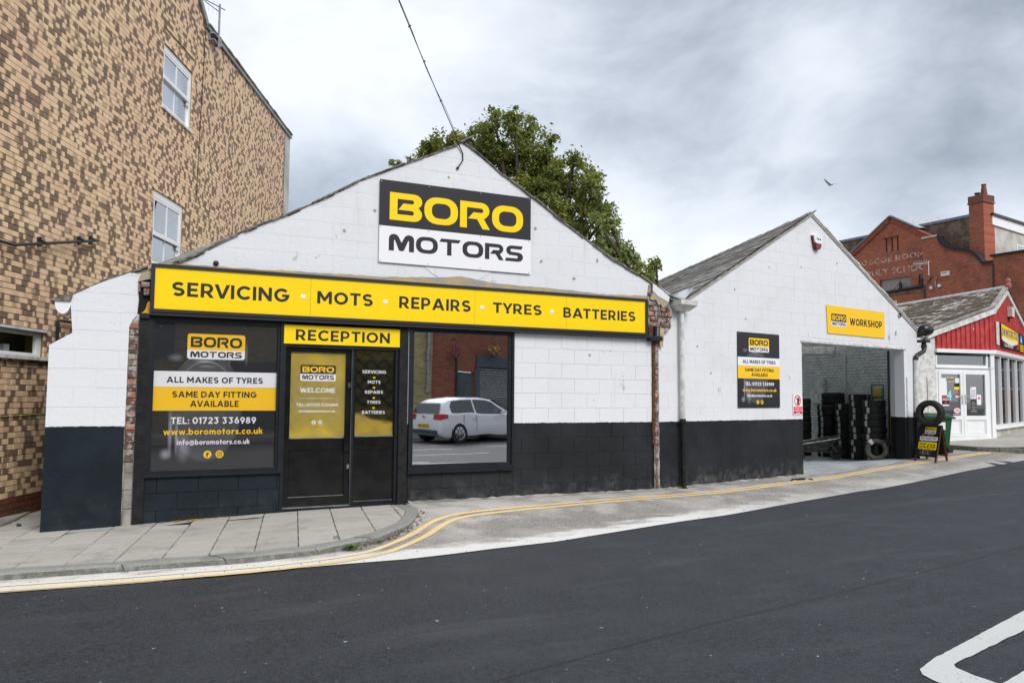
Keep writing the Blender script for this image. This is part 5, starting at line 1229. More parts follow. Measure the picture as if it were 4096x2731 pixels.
mb = MB(); p = IWr.P(4.9, .016, 0); mb.prism(IWr, [(5.05, 1.35), (5.75, 1.35), (5.75, 2.0), (5.45, 2.0), (5.05, 1.62)], .016, .10); mb.build('boxing', M['oldwhite'], ws)
# roof: stepped slate courses, ridge tiles, lead valley
def onroof(a, t, up):     # a along the W facade, t back along the ridge
    p = W.P(a, 0, up) + dep * t; return p
sl_ = Vector((4.37 - .62, 5.11 - 3.08)).normalized(); Lr = math.hypot(4.37 - .60, 5.115 - 3.07); nc = 24; RL = 17.0
for k in range(nc):
    u0, u1 = Lr * k / nc - .03, Lr * (k + 1) / nc + .02; mb = MB(); Rk = random.Random(k + 40); n_ = 46; lf = Rk.uniform(.016, .034)
    for i in range(n_ + 1):
        t = -.03 + RL * i / n_; jj = Rk.uniform(-.008, .008)
        for u, lift in ((u0 + jj, lf + jj), (u0 + jj, .008), (u1, .008)):
            q_ = onroof(.60 + sl_.x * u - sl_.y * lift * 1., t, 3.07 + sl_.y * u + sl_.x * lift); mb.v.append(tuple(q_))
    for i in range(n_):
        for j in (0, 2):
            a_, b_ = (i * 3 + 0, i * 3 + 1) if j == 0 else (i * 3 + 0, i * 3 + 2)
            mb.f.append((a_, b_, b_ + 3, a_ + 3))
    mb.build('slate_course', M['slate'], ws)
slope('roof_slope', onroof(.55, -.02, 3.02), onroof(4.37, -.02, 5.10), RL, .05, M['slate'], ws); A_, B_ = onroof(4.37, -.02, 5.10), onroof(8.40, -.02, 2.98); f_ = lambda u: A_ + (B_ - A_) * u      # far slope, out of view; glazing added to brighten the workshop inside
slope('roof_slope', A_, f_(.06), RL, .06, M['slate'], ws); slope('roof_slope', f_(.93), B_, RL, .06, M['slate'], ws)
for t0, t1 in ((0, .45), (9.6, RL)): slope('roof_slope', f_(.06) + dep * t0, f_(.93) + dep * t0, t1 - t0, .06, M['slate'], ws)
for i in range(8):
    t0 = .45 + i * 1.144; slope('added_roof_light', f_(.061) + dep * t0, f_(.929) + dep * t0, 1.10, .004, M['added_rooflight'], ws); slope('added_glazing_bar', f_(.061) + dep * (t0 + 1.10), f_(.929) + dep * (t0 + 1.10), .044, .05, M['oldwhite'], ws)
t = .0; k = 0
while t < RL - .3:
    l = .44; mb = MB(); Rk = random.Random(k); e = Rk.uniform(-.008, .008)
    for j, (tt, r_) in enumerate(((t, .115 + e), (t + l + .02, .097 + e))):
        for i in range(7):
            q_ = math.radians(-10 + 200 * i / 6); p = onroof(4.37 + r_ * 1.1 * math.cos(q_), tt, 5.035 + r_ * .9 * math.sin(q_)); mb.v.append(tuple(p))
    for j in range(6): mb.f.append((j, j + 1, 8 + j, 7 + j))
    for (a_, z_) in ((-.16, -.03),): pass
    mb.f.append(tuple(range(7))); mb.build('ridge_tile', M['slate'], ws); t += l; k += 1
Rv = random.Random(33)
for (p, q_, nm) in (((.66, 3.105), (4.37, 5.10), 0), ((4.37, 5.115), (8.34, 3.03), 1)):
    p, q_ = Vector((p[0], 0, p[1])), Vector((q_[0], 0, q_[1])); L = (q_ - p).length; tv = (q_ - p).normalized(); s = 0
    while s < L:
        l = Rv.uniform(.16, .34); c = p + tv * (s + l / 2) + Vector((0, 0, Rv.uniform(-.004, .008))); P_ = W.P(c.x, 0, c.z); ax = (W.d * tv.x + Vector((0, 0, tv.z))); up = (W.d * -tv.z + Vector((0, 0, tv.x)))
        ax = (ax + up * Rv.uniform(-.03, .03)).normalized()
        hh_ = .075 if nm else .03; mb = MB(); mb.obox(P_ + W.n * (Rv.uniform(-.005, .012) - (hh_ * .75 if nm else .02)) + up * (0 if nm else -.008), ax * (l / 2 + .008), W.n * hh_, up * Rv.uniform(.006, .016)); mb.build('verge_slate', M['verge'] if nm == 0 else M['oldwhite'], ws); s += l
mb = MB(); mb.add([W.P(.60, .03, 3.10), W.P(.66, .03, 3.11), W.P(.90, .02, 3.32), W.P(.78, -.1, 3.30), W.P(.55, -.25, 3.12)], [(0, 1, 2, 3, 4)]); mb.add([W.P(.05, .03, 3.30), W.P(.42, .05, 3.09), W.P(.50, .04, 3.09), W.P(.25, -.1, 3.30), W.P(.0, -.1, 3.40)], [(0, 1, 2, 3, 4)]); mb.build('lead_flashing', M['lead'], ws)
mb = MB(); mb.add([tuple(onroof(.28, t_, z_)) for t_ in (-.1, 17) for z_ in (3.16,)] + [tuple(onroof(.62, t_, 3.10)) for t_ in (17, -.1)], [(0, 1, 2, 3)]); mb.build('valley', M['lead'], ws)
mb = MB(); mb.box(W, .42, .66, -.12, .0, 3.07, 3.135); mb.build('valley_stop', M['roughconc'], ws)
# hopper, downpipes
mb = MB(); top = [(.34, .26), (.34, .02), (.735, .02), (.735, .26)]; bot = [(.42, .16), (.42, .03), (.64, .03), (.64, .16)]
mb.add([W.P(a_, d_, 3.075) for a_, d_ in top] + [W.P(a_, d_, 3.0) for a_, d_ in top] + [W.P(a_, d_, 2.905) for a_, d_ in bot], [(4, 5, 1, 0), (5, 6, 2, 1), (6, 7, 3, 2), (7, 4, 0, 3), (8, 9, 5, 4), (9, 10, 6, 5), (10, 11, 7, 6), (11, 8, 4, 7), (8, 11, 10, 9), (0, 1, 2, 3)])
mb.build('hopper', M['oldwhite'], ws)
mb = MB(); mb.tube([W.P(.545, .075, 2.92), W.P(.56, .075, 1.13)], .040, 12); mb.build('downpipe', M['oldwhite'], ws, smooth=True)
mb = MB(); mb.tube([W.P(.56, .075, 1.13), W.P(.57, .075, .02), ], .042, 12); mb.tube([W.P(.56, .075, 1.06), W.P(.56, .075, 1.12)], .052, 12); mb.tube([W.P(.57, .075, .02), W.P(.58, .11, -.03)], .042, 10); mb.box(W, .49, .64, .0, .03, 1.035, 1.055); mb.build('downpipe', M['tarblack'], ws, smooth=True)
mb = MB(); mb.tube([W.P(8.13, .06, 2.40), W.P(8.10, .06, 1.17)], .045, 12); mb.build('downpipe', M['oldwhite'], ws, smooth=True)
mb = MB(); mb.tube([W.P(8.10, .06, 1.17), W.P(8.09, .06, .18)], .045, 12); mb.tube([W.P(8.10, .06, 1.10), W.P(8.10, .06, 1.20)], .056, 12); mb.build('downpipe', M['tarblack'], ws, smooth=True)
mb = MB(); mb.tube([W.P(8.50, .05, 2.78), W.P(8.49, .06, 2.60), W.P(8.46, .06, 2.55), W.P(8.17, .06, 2.44), W.P(8.13, .06, 2.40), W.P(8.13, .06, 2.34)], .05, 12); mb.tube([W.P(8.50, .05, 2.62), W.P(8.50, .05, 2.70)], .06, 12); mb.box(W, 8.36, 8.66, -.05, .12, 2.745, 2.80); mb.build('downpipe_bend', M['blackplastic'], ws, smooth=True)
mb = MB(); mb.tube([W.P(7.80, .02, 1.95), W.P(7.80, .02, .18)], .016, 8)
for z in (1.52, 1.35, .62): mb.box(W, 7.76, 7.86, .0, .022, z - .008, z + .008)
mb.build('thin_pipe', M['paint_w'], ws)
mb = MB(); Rw = random.Random(3)
for s, z in ((7.12, 2.78), (2.3, 2.9), (1.0, 2.35), (5.2, 4.2), (2.0, 3.4), (3.0, 3.9), (4.0, 4.0), (7.4, 2.9), (1.35, 1.9)): mb.prism(W, jag([(s - .015, z - .05), (s + .02, z - .04), (s + .025, z + .05), (s - .01, z + .06)] if z > 2.77 and s > 7 else ring(s, z, .016, 7), .007, .03, int(s * 10)), .0078, .0105, back=False)
mb.build('paint_chip', M['bare'], ws)
mb = MB(); mb.lathe([(0, .05), (.03, .05), (.03, .03), (.045, .02), (.05, 0)], 12, W.P(7.55, .03, 3.30), 'Y'); mb.build('old_fixing', M['rust'], ws)
# chalky scuffs at the foot
# ---------------- signs and small fittings on the workshop
po = thing('tyre_poster', 'dark upright poster about tyres on the white workshop wall', 'poster', W.P(2.65, .02, 1.3))
MB().box(W, 2.048, 3.255, .012, .018, 1.305, 2.655).build('board', posterprint('board_poster_print', W, 2.05, 3.255, 1.305, 2.655), po)
PD = .018
band2 = lambda z0, z1, mat: MB().box(W, 2.049, 3.254, PD, PD + .0018, z0, z1).build('poster_band', mat, po)
band2(2.056, 2.209, M['signwhite']); band2(1.827, 2.054, M['yellow2'])
logo(W, 2.362, 2.945, 2.310, 2.404, 2.559, PD, po, M['yellow2'], M['signwhite'], M['ink2'], M['ink2'])
mb = MB(); text(mb, W, 'ALL MAKES OF TYRES', 2.186, 3.130, 2.100, .060, PD + .002); text(mb, W, 'SAME DAY FITTING', 2.247, 3.078, 1.955, .058, PD + .002); text(mb, W, 'AVAILABLE', 2.426, 2.899, 1.868, .060, PD + .002); mb.build('lettering', M['ink2'], po)
mb = MB(); text(mb, W, 'TEL: 01723 336989', 2.248, 3.078, 1.701, .062, PD + .0005); text(mb, W, 'info@boromotors.co.uk', 2.305, 3.023, 1.500, .046, PD + .0005); mb.build('lettering', M['signwhite'], po)
mb = MB(); text(mb, W, 'www.boromotors.co.uk', 2.177, 3.152, 1.594, .056, PD + .0005); mb.build('lettering', M['yellow2'], po)
icons(W, 2.603, 2.723, 1.404, .038, PD, po, M['yellow2'], M['ink2'])
for s in (2.07, 3.235):
    for z in (1.325, 2.63): mb = MB(); mb.lathe([(0, -.003), (.006, -.002), (.008, 0)], 8, W.P(s, .019, z), 'Y'); mb.build('screw', M['galv'], po)
wk = thing('workshop_sign', 'yellow sign lettered WORKSHOP above the open doorway', 'sign', W.P(5.87, .02, 2.76))
MB().prism(W, [(4.797, 3.33), (4.826, 2.768), (6.934, 2.764), (6.93, 3.316)], .012, .020).build('board', M['yellow2'], wk)
logo(W, 4.955, 5.480, 2.922, 3.018, 3.171, .020, wk, M['ink'], M['signwhite'], M['yellow2'], M['ink2'], th=.002)
mb = MB(); text(mb, W, 'WORKSHOP', 5.609, 6.822, 2.975, .142, .0205); mb.build('lettering', M['ink2'], wk)
ne = thing('no_entry_sign', 'small white and red no unauthorised entry sign beside the doorway', 'sign', W.P(3.81, .01, 1.16))
MB().box(W, 3.655, 3.957, .010, .015, 1.163, 1.545).build('board', M['signwhite'], ne)
MB().prism(W, ring(3.80, 1.438, .104, 30), .015, .017, [ring(3.80, 1.438, .084, 30)], back=False).build('prohibition_ring', M['signred'], ne)
hd = [(-.035, -.075), (.015, -.085), (.03, -.055), (.035, -.03), (.075, .022), (.066, .03), (.036, .002), (.055, .06), (.045, .064), (.027, .015), (.035, .08), (.024, .081), (.012, .018), (.008, .082), (-.003, .081), (-.002, .015), (-.015, .07), (-.025, .066), (-.016, .0), (-.03, -.02)]
MB().prism(W, [(3.812 + p[0] * .95, 1.435 + p[1] * .9) for p in hd], .0152, .0165, back=False).build('hand_symbol', M['ink2'], ne)
MB().prism(W, [(3.722, 1.508), (3.735, 1.517), (3.876, 1.364), (3.864, 1.356)], .0172, .0182, back=False).build('prohibition_bar', M['signred'], ne)
MB().box(W, 3.671, 3.945, .015, .0165, 1.185, 1.322).build('text_panel', M['signred'], ne)
mb = MB(); text(mb, W, 'Strictly no', 3.70, 3.91, 1.284, .030, .0165); text(mb, W, 'unauthorised', 3.676, 3.94, 1.240, .030, .0165); text(mb, W, 'entry', 3.75, 3.87, 1.199, .028, .0165); mb.build('lettering', M['signwhite'], ne)
for s in (3.665, 3.947):
    for z in (1.175, 1.535): mb = MB(); mb.lathe([(0, -.003), (.006, -.002), (.008, 0)], 8, W.P(s, .016, z), 'Y'); mb.build('screw', M['ink2'], ne)
al = thing('burglar_alarm', 'white and dark red burglar alarm box near the workshop peak', 'alarm box', W.P(4.46, .02, 4.39))
up_ = [(4.33, 4.655), (4.36, 4.67), (4.58, 4.675), (4.605, 4.655), (4.585, 4.52), (4.56, 4.505), (4.385, 4.515), (4.36, 4.53)]; lo_ = [(4.36, 4.527), (4.385, 4.512), (4.56, 4.502), (4.583, 4.515), (4.55, 4.42), (4.49, 4.385), (4.45, 4.385), (4.40, 4.43)]
MB().prism(W, up_, .01, .085).build('shell', M['whitepvc'], al); MB().prism(W, lo_, .01, .08).build('lens', M['alarmred'], al)
MB().prism(W, [(4.325, 4.66), (4.36, 4.66), (4.40, 4.43), (4.385, 4.42)], .0, .06).build('side_trim', M['alarmred'], al)
mb = MB(); text(mb, W, 'iss', 4.415, 4.545, 4.575, .05, .0855); mb.build('lettering', M['ink2'], al)
fl = thing('security_light', 'black twin security lamp with white motion sensor under the workshop eaves', 'lamp', W.P(8.42, .1, 2.84))
mb = MB(); c = W.P(8.40, .12, 3.02); mb.lathe([(0, .20), (.10, .19), (.13, .12), (.13, -.05), (.09, -.10), (0, -.11)], 12, tuple(c), 'X'); mb.box(W, 8.32, 8.52, -.02, .1, 2.93, 2.97); mb.build('lamp_head', M['blackplastic'], fl, smooth=True)
mb = MB(); mb.lathe([(0, .07), (.045, .07), (.045, -.05), (0, -.05)], 12, tuple(W.P(8.50, .12, 2.91)), 'Z'); mb.build('sensor', M['whitepvc'], fl)
mb = MB(); c = W.P(8.46, .12, 2.80); mb.lathe([(.075 * math.sin(math.radians(a_)), .06 * math.cos(math.radians(a_))) for a_ in range(0, 181, 20)], 12, tuple(c), 'Z'); mb.build('sensor_eye', simple('grey_dome', (.10, .095, .09), .4), fl, smooth=True)
# ================================================================== TYRES
def make_tyre(name, label, r, wd, mat, group=None, paper=True, ang=0.):
    t = thing(name, label, 'tyre', (0, 0, 0), group); h = wd / 2
    prof = [(.60, -.62), (.575, -.78), (.62, -.92), (.72, -1.0), (.83, -1.02), (.92, -.95), (.965, -.80), (.992, -.66), (.992, -.60), (.962, -.58), (.962, -.50), (.995, -.48), (.998, -.24), (.965, -.22), (.965, -.14), (1., -.12), (1., .12)]
    prof = prof + [(a, -b) for a, b in reversed(prof[:-1])]
    prof += [(.62, .55), (.90, .50), (.93, 0), (.90, -.50), (.62, -.55)]
    def rm(rr, hh, k, j):
        if abs(hh) > .57 * h and rr > .93 * r and rr < .9935 * r and k % 2: return rr - .020 * r
        return rr
    MB().lathe([(a * r, b * h) for a, b in prof], 56, closed=True, rmod=rm).build('tread_body', mat, t, smooth=True)
    if paper:
        mb = MB(); n = 5
        for i in range(n + 1):
            q = ang + math.radians(-8 + 16 * i / n)
            for hh, rr in ((-.80, .985), (-.5, 1.008), (.5, 1.008), (.80, .985)): mb.v.append((rr * r * math.cos(q), rr * r * math.sin(q), hh * h))
        mb.f = [(i * 4 + j, i * 4 + 4 + j, i * 4 + 5 + j, i * 4 + 1 + j) for i in range(n) for j in range(3)]
        mb.build('paper_label', M['label'], t)
    return t
ORD = ['first', 'second', 'third', 'fourth', 'fifth', 'sixth', 'seventh', 'eighth', 'ninth', 'tenth', 'eleventh']
proto = make_tyre('stacked_tyre', 'x', .25, .158, M['rubber'], 'tyres stacked inside the workshop'); used = [False]
stacks = [((15.50, 12.86, .075), 9, .152, 'stack under the green hose reel', .25), ((15.77, 13.50, .06), 10, .152, 'stack touching the hose reel stack', .25),
          ((16.10, 14.22, .02), 9, .1475, 'short stack behind the wheelbarrow wheel', .245), ((16.19, 14.85, .0), 11, .146, 'tallest stack with two wide tyres on top', .25),
          ((16.07, 15.24, -.01), 10, .147, 'stack half hidden by the doorway edge', .25)]
stacks[4] = ((15.86, 15.42, -.01), 10, .147, 'stack half hidden by the doorway edge', .25)
Rt = random.Random(17)
for (b, n, pitch, where, r) in stacks:
    to = Vector((-b[0], -b[1], 0)).normalized(); lf = Vector((-.9, .437, 0)); dv = to * .62 + lf * .78; base = math.atan2(dv.y, dv.x)
    for k in range(n):
        if not used[0]: t = proto; used[0] = True
        else: t = copy_tree(proto)
        top = n - 1 - k; big = n == 11 and top < 2
        t.location = (b[0] + Rt.uniform(-.012, .012) + (.13 if big else 0), b[1] + Rt.uniform(-.012, .012) + (-.06 if big else 0), b[2] + pitch * (k + .5) + (.01 if big else 0))
        t.rotation_euler = (Rt.uniform(-.012, .012), Rt.uniform(-.012, .012), base + Rt.uniform(-.14, .14) + (2.2 if big else 0)); sc_ = (1.12 if big else Rt.uniform(.97, 1.02)) * r / .25; t.scale = (sc_, sc_, pitch / .152)
        t['label'] = ('black tyre, %s from the top of the %s' % (ORD[top], where)) if top else 'black tyre at the very top of the %s' % where
        t['group'] = 'tyres stacked inside the workshop'
lean = make_tyre('leaning_tyre', 'dusty worn tyre standing on edge against the doorway pier', .245, .165, M['rubberdust'], None, False)
lean.location = (15.16, 12.56, .345); lean.rotation_euler = (math.radians(84), 0, math.radians(-42))
mb = MB()
for i in range(5):
    q = math.radians(113 + 5.5 * i)
    for rr, hh in ((.255, .02), (.25, .082), (.19, .094), (.14, .085)): mb.v.append((rr * math.cos(q), rr * math.sin(q), hh))
mb.f = [(i * 4 + j, i * 4 + 4 + j, i * 4 + 5 + j, i * 4 + 1 + j) for i in range(4) for j in range(3)]
mb.build('paper_label', M['label'], lean)
lean2 = make_tyre('leaning_tyre', 'second standing tyre with white tag, tucked behind the dusty one', .25, .165, M['rubber'], None, True)
lean2.location = (15.42, 12.53, .33); lean2.rotation_euler = (math.radians(86), math.radians(40), math.radians(-50))
# ---- hose reel on top of the nearest stack
hr = thing('hose_reel', 'green hose reel with yellow hose resting on a tyre stack', 'hose reel', (15.55, 12.86, 1.45))
ax = Vector((.62, -.78, 0)).normalized(); fw = Vector((.78, .62, 0)).normalized(); c = Vector((15.58, 12.84, 1.60))
def disc(mb, c, ax, r, th, n=22):
    a = ax.orthogonal().normalized(); b = ax.cross(a); vs = [c + ax * s_ * th / 2 + (a * math.cos(6.2832 * i / n) + b * math.sin(6.2832 * i / n)) * r for s_ in (-1, 1) for i in range(n)]
    mb.add(vs, [tuple(range(n - 1, -1, -1)), tuple(range(n, 2 * n))] + [(i, (i + 1) % n, n + (i + 1) % n, n + i) for i in range(n)])
for s_ in (-.1, .1): mb = MB(); disc(mb, c + ax * s_, ax, .15, .014); mb.build('flange', M['reelgreen'], hr)
mb = MB()
for i in range(7):
    a = ax.orthogonal().normalized(); b = ax.cross(a); o_ = c + ax * (-.08 + .027 * i); mb.tube([o_ + (a * math.cos(t / 16 * 6.2832) + b * math.sin(t / 16 * 6.2832)) * .115 for t in range(17)], .012, 6)
mb.tube([c + ax * .0 + Vector((0, 0, .12)), c - ax * .14 + Vector((0, 0, .17)), c - ax * .2 + Vector((0, 0, .02)), c - ax * .22 - Vector((0, 0, .12)), c + fw * .25 - ax * .1 - Vector((0, 0, .15))], .009, 6)
mb.build('hose', M['hose'], hr, smooth=True)
mb = MB()
for s_ in (-.125, .125): mb.tube([c + ax * s_ - fw * .17 - Vector((0, 0, .15)), c + ax * s_ - fw * .10 + Vector((0, 0, .12)), c + ax * s_ + fw * .06 + Vector((0, 0, .20)), c + ax * s_ + fw * .2 + Vector((0, 0, .12)), c + ax * s_ + fw * .2 - Vector((0, 0, .15))], .013, 6)
mb.tube([c - ax * .125 + fw * .06 + Vector((0, 0, .20)), c + ax * .125 + fw * .06 + Vector((0, 0, .20))], .013, 6); mb.build('stand', M['shutter'], hr, smooth=True)

# ---- wheelbarrow (local x forward, y left)
wb = thing('wheelbarrow', 'dark steel wheelbarrow with one pneumatic wheel inside the workshop', 'wheelbarrow', (0, 0, 0))
tr = MB(); rim_ = [(-.52, -.27, .37), (.52, -.30, .53), (.52, .30, .53), (-.52, .27, .37)]; bo = [(-.28, -.17, .22), (.24, -.16, .23), (.24, .16, .23), (-.28, .17, .22)]
tr.add(rim_ + bo + [(x * .98, y * .96, z - .0) for x, y, z in rim_] + [(x * .97, y * .93, z + .012) for x, y, z in bo], [(0, 1, 5, 4), (1, 2, 6, 5), (2, 3, 7, 6), (3, 0, 4, 7), (4, 5, 6, 7), (8, 12, 13, 9), (9, 13, 14, 10), (10, 14, 15, 11), (11, 15, 12, 8), (12, 15, 14, 13), (0, 8, 9, 1), (1, 9, 10, 2), (2, 10, 11, 3), (3, 11, 8, 0)])
tr.build('tray', M['barrow'], wb)
MB().tube([Vector(p) for p in rim_ + [rim_[0]]], .011, 6).build('tray_rim', M['steeltube'], wb)
for s_ in (-1, 1):
    MB().tube([(-.98, .26 * s_, .47), (-.80, .26 * s_, .44), (-.55, .24 * s_, .30), (-.25, .21 * s_, .205), (.25, .15 * s_, .195), (.55, .075 * s_, .185), (.74, .07 * s_, .18)], .014, 6).build('frame_tube', M['barrow'] if s_ > 0 else M['barrow'], wb, smooth=True)
    MB().tube([(-.98, .26 * s_, .47), (-.82, .26 * s_, .445)], .021, 8).build('grip', M['steeltube'], wb)
    MB().tube([(-.40, .22 * s_, .26), (-.34, .24 * s_, .03), (-.26, .24 * s_, .012), (-.16, .23 * s_, .03), (-.08, .19 * s_, .20)], .013, 6).build('leg', M['barrow'], wb, smooth=True)
    MB().tube([(.56, .075 * s_, .185), (.30, .17 * s_, .42)], .010, 6).build('brace', M['steeltube'], wb)
MB().tube([(.72, -.07, .18), (.76, -.05, .18), (.77, 0, .18), (.76, .05, .18), (.72, .07, .18)], .015, 6).build('nose_bar', M['steeltube'], wb)
MB().obox((.55, 0, .56), (.15, 0, .06), (0, .022, 0), (0, 0, .012)).build('trowel_handle', M['reelgreen'], wb)
wl = MB().lathe([(.11, -.03), (.125, -.042), (.155, -.042), (.172, -.022), (.176, 0), (.172, .022), (.155, .042), (.125, .042), (.11, .03)], 40, (.57, 0, .175), 'Y', rmod=lambda r_, h_, k, j: r_ - (.007 if k % 2 and r_ > .165 else 0)).build('wheel', M['rubberdust'], wb)
MB().lathe([(0, -.02), (.09, -.012), (.112, -.03), (.112, .03), (.09, .012), (0, .02)], 24, (.57, 0, .175), 'Y').build('rim', M['barrow'], wl)
wb.rotation_euler = (0, 0, math.atan2(-.437, .9) + .12); wb.location = (14.83, 14.05, .015)
rs_ = MB(); c = Vector((14.28, 14.45, 0)); rs_.lathe([(.0, .20), (.11, .19), (.17, .12), (.20, .05), (.19, 0), (0, 0)], 9, tuple(c), 'Z', rmod=lambda r_, h_, k, j: r_ * (1 + .16 * math.sin(k * 2.1)))
tag(rs_.build('rubber_block', M['blackplastic'], loc=c), 'dark lumpy rubber block on the workshop floor by the doorway edge', 'block')
pt = thing('paint_tin', 'small grey tin standing behind the wheelbarrow legs', 'tin', (14.62, 14.50, 0)); MB().lathe([(0, 0), (.075, 0), (.075, .2), (.06, .2), (.06, .18), (0, .18)], 16, (14.62, 14.50, 0)).build('can', M['steeltube'], pt); MB().tube([(14.55, 14.5, .17), (14.56, 14.46, .09), (14.62, 14.42, .06), (14.68, 14.46, .09), (14.695, 14.5, .17)], .004, 5).build('handle', M['galv'], pt)

# ================================================================== PAVEMENT BOARD WITH TYRE ON TOP
ab = thing('pavement_board', 'brown wooden A-board advertising part worn tyres at the kerb', 'sign board', (15.5, 11.47, .17))
g1, g2 = Vector((15.309, 11.722, .165)), Vector((15.253, 11.162, .160)); g3, g4 = Vector((15.80, 11.80, .19)), Vector((15.741, 11.249, .185)); tp1, tp2 = Vector((15.555, 11.735, .905)), Vector((15.50, 11.20, .900))
def bar(mb, a, b, u, v): a, b = Vector(a), Vector(b); mb.obox((a + b) / 2, (b - a) / 2, u, v)
wv = (g2 - g1).normalized()
for a, b in ((g1, tp1), (g2, tp2), (g3, tp1), (g4, tp2)):
    t = (b - a).normalized(); nn = t.cross(wv).normalized(); mb = MB(); ins = wv * (.022 if a in (g1, g3) else -.022); bar(mb, a + ins, b + ins, wv * .021, nn * .014); mb.build('leg', M['brownwood'], ab)
for (a, b, c_, d_, nm) in ((g1, g2, tp1, tp2, 1), (g3, g4, tp1, tp2, -1)):
    for u in (.17, .985):
        p, q_ = a + (c_ - a) * u, b + (d_ - b) * u; t = (c_ - a).normalized(); nn = t.cross(wv).normalized(); mb = MB(); bar(mb, p, q_, t * .022, nn * .013); mb.build('rail', M['brownwood'], ab)
class Tilt:       # plane frame on the sloping front of the board: s along its width, z up the slope
    def __init__(s, a, b, c_, d_): s.o = a; s.s = (b - a); s.L = s.s.length; s.s = s.s.normalized(); s.t = ((c_ + d_) / 2 - (a + b) / 2); s.H = s.t.length; s.t = s.t.normalized(); s.nn = s.s.cross(s.t).normalized(); s.nn = s.nn if s.nn.x < 0 else -s.nn; s.d = s.s; s.n = s.nn
    def P(s, a, d, z): return s.o + s.s * a + s.t * z + s.nn * d
TB = Tilt(g1, g2, tp1, tp2); H_, L_ = TB.H, TB.L
MB().box(TB, .0, L_, .014, .022, .17 * H_ - .02, H_ + .005).build('face_panel', M['ink2'], ab)
TBk = Tilt(g3, g4, tp1, tp2); 
mb = MB(); mb.box(TBk, .0, L_, -.022, -.014, .17 * H_ - .02, H_ + .005); mb.build('back_panel', M['ink2'], ab)
bz = .17 * H_; bh_ = H_ - bz; pz_ = lambda f: bz + bh_ * f
mb = MB()
for i in range(5): mb.box(TB, L_ * (.22 + .11 * i), L_ * (.30 + .11 * i), .022, .0224, pz_(.03), pz_(.72))
mb.build('tread_print', simple('tread_print', (.02, .02, .022), .4, .4, (.30, .30, .33), 14, .8), ab)
logo(TB, L_ * .31, L_ * .80, pz_(.735), pz_(.835), pz_(.96), .0228, ab, M['yellow'], M['signwhite'], M['ink2'], M['ink2'], th=.0012)
MB().prism(TB, rrect(L_ * .13, L_ * .93, pz_(.50), pz_(.635), .02), .0228, .024, back=False).build('text_panel', M['signwhite'], ab)
MB().prism(TB, rrect(L_ * .11, L_ * .93, pz_(.20), pz_(.455), .025), .0228, .024, back=False).build('text_panel', M['yellow'], ab)
mb = MB(); text(mb, TB, 'PART WORN TYRES', L_ * .175, L_ * .885, pz_(.545), .036, .024, .0012); text(mb, TB, 'FITTED', L_ * .17, L_ * .46, pz_(.345), .040, .024, .0012); text(mb, TB, 'FROM', L_ * .17, L_ * .455, pz_(.245), .040, .024, .0012); text(mb, TB, '\u00a330', L_ * .51, L_ * .87, pz_(.245), .092, .024, .0012); mb.build('lettering', M['ink2'], ab)
tt = make_tyre('display_tyre', 'clean black tyre standing upright on top of the A-board', .285, .19, M['rubber'], None, False)
tt.location = (15.56, 11.50, 1.178); tt.rotation_euler = (math.radians(90), 0, math.radians(90 + 17))
# ---- wheelie bin
bn = thing('wheelie_bin', 'green wheelie bin behind the A-board beside the workshop corner', 'bin', (17.0, 12.35, .22))
BF = Frame((16.72, 12.42), (.90, -.437)); z0 = .23
mb = MB(); b0 = [(.06, -.50), (.50, -.50), (.50, -.06), (.06, -.06)]; b1 = [(.0, -.58), (.56, -.58), (.56, .0), (.0, .0)]
mb.add([BF.P(a, d, z0 + .06) for a, d in b0] + [BF.P(a, d, z0 + .83) for a, d in b1], [(3, 2, 1, 0), (4, 5, 6, 7), (0, 1, 5, 4), (1, 2, 6, 5), (2, 3, 7, 6), (3, 0, 4, 7)]); mb.box(BF, -.03, .59, -.60, .03, z0 + .80, z0 + .84); mb.build('body', M['bingreen'], bn)
mb = MB(); mb.add([BF.P(a, d, z0 + .845) for a, d in ((-.035, -.62), (.60, -.62), (.60, .045), (-.035, .045))] + [BF.P(a, d, z0 + .925) for a, d in ((.03, -.58), (.53, -.58), (.48, -.03), (.03, -.03))], [(3, 2, 1, 0), (4, 5, 6, 7), (0, 1, 5, 4), (1, 2, 6, 5), (2, 3, 7, 6), (3, 0, 4, 7)]); mb.box(BF, .56, .70, -.50, -.1, z0 + .80, z0 + .835); mb.build('lid', M['bingreen'], bn)
for d in (-.52, -.04): mb = MB(); mb.lathe([(0, -.025), (.08, -.025), (.095, 0), (.08, .025), (0, .025)], 18, tuple(BF.P(.52, d, z0 + .085)), 'Y'); mb.build('wheel', M['rubber'], bn)
MB().box(BF, .16, .40, .0, .004, z0 + .55, z0 + .72).build('sticker', M['signwhite'], bn)

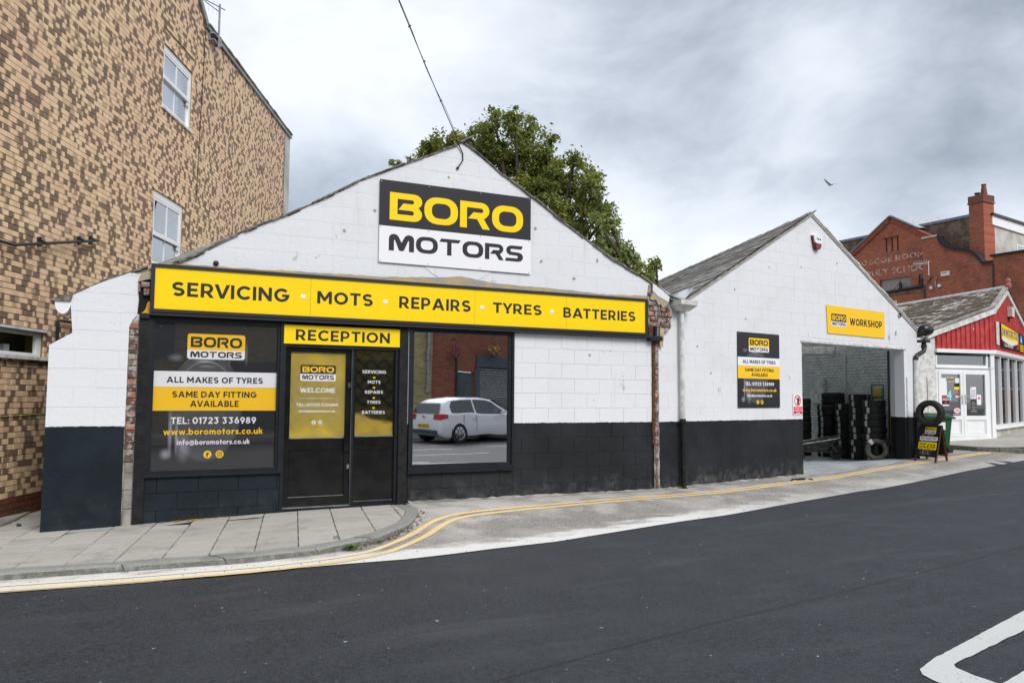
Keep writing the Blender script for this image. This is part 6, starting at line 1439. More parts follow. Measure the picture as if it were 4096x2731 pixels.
# ================================================================== MOTORCYCLE SHOP (red)
A1 = Frame((20.272, 13.236), (0.99009, -.14043)); A2 = Frame((20.369, 13.222), (.92141, .38859))
ms = thing('motorcycle_shop', 'low shop with bright red corrugated gable and white plastic doors', 'shop', (20.3, 13.2, .45))
rb = Vector((.27318, .96196, 0))
MB().prism(A1, [(-2.42, -.2), (-1.775, -.2), (-1.775, 3.12), (-2.0, 3.10), (-2.42, 2.98)], -.25, 0).build('pier', M['oldwhite'], ms)
MB().box(A1, -2.43, -2.12, -.25, .03, -.2, 2.95).build('pilaster', M['oldwhite'], ms)
mb = MB(); mb.tube([A1.P(-2.10, .006, 2.8), A1.P(-2.11, .006, 2.2), A1.P(-2.08, .006, 1.9), A1.P(-2.07, .006, 1.0), A1.P(-2.07, .006, .6)], .006, 5); mb.build('crack', M['joint'], ms)
def corr(F_, s0, s1, zb, zt, pitch, mat, name, parent):
    mb = MB(); s = s0; pr = [(0, 0), (.14, 0), (.24, .028), (.42, .028), (.52, 0)]; pts = []
    while s < s1:
        for u, d in pr:
            if s + u * pitch <= s1: pts.append((s + u * pitch, d))
        s += pitch
    pts.append((s1, 0))
    for a, d in pts: mb.v += [F_.P(a, d + .01, zb(a)), F_.P(a, d + .01, zt(a))]
    mb.f = [(i * 2, i * 2 + 2, i * 2 + 3, i * 2 + 1) for i in range(len(pts) - 1)]
    return mb.build(name, mat, parent)
zt1 = lambda a: lerp(a, [-2.1, .11], [3.12, 3.82]); zt2 = lambda a: lerp(a, [.0, 1.92, 4.9], [3.80, 4.47, 3.55])
edges1 = [-1.79, -.83, .10]
for a, b in zip(edges1[:-1], edges1[1:]): corr(A1, a, b, lambda a_: 2.765, zt1, .160, M['redsheet'], 'cladding_sheet', ms)
for a, b in ((.0, 1.22), (1.22, 2.44), (2.44, 3.66), (3.66, 4.9)): corr(A2, a, b, lambda a_: 2.785 - .004 * a_, zt2, .16, M['redsheet'], 'cladding_sheet', ms)
mb = MB()
for s, z in ((-1.35, 3.22), (-.55, 3.30), (-1.0, 3.38)): mb.prism(A1, jag(ring(s, z, .022, 8), .012, .02, 4), .041, .043, back=False)
mb.build('paint_chip', M['chip'], ms)
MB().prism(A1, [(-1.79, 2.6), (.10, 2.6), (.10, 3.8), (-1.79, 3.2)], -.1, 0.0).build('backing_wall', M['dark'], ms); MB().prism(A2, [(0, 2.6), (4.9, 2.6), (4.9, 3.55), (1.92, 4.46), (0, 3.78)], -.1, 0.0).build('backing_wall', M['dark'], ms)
MB().box(A1, -1.80, .16, .0, .075, 2.665, 2.76).build('fascia_board', M['whitepvc'], ms); MB().box(A2, .03, 4.9, .0, .075, 2.672, 2.775).build('fascia_board', M['whitepvc'], ms)
def rail(F_, p, q_, w_, d0, d1, mat, parent, name='barge_board'):
    p, q_ = Vector((p[0], 0, p[1])), Vector((q_[0], 0, q_[1])); t = (q_ - p).normalized(); n_ = Vector((-t.z, 0, t.x)) * w_
    return MB().prism(F_, [(p.x, p.z), (q_.x, q_.z), (q_.x - n_.x, q_.z - n_.z), (p.x - n_.x, p.z - n_.z)], d0, d1).build(name, mat, parent)
rail(A1, (-2.22, 3.10), (-.65, 3.605), .135, .02, .09, M['oldwhite'], ms); rail(A1, (-.645, 3.605), (.14, 3.86), .135, .02, .09, M['oldwhite'], ms)
rail(A2, (.03, 3.86), (.85, 4.165), .15, .02, .08, M['oldwhite'], ms); rail(A2, (.855, 4.165), (1.92, 4.56), .15, .02, .08, M['oldwhite'], ms); rail(A2, (1.93, 4.56), (4.2, 3.87), .13, .02, .08, M['oldwhite'], ms); rail(A2, (4.205, 3.87), (5.0, 3.62), .13, .02, .08, M['oldwhite'], ms)
# roof slopes in rows of sheets
apx = A2.P(1.92, .1, 4.60); kin = A2.P(.02, .1, 3.89); low = A1.P(-2.28, .1, 3.12); RLn = 15
low2 = low + Vector((0, 0, 0)); rows = 16
for k in range(rows):
    f0, f1 = k / rows, (k + 1) / rows + .02
    def edge(f):     # front edge of the slope from low to apex
        tot1 = (kin - low).length; tot2 = (apx - kin).length; s = f * (tot1 + tot2)
        return low + (kin - low) * (s / tot1) if s < tot1 else kin + (apx - kin) * min(1, (s - tot1) / tot2)
    mb = MB(); Rk = random.Random(k); lift = Vector((0, 0, .03)); 
    for i in range(31):
        e0, e1 = edge(f0), edge(min(1, f1)); t = RLn * i / 30; j = Rk.uniform(-.012, .012)
        for e, l in ((e0, .006), (e0, .034 + j), (e1, .012)): p = e + rb * t * (1 if True else 0) + Vector((0, 0, l)); mb.v.append(tuple(p))
    mb.f = [(i * 3 + j, i * 3 + 3 + j, i * 3 + 4 + j, i * 3 + 1 + j) for i in range(30) for j in (0, 1)]
    mb.build('roof_row', M['moss'], ms)
e_ = A2.P(5.05, .1, 3.62); mb = MB(); mb.add([apx, e_, e_ + rb * 15, apx + rb * 15], [(0, 1, 2, 3)]); mb.build('roof_slope', M['moss'], ms)
mb = MB(); mb.tube([apx + Vector((0, 0, .02)), apx + rb * 15 + Vector((0, 0, .02))], .06, 8); mb.build('ridge_capping', M['oldwhite'], ms)
def vstrip(F_, p, q_, parent): rail(F_, p, q_, -.05, -.02, .10, M['roughconc'], parent, 'verge_mortar')
vstrip(A1, (-2.25, 3.11), (.13, 3.88), ms); vstrip(A2, (.02, 3.88), (1.92, 4.58), ms)
mb = MB(); p = apx + Vector((0, 0, .05)); mb.lathe([(0, .24), (.05, .22), (.07, .14), (.05, .10), (.09, .03), (.07, -.05), (0, -.05)], 8, tuple(p)); mb.build('ridge_finial', simple('pink_terracotta', (.36, .13, .11), .8), ms)
# doors and transom
mb = MB(); frame_rect(mb, -1.79, -.11, 2.37, 2.665, .06, -.07, .0); mb.box(A1, 0, .0001, 0, .0001, 2.4, 2.4001); mb = MB()
def frame_on(F_, mb, s0, s1, z0, z1, w_, d0, d1, wb=None, wt=None):
    wb = w_ if wb is None else wb; wt = w_ if wt is None else wt
    mb.box(F_, s0, s0 + w_, d0, d1, z0, z1); mb.box(F_, s1 - w_, s1, d0, d1, z0, z1); mb.box(F_, s0 + w_, s1 - w_, d0, d1, z1 - wt, z1); mb.box(F_, s0 + w_, s1 - w_, d0, d1, z0, z0 + wb)
frame_on(A1, mb, -1.79, -.06, 2.29, 2.665, .055, -.08, .0, .07, .06); tw_ = mb.build('transom_window', M['whitepvc'], ms)
MB().box(A1, -1.735, -.115, -.05, -.045, 2.36, 2.605).build('pane', M['shopglass2'], tw_)
MB().box(A1, -1.80, .13, .0, .03, 2.275, 2.295).build('drip_strip', M['whitepvc'], ms)
mb = MB(); frame_on(A1, mb, -1.79, .0, .50, 2.275, .075, -.08, -.005, .03, .08); mb.box(A1, -.10, .0, -.08, -.004, .53, 2.275); mb.build('door_frame', M['whitepvc'], ms)
MB().box(A1, -.0, .13, -.1, .03, .42, 2.665).build('corner_post', M['whitepvc'], ms)
MB().box(A1, -1.8, .02, -.12, .03, .40, .50).build('threshold', M['whitepvc'], ms)
for s0, s1, hs in ((-1.715, -.925, 1), (-.915, -.10, -1)):
    mb = MB(); frame_on(A1, mb, s0, s1, .53, 2.195, .085, -.06, .012, .06, .075); mb.box(A1, s0 + .085, s1 - .085, -.06, .012, .96, 1.06); dr = mb.build('door', M['whitepvc'], ms)
    MB().box(A1, s0 + .085, s1 - .085, -.04, -.01, .59, .96).build('panel', M['whitepvc'], dr); mb = MB(); frame_on(A1, mb, s0 + .10, s1 - .10, .61, .945, .02, -.01, .002); mb.build('bead', M['whitepvc'], dr)
    MB().box(A1, s0 + .085, s1 - .085, -.03, -.025, 1.06, 2.12).build('pane', M['shopglass2'], dr)
    hsx = s1 - .045 if hs > 0 else s0 + .045; mb = MB(); mb.box(A1, hsx - .018, hsx + .018, .012, .02, 1.35, 1.60); mb.tube([A1.P(hsx, .02, 1.55), A1.P(hsx, .055, 1.55), A1.P(hsx - hs * .16, .055, 1.55)], .010, 6); mb.build('handle', M['chrome'], dr)
    if hs > 0:
        MB().box(A1, s0 + .14, s1 - .28, .012, .022, .985, 1.035).build('letter_plate', M['whitepvc'], dr)
        D_ = -.024
        for a, b, z0, z1, mt, nm in ((-1.44, -1.17, 1.92, 2.06, M['cream'], 'sticker'), (-1.62, -1.42, 1.58, 2.02, M['signwhite'], 'notice'), (-1.14, -1.0, 1.90, 2.02, M['signwhite'], 'sticker'), (-1.175, -.99, 1.80, 1.88, M['ink2'], 'sticker'), (-1.175, -.99, 1.73, 1.80, M['yellow'], 'sticker'), (-1.605, -1.43, 1.52, 1.58, M['signred'], 'sticker'), (-1.57, -1.36, 1.46, 1.475, M['signwhite'], 'sticker'), (-1.57, -1.36, 1.35, 1.45, M['ink2'], 'sticker'), (-1.57, -1.36, 1.31, 1.345, M['signwhite'], 'sticker'), (-1.50, -1.43, 1.375, 1.43, M['signred'], 'sticker'), (-1.58, -1.40, 1.02, 1.22, M['signwhite'], 'notice'), (-1.15, -1.03, 1.58, 1.62, M['signred'], 'sticker'), (-1.15, -1.03, 1.53, 1.565, M['signwhite'], 'sticker')):
            if z0 > 1.06: MB().box(A1, a, b, D_, D_ + .001 + .0004 * (mt is M['signred']), z0, z1).build(nm, mt, dr)
        mb = MB(); text(mb, A1, 'united', -1.43, -1.19, 1.955, .06, D_ + .0012, .001); mb.build('lettering', M['ink2'], dr)
        mb = MB(); text(mb, A1, '4', -1.42, -1.27, 1.46, .24, D_, .001); mb.build('lettering', M['cyan'], dr)
        MB().prism(A1, [(-1.10 + .125 * math.cos(q_ * math.pi / 12), 1.195 + .072 * math.sin(q_ * math.pi / 12)) for q_ in range(24)], D_, D_ + .001, back=False).build('oval_sticker', M['signred'], dr)
        MB().prism(A1, [(-1.10 + .112 * math.cos(q_ * math.pi / 12), 1.195 + .060 * math.sin(q_ * math.pi / 12)) for q_ in range(24)], D_ + .001, D_ + .002, back=False).build('oval_sticker', M['signwhite'], dr)
        mb = MB(); text(mb, A1, 'HEL', -1.18, -1.02, 1.17, .055, D_ + .002, .001); mb.build('lettering', M['signred'], dr)
        mb = MB(); text(mb, A1, 'AVAILABLE HERE', -1.235, -.975, 1.085, .03, D_, .001); mb.build('lettering', M['signwhite'], dr)
    else:
        D_ = -.024
        MB().box(A1, -.66, -.46, D_, D_ + .001, 1.50, 1.80).build('notice', M['signwhite'], dr); mb = MB()
        for i in range(7): mb.box(A1, -.645, -.48, D_ + .001, D_ + .0015, 1.53 + .03 * i, 1.54 + .03 * i)
        mb.box(A1, -.65, -.60, D_ + .001, D_ + .0015, 1.76, 1.785); mb.build('notice_print', M['shutter'], dr)
        MB().box(A1, -.66, -.45, D_, D_ + .001, 1.14, 1.48).build('notice', M['ink2'], dr); mb = MB(); frame_on(A1, mb, -.655, -.455, 1.145, 1.475, .006, D_ + .001, D_ + .0014)
        for i in range(6): mb.box(A1, -.63 + .02 * (i % 2), -.48 - .02 * (i % 2), D_ + .001, D_ + .0015, 1.18 + .045 * i, 1.195 + .045 * i)
        mb.build('notice_print', M['render'], dr)
        MB().box(A1, -.44, -.30, D_, D_ + .001, 1.34, 1.60).build('notice', M['signwhite'], dr); MB().prism(A1, ring(-.37, 1.51, .035, 14), D_ + .001, D_ + .0015, back=False).build('notice_mark', M['signred'], dr)
# showroom window on the street side
mb = MB(); frame_on(A2, mb, .06, 4.9, .72, 2.672, .07, -.07, .02, .10, .05)
for s in (.97, 2.13, 3.33, 4.50): mb.box(A2, s - .035, s + .035, -.065, .021, .82, 2.622)
sw = mb.build('showroom_window', M['whitepvc'], ms)
for a, b in ((.13, .935), (1.005, 2.095), (2.165, 3.295), (3.365, 4.465), (4.535, 4.83)): MB().box(A2, a, b, -.045, -.04, .82, 2.622).build('pane', M['shopglass2'], sw)
MB().box(A2, .0, 4.95, .0, .07, .70, .735).build('sill', M['whitepvc'], sw)
MB().box(A2, .10, 4.9, -.2, -.01, -.1, .70).build('base_wall', M['render'], ms)
mb = MB(); mb.box(A1, -1.8, .3, -4.1, -4.0, .3, 2.7); mb.box(A2, .2, 4.9, -3.1, -3.0, .3, 2.8); mb.build('inner_wall', M['room'], ms)
fl_ = MB(); q = [A1.P(-2.4, -.1, .47), A1.P(.1, -.1, .47), A2.P(4.9, -.1, .47), A2.P(4.9, -.1, .47) + rb * 4, A1.P(-2.4, -.1, .47) + rb * 4]; fl_.add(q, [(0, 1, 2, 3, 4)]); fl_.build('floor', M['concrete'], ms)
mb = MB(); q = [A1.P(-2.42, -.2, 0) , A1.P(-2.42, -.2, 0) + rb * 12]; mb.add([q[0], q[1], q[1] + Vector((0, 0, 3.0)), q[0] + Vector((0, 0, 3.0))], [(0, 1, 2, 3)]); q = [A2.P(4.95, -.1, 0), A2.P(4.95, -.1, 0) + rb * 12]; mb.add([q[0], q[1], q[1] + Vector((0, 0, 3.6)), q[0] + Vector((0, 0, 3.6))], [(0, 1, 2, 3)]); mb.build('side_wall', M['oldwhite'], ms)
mo = thing('motorcycle', 'dark motorcycle glimpsed behind the glass of the white double doors', 'motorcycle', A1.P(-.8, -.9, .47))
mp = Vector(A1.P(-.8, -.9, .47)); 
for dx_ in (-.62, .62): MB().lathe([(.22, -.05), (.30, -.05), (.32, 0), (.30, .05), (.22, .05)], 24, tuple(mp + A1.d * dx_ + Vector((0, 0, .32))), 'Y').build('wheel', M['rubber'], mo)
MB().prism(Frame((mp.x, mp.y), (A1.d.x, A1.d.y)), [(-.75, 1.0), (-.35, 1.02), (-.1, .95), (.1, 1.12), (.45, 1.20), (.62, 1.55), (.5, 1.58), (.35, 1.22), (.6, .85), (.35, .72), (-.35, .75), (-.55, .9)], -.12, .12).build('body', M['gloss'], mo)
MB().tube([mp + A1.d * .48 + Vector((0, -.3, 1.05)), mp + A1.d * .46 + Vector((0, .3, 1.05))], .015, 6).build('handlebar', M['chrome'], mo)
sb_ = thing('shop_sign', 'yellow and black motorcycle shop banner on the red gable', 'sign', A2.P(2.7, .06, 2.9))
MB().prism(A2, [(.97, 2.885), (4.42, 2.885), (4.42, 3.40), (.97, 3.56)], .045, .058).build('board', M['ink2'], sb_)
MB().prism(A2, [(.99, 3.12), (1.2, 3.07), (1.8, 3.02), (2.5, 3.0), (3.2, 3.06), (3.45, 3.10), (3.45, 3.42), (.99, 3.54)], .0585, .060, back=False).build('yellow_field', M['yellow'], sb_)
MB().prism(A2, [(1.1, 3.11), (1.8, 3.03), (2.5, 3.01), (3.2, 3.08), (3.2, 3.16), (2.2, 3.14), (1.1, 3.20)], .060, .061, back=False).build('white_field', M['signwhite'], sb_)
mb = MB(); text(mb, A2, 'DW MOTORCYCLES', 1.06, 3.55, 3.215, .21, .061, .002); mb.build('lettering', M['bluegrey'], sb_)
mb = MB(); text(mb, A2, 'Tel 01723', 1.35, 2.6, 2.93, .08, .058, .002); mb.build('lettering', M['signwhite'], sb_)
MB().box(A2, 3.75, 4.15, .058, .060, 3.15, 3.38).build('blue_panel', M['skyblue'], sb_); MB().prism(A2, [(3.85, 3.18), (4.05, 3.18), (3.95, 3.35)], .060, .061, back=False).build('panel_mark', M['signwhite'], sb_)
MB().prism(A2, [(3.15, 2.92), (3.55, 2.95), (3.62, 3.12), (3.45, 3.16), (3.40, 3.05), (3.2, 3.0)], .0612, .0622, back=False).build('rider_print', M['signred'], sb_)
mb = MB()
for i in range(4): mb.box(A2, 3.72, 4.3, .058, .060, 2.91 + .055 * i, 2.94 + .055 * i)
mb.build('small_print', M['yellow'], sb_)
wp = MB().box(A2, .32, .68, .045, .06, 2.93, 3.55).build('blank_panel', M['oldwhite'], loc=A2.P(.5, .05, 2.93)); tag(wp, 'narrow blank white panel on red cladding next to the banner', 'panel')
ba = thing('alarm_box', 'ivory alarm box fixed under the peak of the red gable', 'alarm box', A2.P(2.2, .06, 3.8))
MB().prism(A2, [(2.03, 3.80), (2.36, 3.80), (2.40, 4.08), (2.0, 4.08)], .04, .16).build('shell', M['ivory'], ba); MB().prism(A2, [(2.06, 3.77), (2.33, 3.77), (2.36, 3.80), (2.03, 3.80)], .04, .15).build('lens', M['ink2'], ba)
# pavement at the side turning
pv = MB(); kb2 = [(17.95, 12.95), (17.93, 12.45), (17.90, 12.05), (18.10, 11.65), (18.42, 11.28), (19.6, 10.35), (22, 8.9)]
poly = kb2 + [(30, 12), (30, 20), (19.0, 16)]; tri = geometry.tessellate_polygon([[Vector((p[0], p[1], 0)) for p in poly]])
pt_ = lambda x, y: hz(x, y) + .12
pv.add([(p[0], p[1], .375 + (p[0] - 18) * .04) for p in poly], [tuple(t) for t in tri]); pv = pv.build('pavement', M['joint'], loc=(19, 13, .3), kind='structure')
zp = lambda x, y: .375 + (x - 18) * .04
for i in range(10):
    for j in range(11):
        u0, v0 = i * .62, j * .62; c0 = Vector((18.15, 11.75)); du, dv_ = Vector((.80, -.60)), Vector((.60, .80)); o_ = c0 + du * (u0 - 1.5 + (j % 2) * .3) + dv_ * v0
        quad = [o_ + du * .005 + dv_ * .005, o_ + du * .612 + dv_ * .005, o_ + du * .612 + dv_ * .612, o_ + du * .005 + dv_ * .612]; reg = [(18.02, 12.9), (18.0, 12.45), (17.99, 12.1), (18.17, 11.74), (18.48, 11.38), (19.65, 10.45), (22, 9.1), (28, 12), (28, 18), (20.0, 14)]
        c = clip_convex(reg, [tuple(q_) for q_ in quad])
        if not c: continue
        MB().add([(p[0], p[1], zp(*p) + .012) for p in c] + [(p[0], p[1], zp(*p) - .03) for p in c], [tuple(range(len(c)))] + [(k, (k + 1) % len(c), len(c) + (k + 1) % len(c), len(c) + k) for k in range(len(c))]).build('paving_slab', M['slab'], pv)
for p, q_ in zip(kb2[:-1], kb2[1:]):
    p, q_ = Vector(p), Vector(q_); k = max(1, int((q_ - p).length / .8))
    for i in range(k):
        a, b = p + (q_ - p) * (i / k), p + (q_ - p) * ((i + 1) / k); t = (b - a).normalized(); nn = Vector((t.y * -1, t.x)); nn = nn if nn.dot(Vector((1, .6))) > 0 else -nn
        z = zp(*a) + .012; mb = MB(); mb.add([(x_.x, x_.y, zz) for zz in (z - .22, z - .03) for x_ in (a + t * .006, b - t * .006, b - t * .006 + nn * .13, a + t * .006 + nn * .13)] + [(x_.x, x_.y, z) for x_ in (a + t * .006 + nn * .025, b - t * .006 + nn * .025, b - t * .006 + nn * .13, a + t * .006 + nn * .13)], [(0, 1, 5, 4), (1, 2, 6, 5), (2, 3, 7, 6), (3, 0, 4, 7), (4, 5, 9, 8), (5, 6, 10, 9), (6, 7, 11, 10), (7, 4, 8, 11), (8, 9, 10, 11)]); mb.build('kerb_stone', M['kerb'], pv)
# ================================================================== OLD SCHOOL (far red brick building)
S = Frame((49.7457, 37.1307), (.0283, -.9996)); SB = M['greybrickred']
sc_ = thing('old_school', 'large old red brick school with pointed gable and faded painted lettering', 'school building', S.P(-2, 0, 1.5))
MB().prism(S, [(-12, 0), (.30, 0), (.30, 12.55), (.94, 12.60), (-2.357, 14.62), (-5.951, 12.36), (-12, 8.8)], -3, 0, [rect(-3.361, -.868, 9.25, 10.12), rect(-.236, .29, 9.25, 10.12), rect(-2.80, -2.66, 12.05, 13.06), rect(-2.33, -2.19, 12.05, 13.07), rect(-1.88, -1.75, 12.05, 13.08)]).build('gable_wall', SB, sc_)
mb = MB()
for p, q in (((-6.6, 11.9), (-2.357, 14.62)), ((-2.357, 14.62), (.94, 12.60))):
    a, b = Vector((p[0], 0, p[1])), Vector((q[0], 0, q[1])); t = (b - a).normalized(); n_ = Vector((-t.z, 0, t.x))
    mb.prism(S, [(a.x, a.z), (b.x, b.z), (b.x - n_.x * .30, b.z - n_.z * .30), (a.x - n_.x * .30, a.z - n_.z * .30)], .0, .10)
mb.build('gable_band', simple('gable_band_brick', (.27, .075, .04), .8, .2, (.16, .05, .03), 5, .8), sc_)
mb = MB(); 
for p, q in (((-6.0, 12.33), (-2.357, 14.66)), ((-2.357, 14.66), (-.29, 13.42))):
    a, b = Vector((p[0], 0, p[1])), Vector((q[0], 0, q[1])); t = (b - a).normalized(); n_ = Vector((-t.z, 0, t.x)) * .09
    mb.prism(S, [(a.x, a.z + .0), (b.x, b.z), (b.x + n_.x, b.z + n_.z), (a.x + n_.x, a.z + n_.z)], -.4, .12)
mb.build('coping', M['bluegrey'], sc_)
mb = MB(); a, b = S.P(-2.357, .1, 14.70), S.P(-.29, .1, 13.46); v = Vector((6, -2.0, 0)); mb.add([a, b, b + v, a + v], [(0, 1, 2, 3)]); mb.build('roof_slope', M['lead'], sc_)
for s0, s1, zb in ((-7.6, -3.4, 11.2), (-.9, 3.3, 11.4)):
    z = zb; 
    while z < 13.60:
        MB().box(S, s0, s1, -.75, -.70 + .012 * ((int(z * 100)) % 2), z, z + .172).build('cladding_board', M['timber'], sc_); z += .18
    MB().box(S, s0 - .05, s1, -.85, -.60, 13.62, 13.80).build('coping', M['bluegrey'], sc_)
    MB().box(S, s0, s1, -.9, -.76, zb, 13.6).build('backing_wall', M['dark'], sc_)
for s0, s1 in ((-2.80, -2.66), (-2.33, -2.19), (-1.88, -1.75)):
    MB().box(S, s0 + .06, s1 + .02, -.5, -.10, 12.06, 13.06).build('slit_louvre', M['render'], sc_); MB().box(S, s0 - .03, s1 + .03, -.1, .05, 12.0, 12.06).build('slit_sill', M['bluegrey'], sc_)
MB().box(S, -2.95, -1.70, .0, .06, 13.07, 13.16).build('hood_mould', simple('hood', (.12, .04, .03), .8), sc_)
for s0, s1 in ((-3.361, -.868), (-.236, .29)): MB().box(S, s0, s1, -.25, -.18, 9.25, 10.12).build('boarded_window', M['chipboard'], sc_)
for wd_, a, b, z0, H in (('ROSCOE ROOM', -5.42, .27, 11.36, .40), ('ADULT SCHOO', -5.2, .38, 10.42, .48)): mb = MB(); text(mb, S, wd_, a, b, z0, H, .004, .004); mb.build('painted_lettering', M['ghost'], sc_)
mb = MB(); mb.tube([S.P(-3.3, .12, 9.12), S.P(.38, .12, 9.30)], .11, 8); mb.build('gutter_pipe', M['blackplastic'], sc_)
MB().box(S, -3.6, .30, .0, .10, 8.85, 9.05).build('string_course', M['timber'], sc_)
MB().box(S, -3.6, .30, .0, .05, 2, 8.85).build('lower_wall', SB, sc_)
mb = MB(); mb.box(S, -2.55, -1.95, .05, .09, 7.95, 8.45); lw_ = mb.build('window', M['whitepvc'], sc_)
for i in (0, 1): MB().box(S, -2.50 + .27 * i, -2.27 + .27 * i, .085, .094, 8.0, 8.40).build('pane', M['shopglass2'], lw_)
mb = MB(); mb.tube([S.P(.42, .38, 9.3), S.P(.42, .38, 2)], .05, 6); mb.build('rainwater_pipe', M['blackplastic'], sc_)
cur = [(.315, 12.50), (1.42, 12.50)] + [(1.475, 12.45), (1.56, 12.2), (1.74, 11.90), (2.1, 11.62), (2.67, 11.40), (3.2, 11.27), (3.587, 11.12), (3.95, 10.88), (4.17, 10.66), (4.38, 10.40), (4.52, 10.19), (5.25, 10.16)]
MB().prism(S, cur + [(5.25, 0), (.315, 0)], -.1, .30).build('parapet_wall', SB, sc_)
def copstrip(pts, h, d0, d1, name, mat):
    P = [Vector((p[0], 0, p[1])) for p in pts]; top = []
    for i, p in enumerate(P):
        t = (P[min(i + 1, len(P) - 1)] - P[max(i - 1, 0)]).normalized(); n_ = Vector((-t.z, 0, t.x)) * h; top.append((p.x + n_.x, p.z + n_.z))
    mb = MB()
    for i in range(len(P) - 1): mb.prism(S, [(P[i].x, P[i].z), (P[i + 1].x, P[i + 1].z), top[i + 1], top[i]], d0, d1)
    mb.build(name, mat, sc_)
copstrip(cur[1:], .14, -.12, .42, 'curved_coping', M['ink2']); copstrip(cur[:2], .12, -.12, .40, 'block_coping', M['render']); copstrip([(p[0] - .02, p[1] - .16) for p in cur[2:]], .14, .30, .36, 'brick_band', simple('band_brick', (.25, .08, .05), .8, .2, (.10, .04, .03), 14, 1))
MB().prism(S, [(5.24, 0), (10.5, 0), (10.5, 10.53), (5.24, 10.53)], -3, .42).build('street_wall', SB, sc_); MB().box(S, 5.12, 10.5, -.1, .56, 10.53, 10.66).build('coping', M['ink2'], sc_)
MB().tube([S.P(5.27, .50, 10.1), S.P(5.27, .50, 6)], .05, 6).build('rainwater_pipe', M['blackplastic'], sc_)
# chimney
CH = Frame(tuple(S.P(3.155, -.55, 0)[:2]), (.0283, -.9996)); ch = MB(); ch.box(CH, 0, .99, -1.15, 0, 8, 14.45); ch = ch.build('chimney', redbrick('chimney_brick', 'y', 1., (1.35, 1.3, 1.25), .55), sc_)
mb = MB(); mb.box(CH, -.07, 1.06, -1.22, .07, 14.42, 14.50); mb.box(CH, -.03, 1.02, -1.18, .03, 14.50, 14.95); mb.build('chimney_cap', redbrick('chimney_cap_brick', 'y', 1., (.6, .7, .8), .8), ch)
mb = MB(); mb.lathe([(.22, 14.95), (.13, 15.66), (.16, 15.66), (.16, 15.72), (0, 15.72)], 12, (CH.P(.72, -.55, 0).x, CH.P(.72, -.55, 0).y, 0)); mb.build('chimney_pot', simple('terracotta', (.22, .09, .06), .8, .2, (.11, .05, .04), 5, 1), ch, smooth=True)
mb = MB(); mb.lathe([(.14, 14.95), (.14, 15.10), (.19, 15.10), (.19, 15.17), (0, 15.17)], 12, (CH.P(.42, -.3, 0).x, CH.P(.42, -.3, 0).y, 0)); mb.build('chimney_pot', M['blackplastic'], ch)
ae = aerial('tv_aerial', 'white multi-rod aerial on a bracket on the old school parapet', S.P(.85, .45, 9.9), S, 1.0, 1.15, 9, math.radians(92), M['signwhite'], .03)
bb = MB().box(S, 1.72, 2.28, .30, .46, 9.72, 10.02).build('bell_box', M['ivory'], loc=S.P(2, .3, 9.7)); tag(bb, 'white bell box lettered REGAL on the old school brickwork', 'alarm box')
mb = MB(); text(mb, S, 'REGAL', 1.80, 2.17, 9.87, .09, .461, .002); o = mb.build('lettering', M['ink2'], bb)
ll = thing('wall_lamp', 'small bulkhead lamp with curved black pipe on the old school', 'lamp', S.P(1.45, .3, 9.2)); MB().tube([S.P(1.42, .4, 9.72), S.P(1.28, .4, 9.55), S.P(1.28, .4, 9.1), S.P(1.36, .4, 9.05)], .04, 6).build('pipe', M['galv'], ll); MB().box(S, 1.45, 1.62, .3, .45, 9.02, 9.2).build('lamp_head', M['whitepvc'], ll)
jb = MB().box(S, .84, 1.02, .3, .42, 8.95, 9.13).build('junction_box', M['ivory'], loc=S.P(.9, .3, 9)); tag(jb, 'cream junction box below the aerial on the old school', 'junction box')
mb = MB()
for k in range(3): mb.tube([S.P(1.05, .34, 9.85), S.P(.75, .36, 9.55 - .08 * k), S.P(.2, .12, 9.32 - .02 * k), S.P(-.3, .12, 9.30)], .012, 4)
mb.build('hanging_cable', M['cable'], sc_)
for s, lb in ((-1.60, 'black pigeon-scarer bag with a stick on the long school ledge'), (.10, 'black pigeon-scarer bag on the ledge below the narrow boarded window')):
    mb = MB(); mb.lathe([(0, .52), (.11, .46), (.15, .30), (.13, .1), (.16, 0), (0, 0)], 8, tuple(S.P(s, .12, 9.28 + .05 * (s + 1.6))), rmod=lambda r_, h_, k, j: r_ * (1 + .25 * math.sin(k * 1.7)))
    t = thing('ledge_bag', lb, 'bag', S.P(s, .12, 9.3), 'bags on the school ledge'); mb.build('bag', M['blackplastic'], t)
    if s < 0: MB().tube([S.P(s - .45, .2, 9.25), S.P(s + .2, .2, 9.95)], .018, 5).build('stick', M['timber'], t)
# rendered block behind the chimney
D2 = Frame(tuple(S.P(4.1, -1.2, 0)[:2]), (.993, .119))
re_ = thing('rendered_house', 'pale grey rendered house with white eaves behind the school chimney', 'house', D2.P(3, 0, 8))
MB().box(D2, .3, 12, -6, 0, 4, 13.0).build('wall', M['render'], re_); MB().prism(D2, [(.2, 13.0), (12, 12.55), (12, 13.2), (.2, 13.62)], -.3, .12).build('fascia_board', M['whitepvc'], re_); MB().prism(D2, [(.1, 13.62), (12, 13.2), (12, 13.34), (.1, 13.76)], -.4, .25).build('gutter', M['blackplastic'], re_)
mb = MB(); frame_on(D2, mb, 3.55, 5.25, 11.1, 12.05, .08, -.05, .03); mb.box(D2, 4.28, 4.36, -.05, .032, 11.18, 11.97)
for a in (3.95, 4.80): mb.box(D2, a - .018, a + .018, .0, .028, 11.18, 11.97)
mb.box(D2, 3.63, 5.17, .0, .027, 11.55, 11.59); wn = mb.build('window', M['whitepvc'], re_); MB().box(D2, 3.6, 5.2, .004, .010, 11.15, 12.0).build('pane', M['houseglass'], wn)

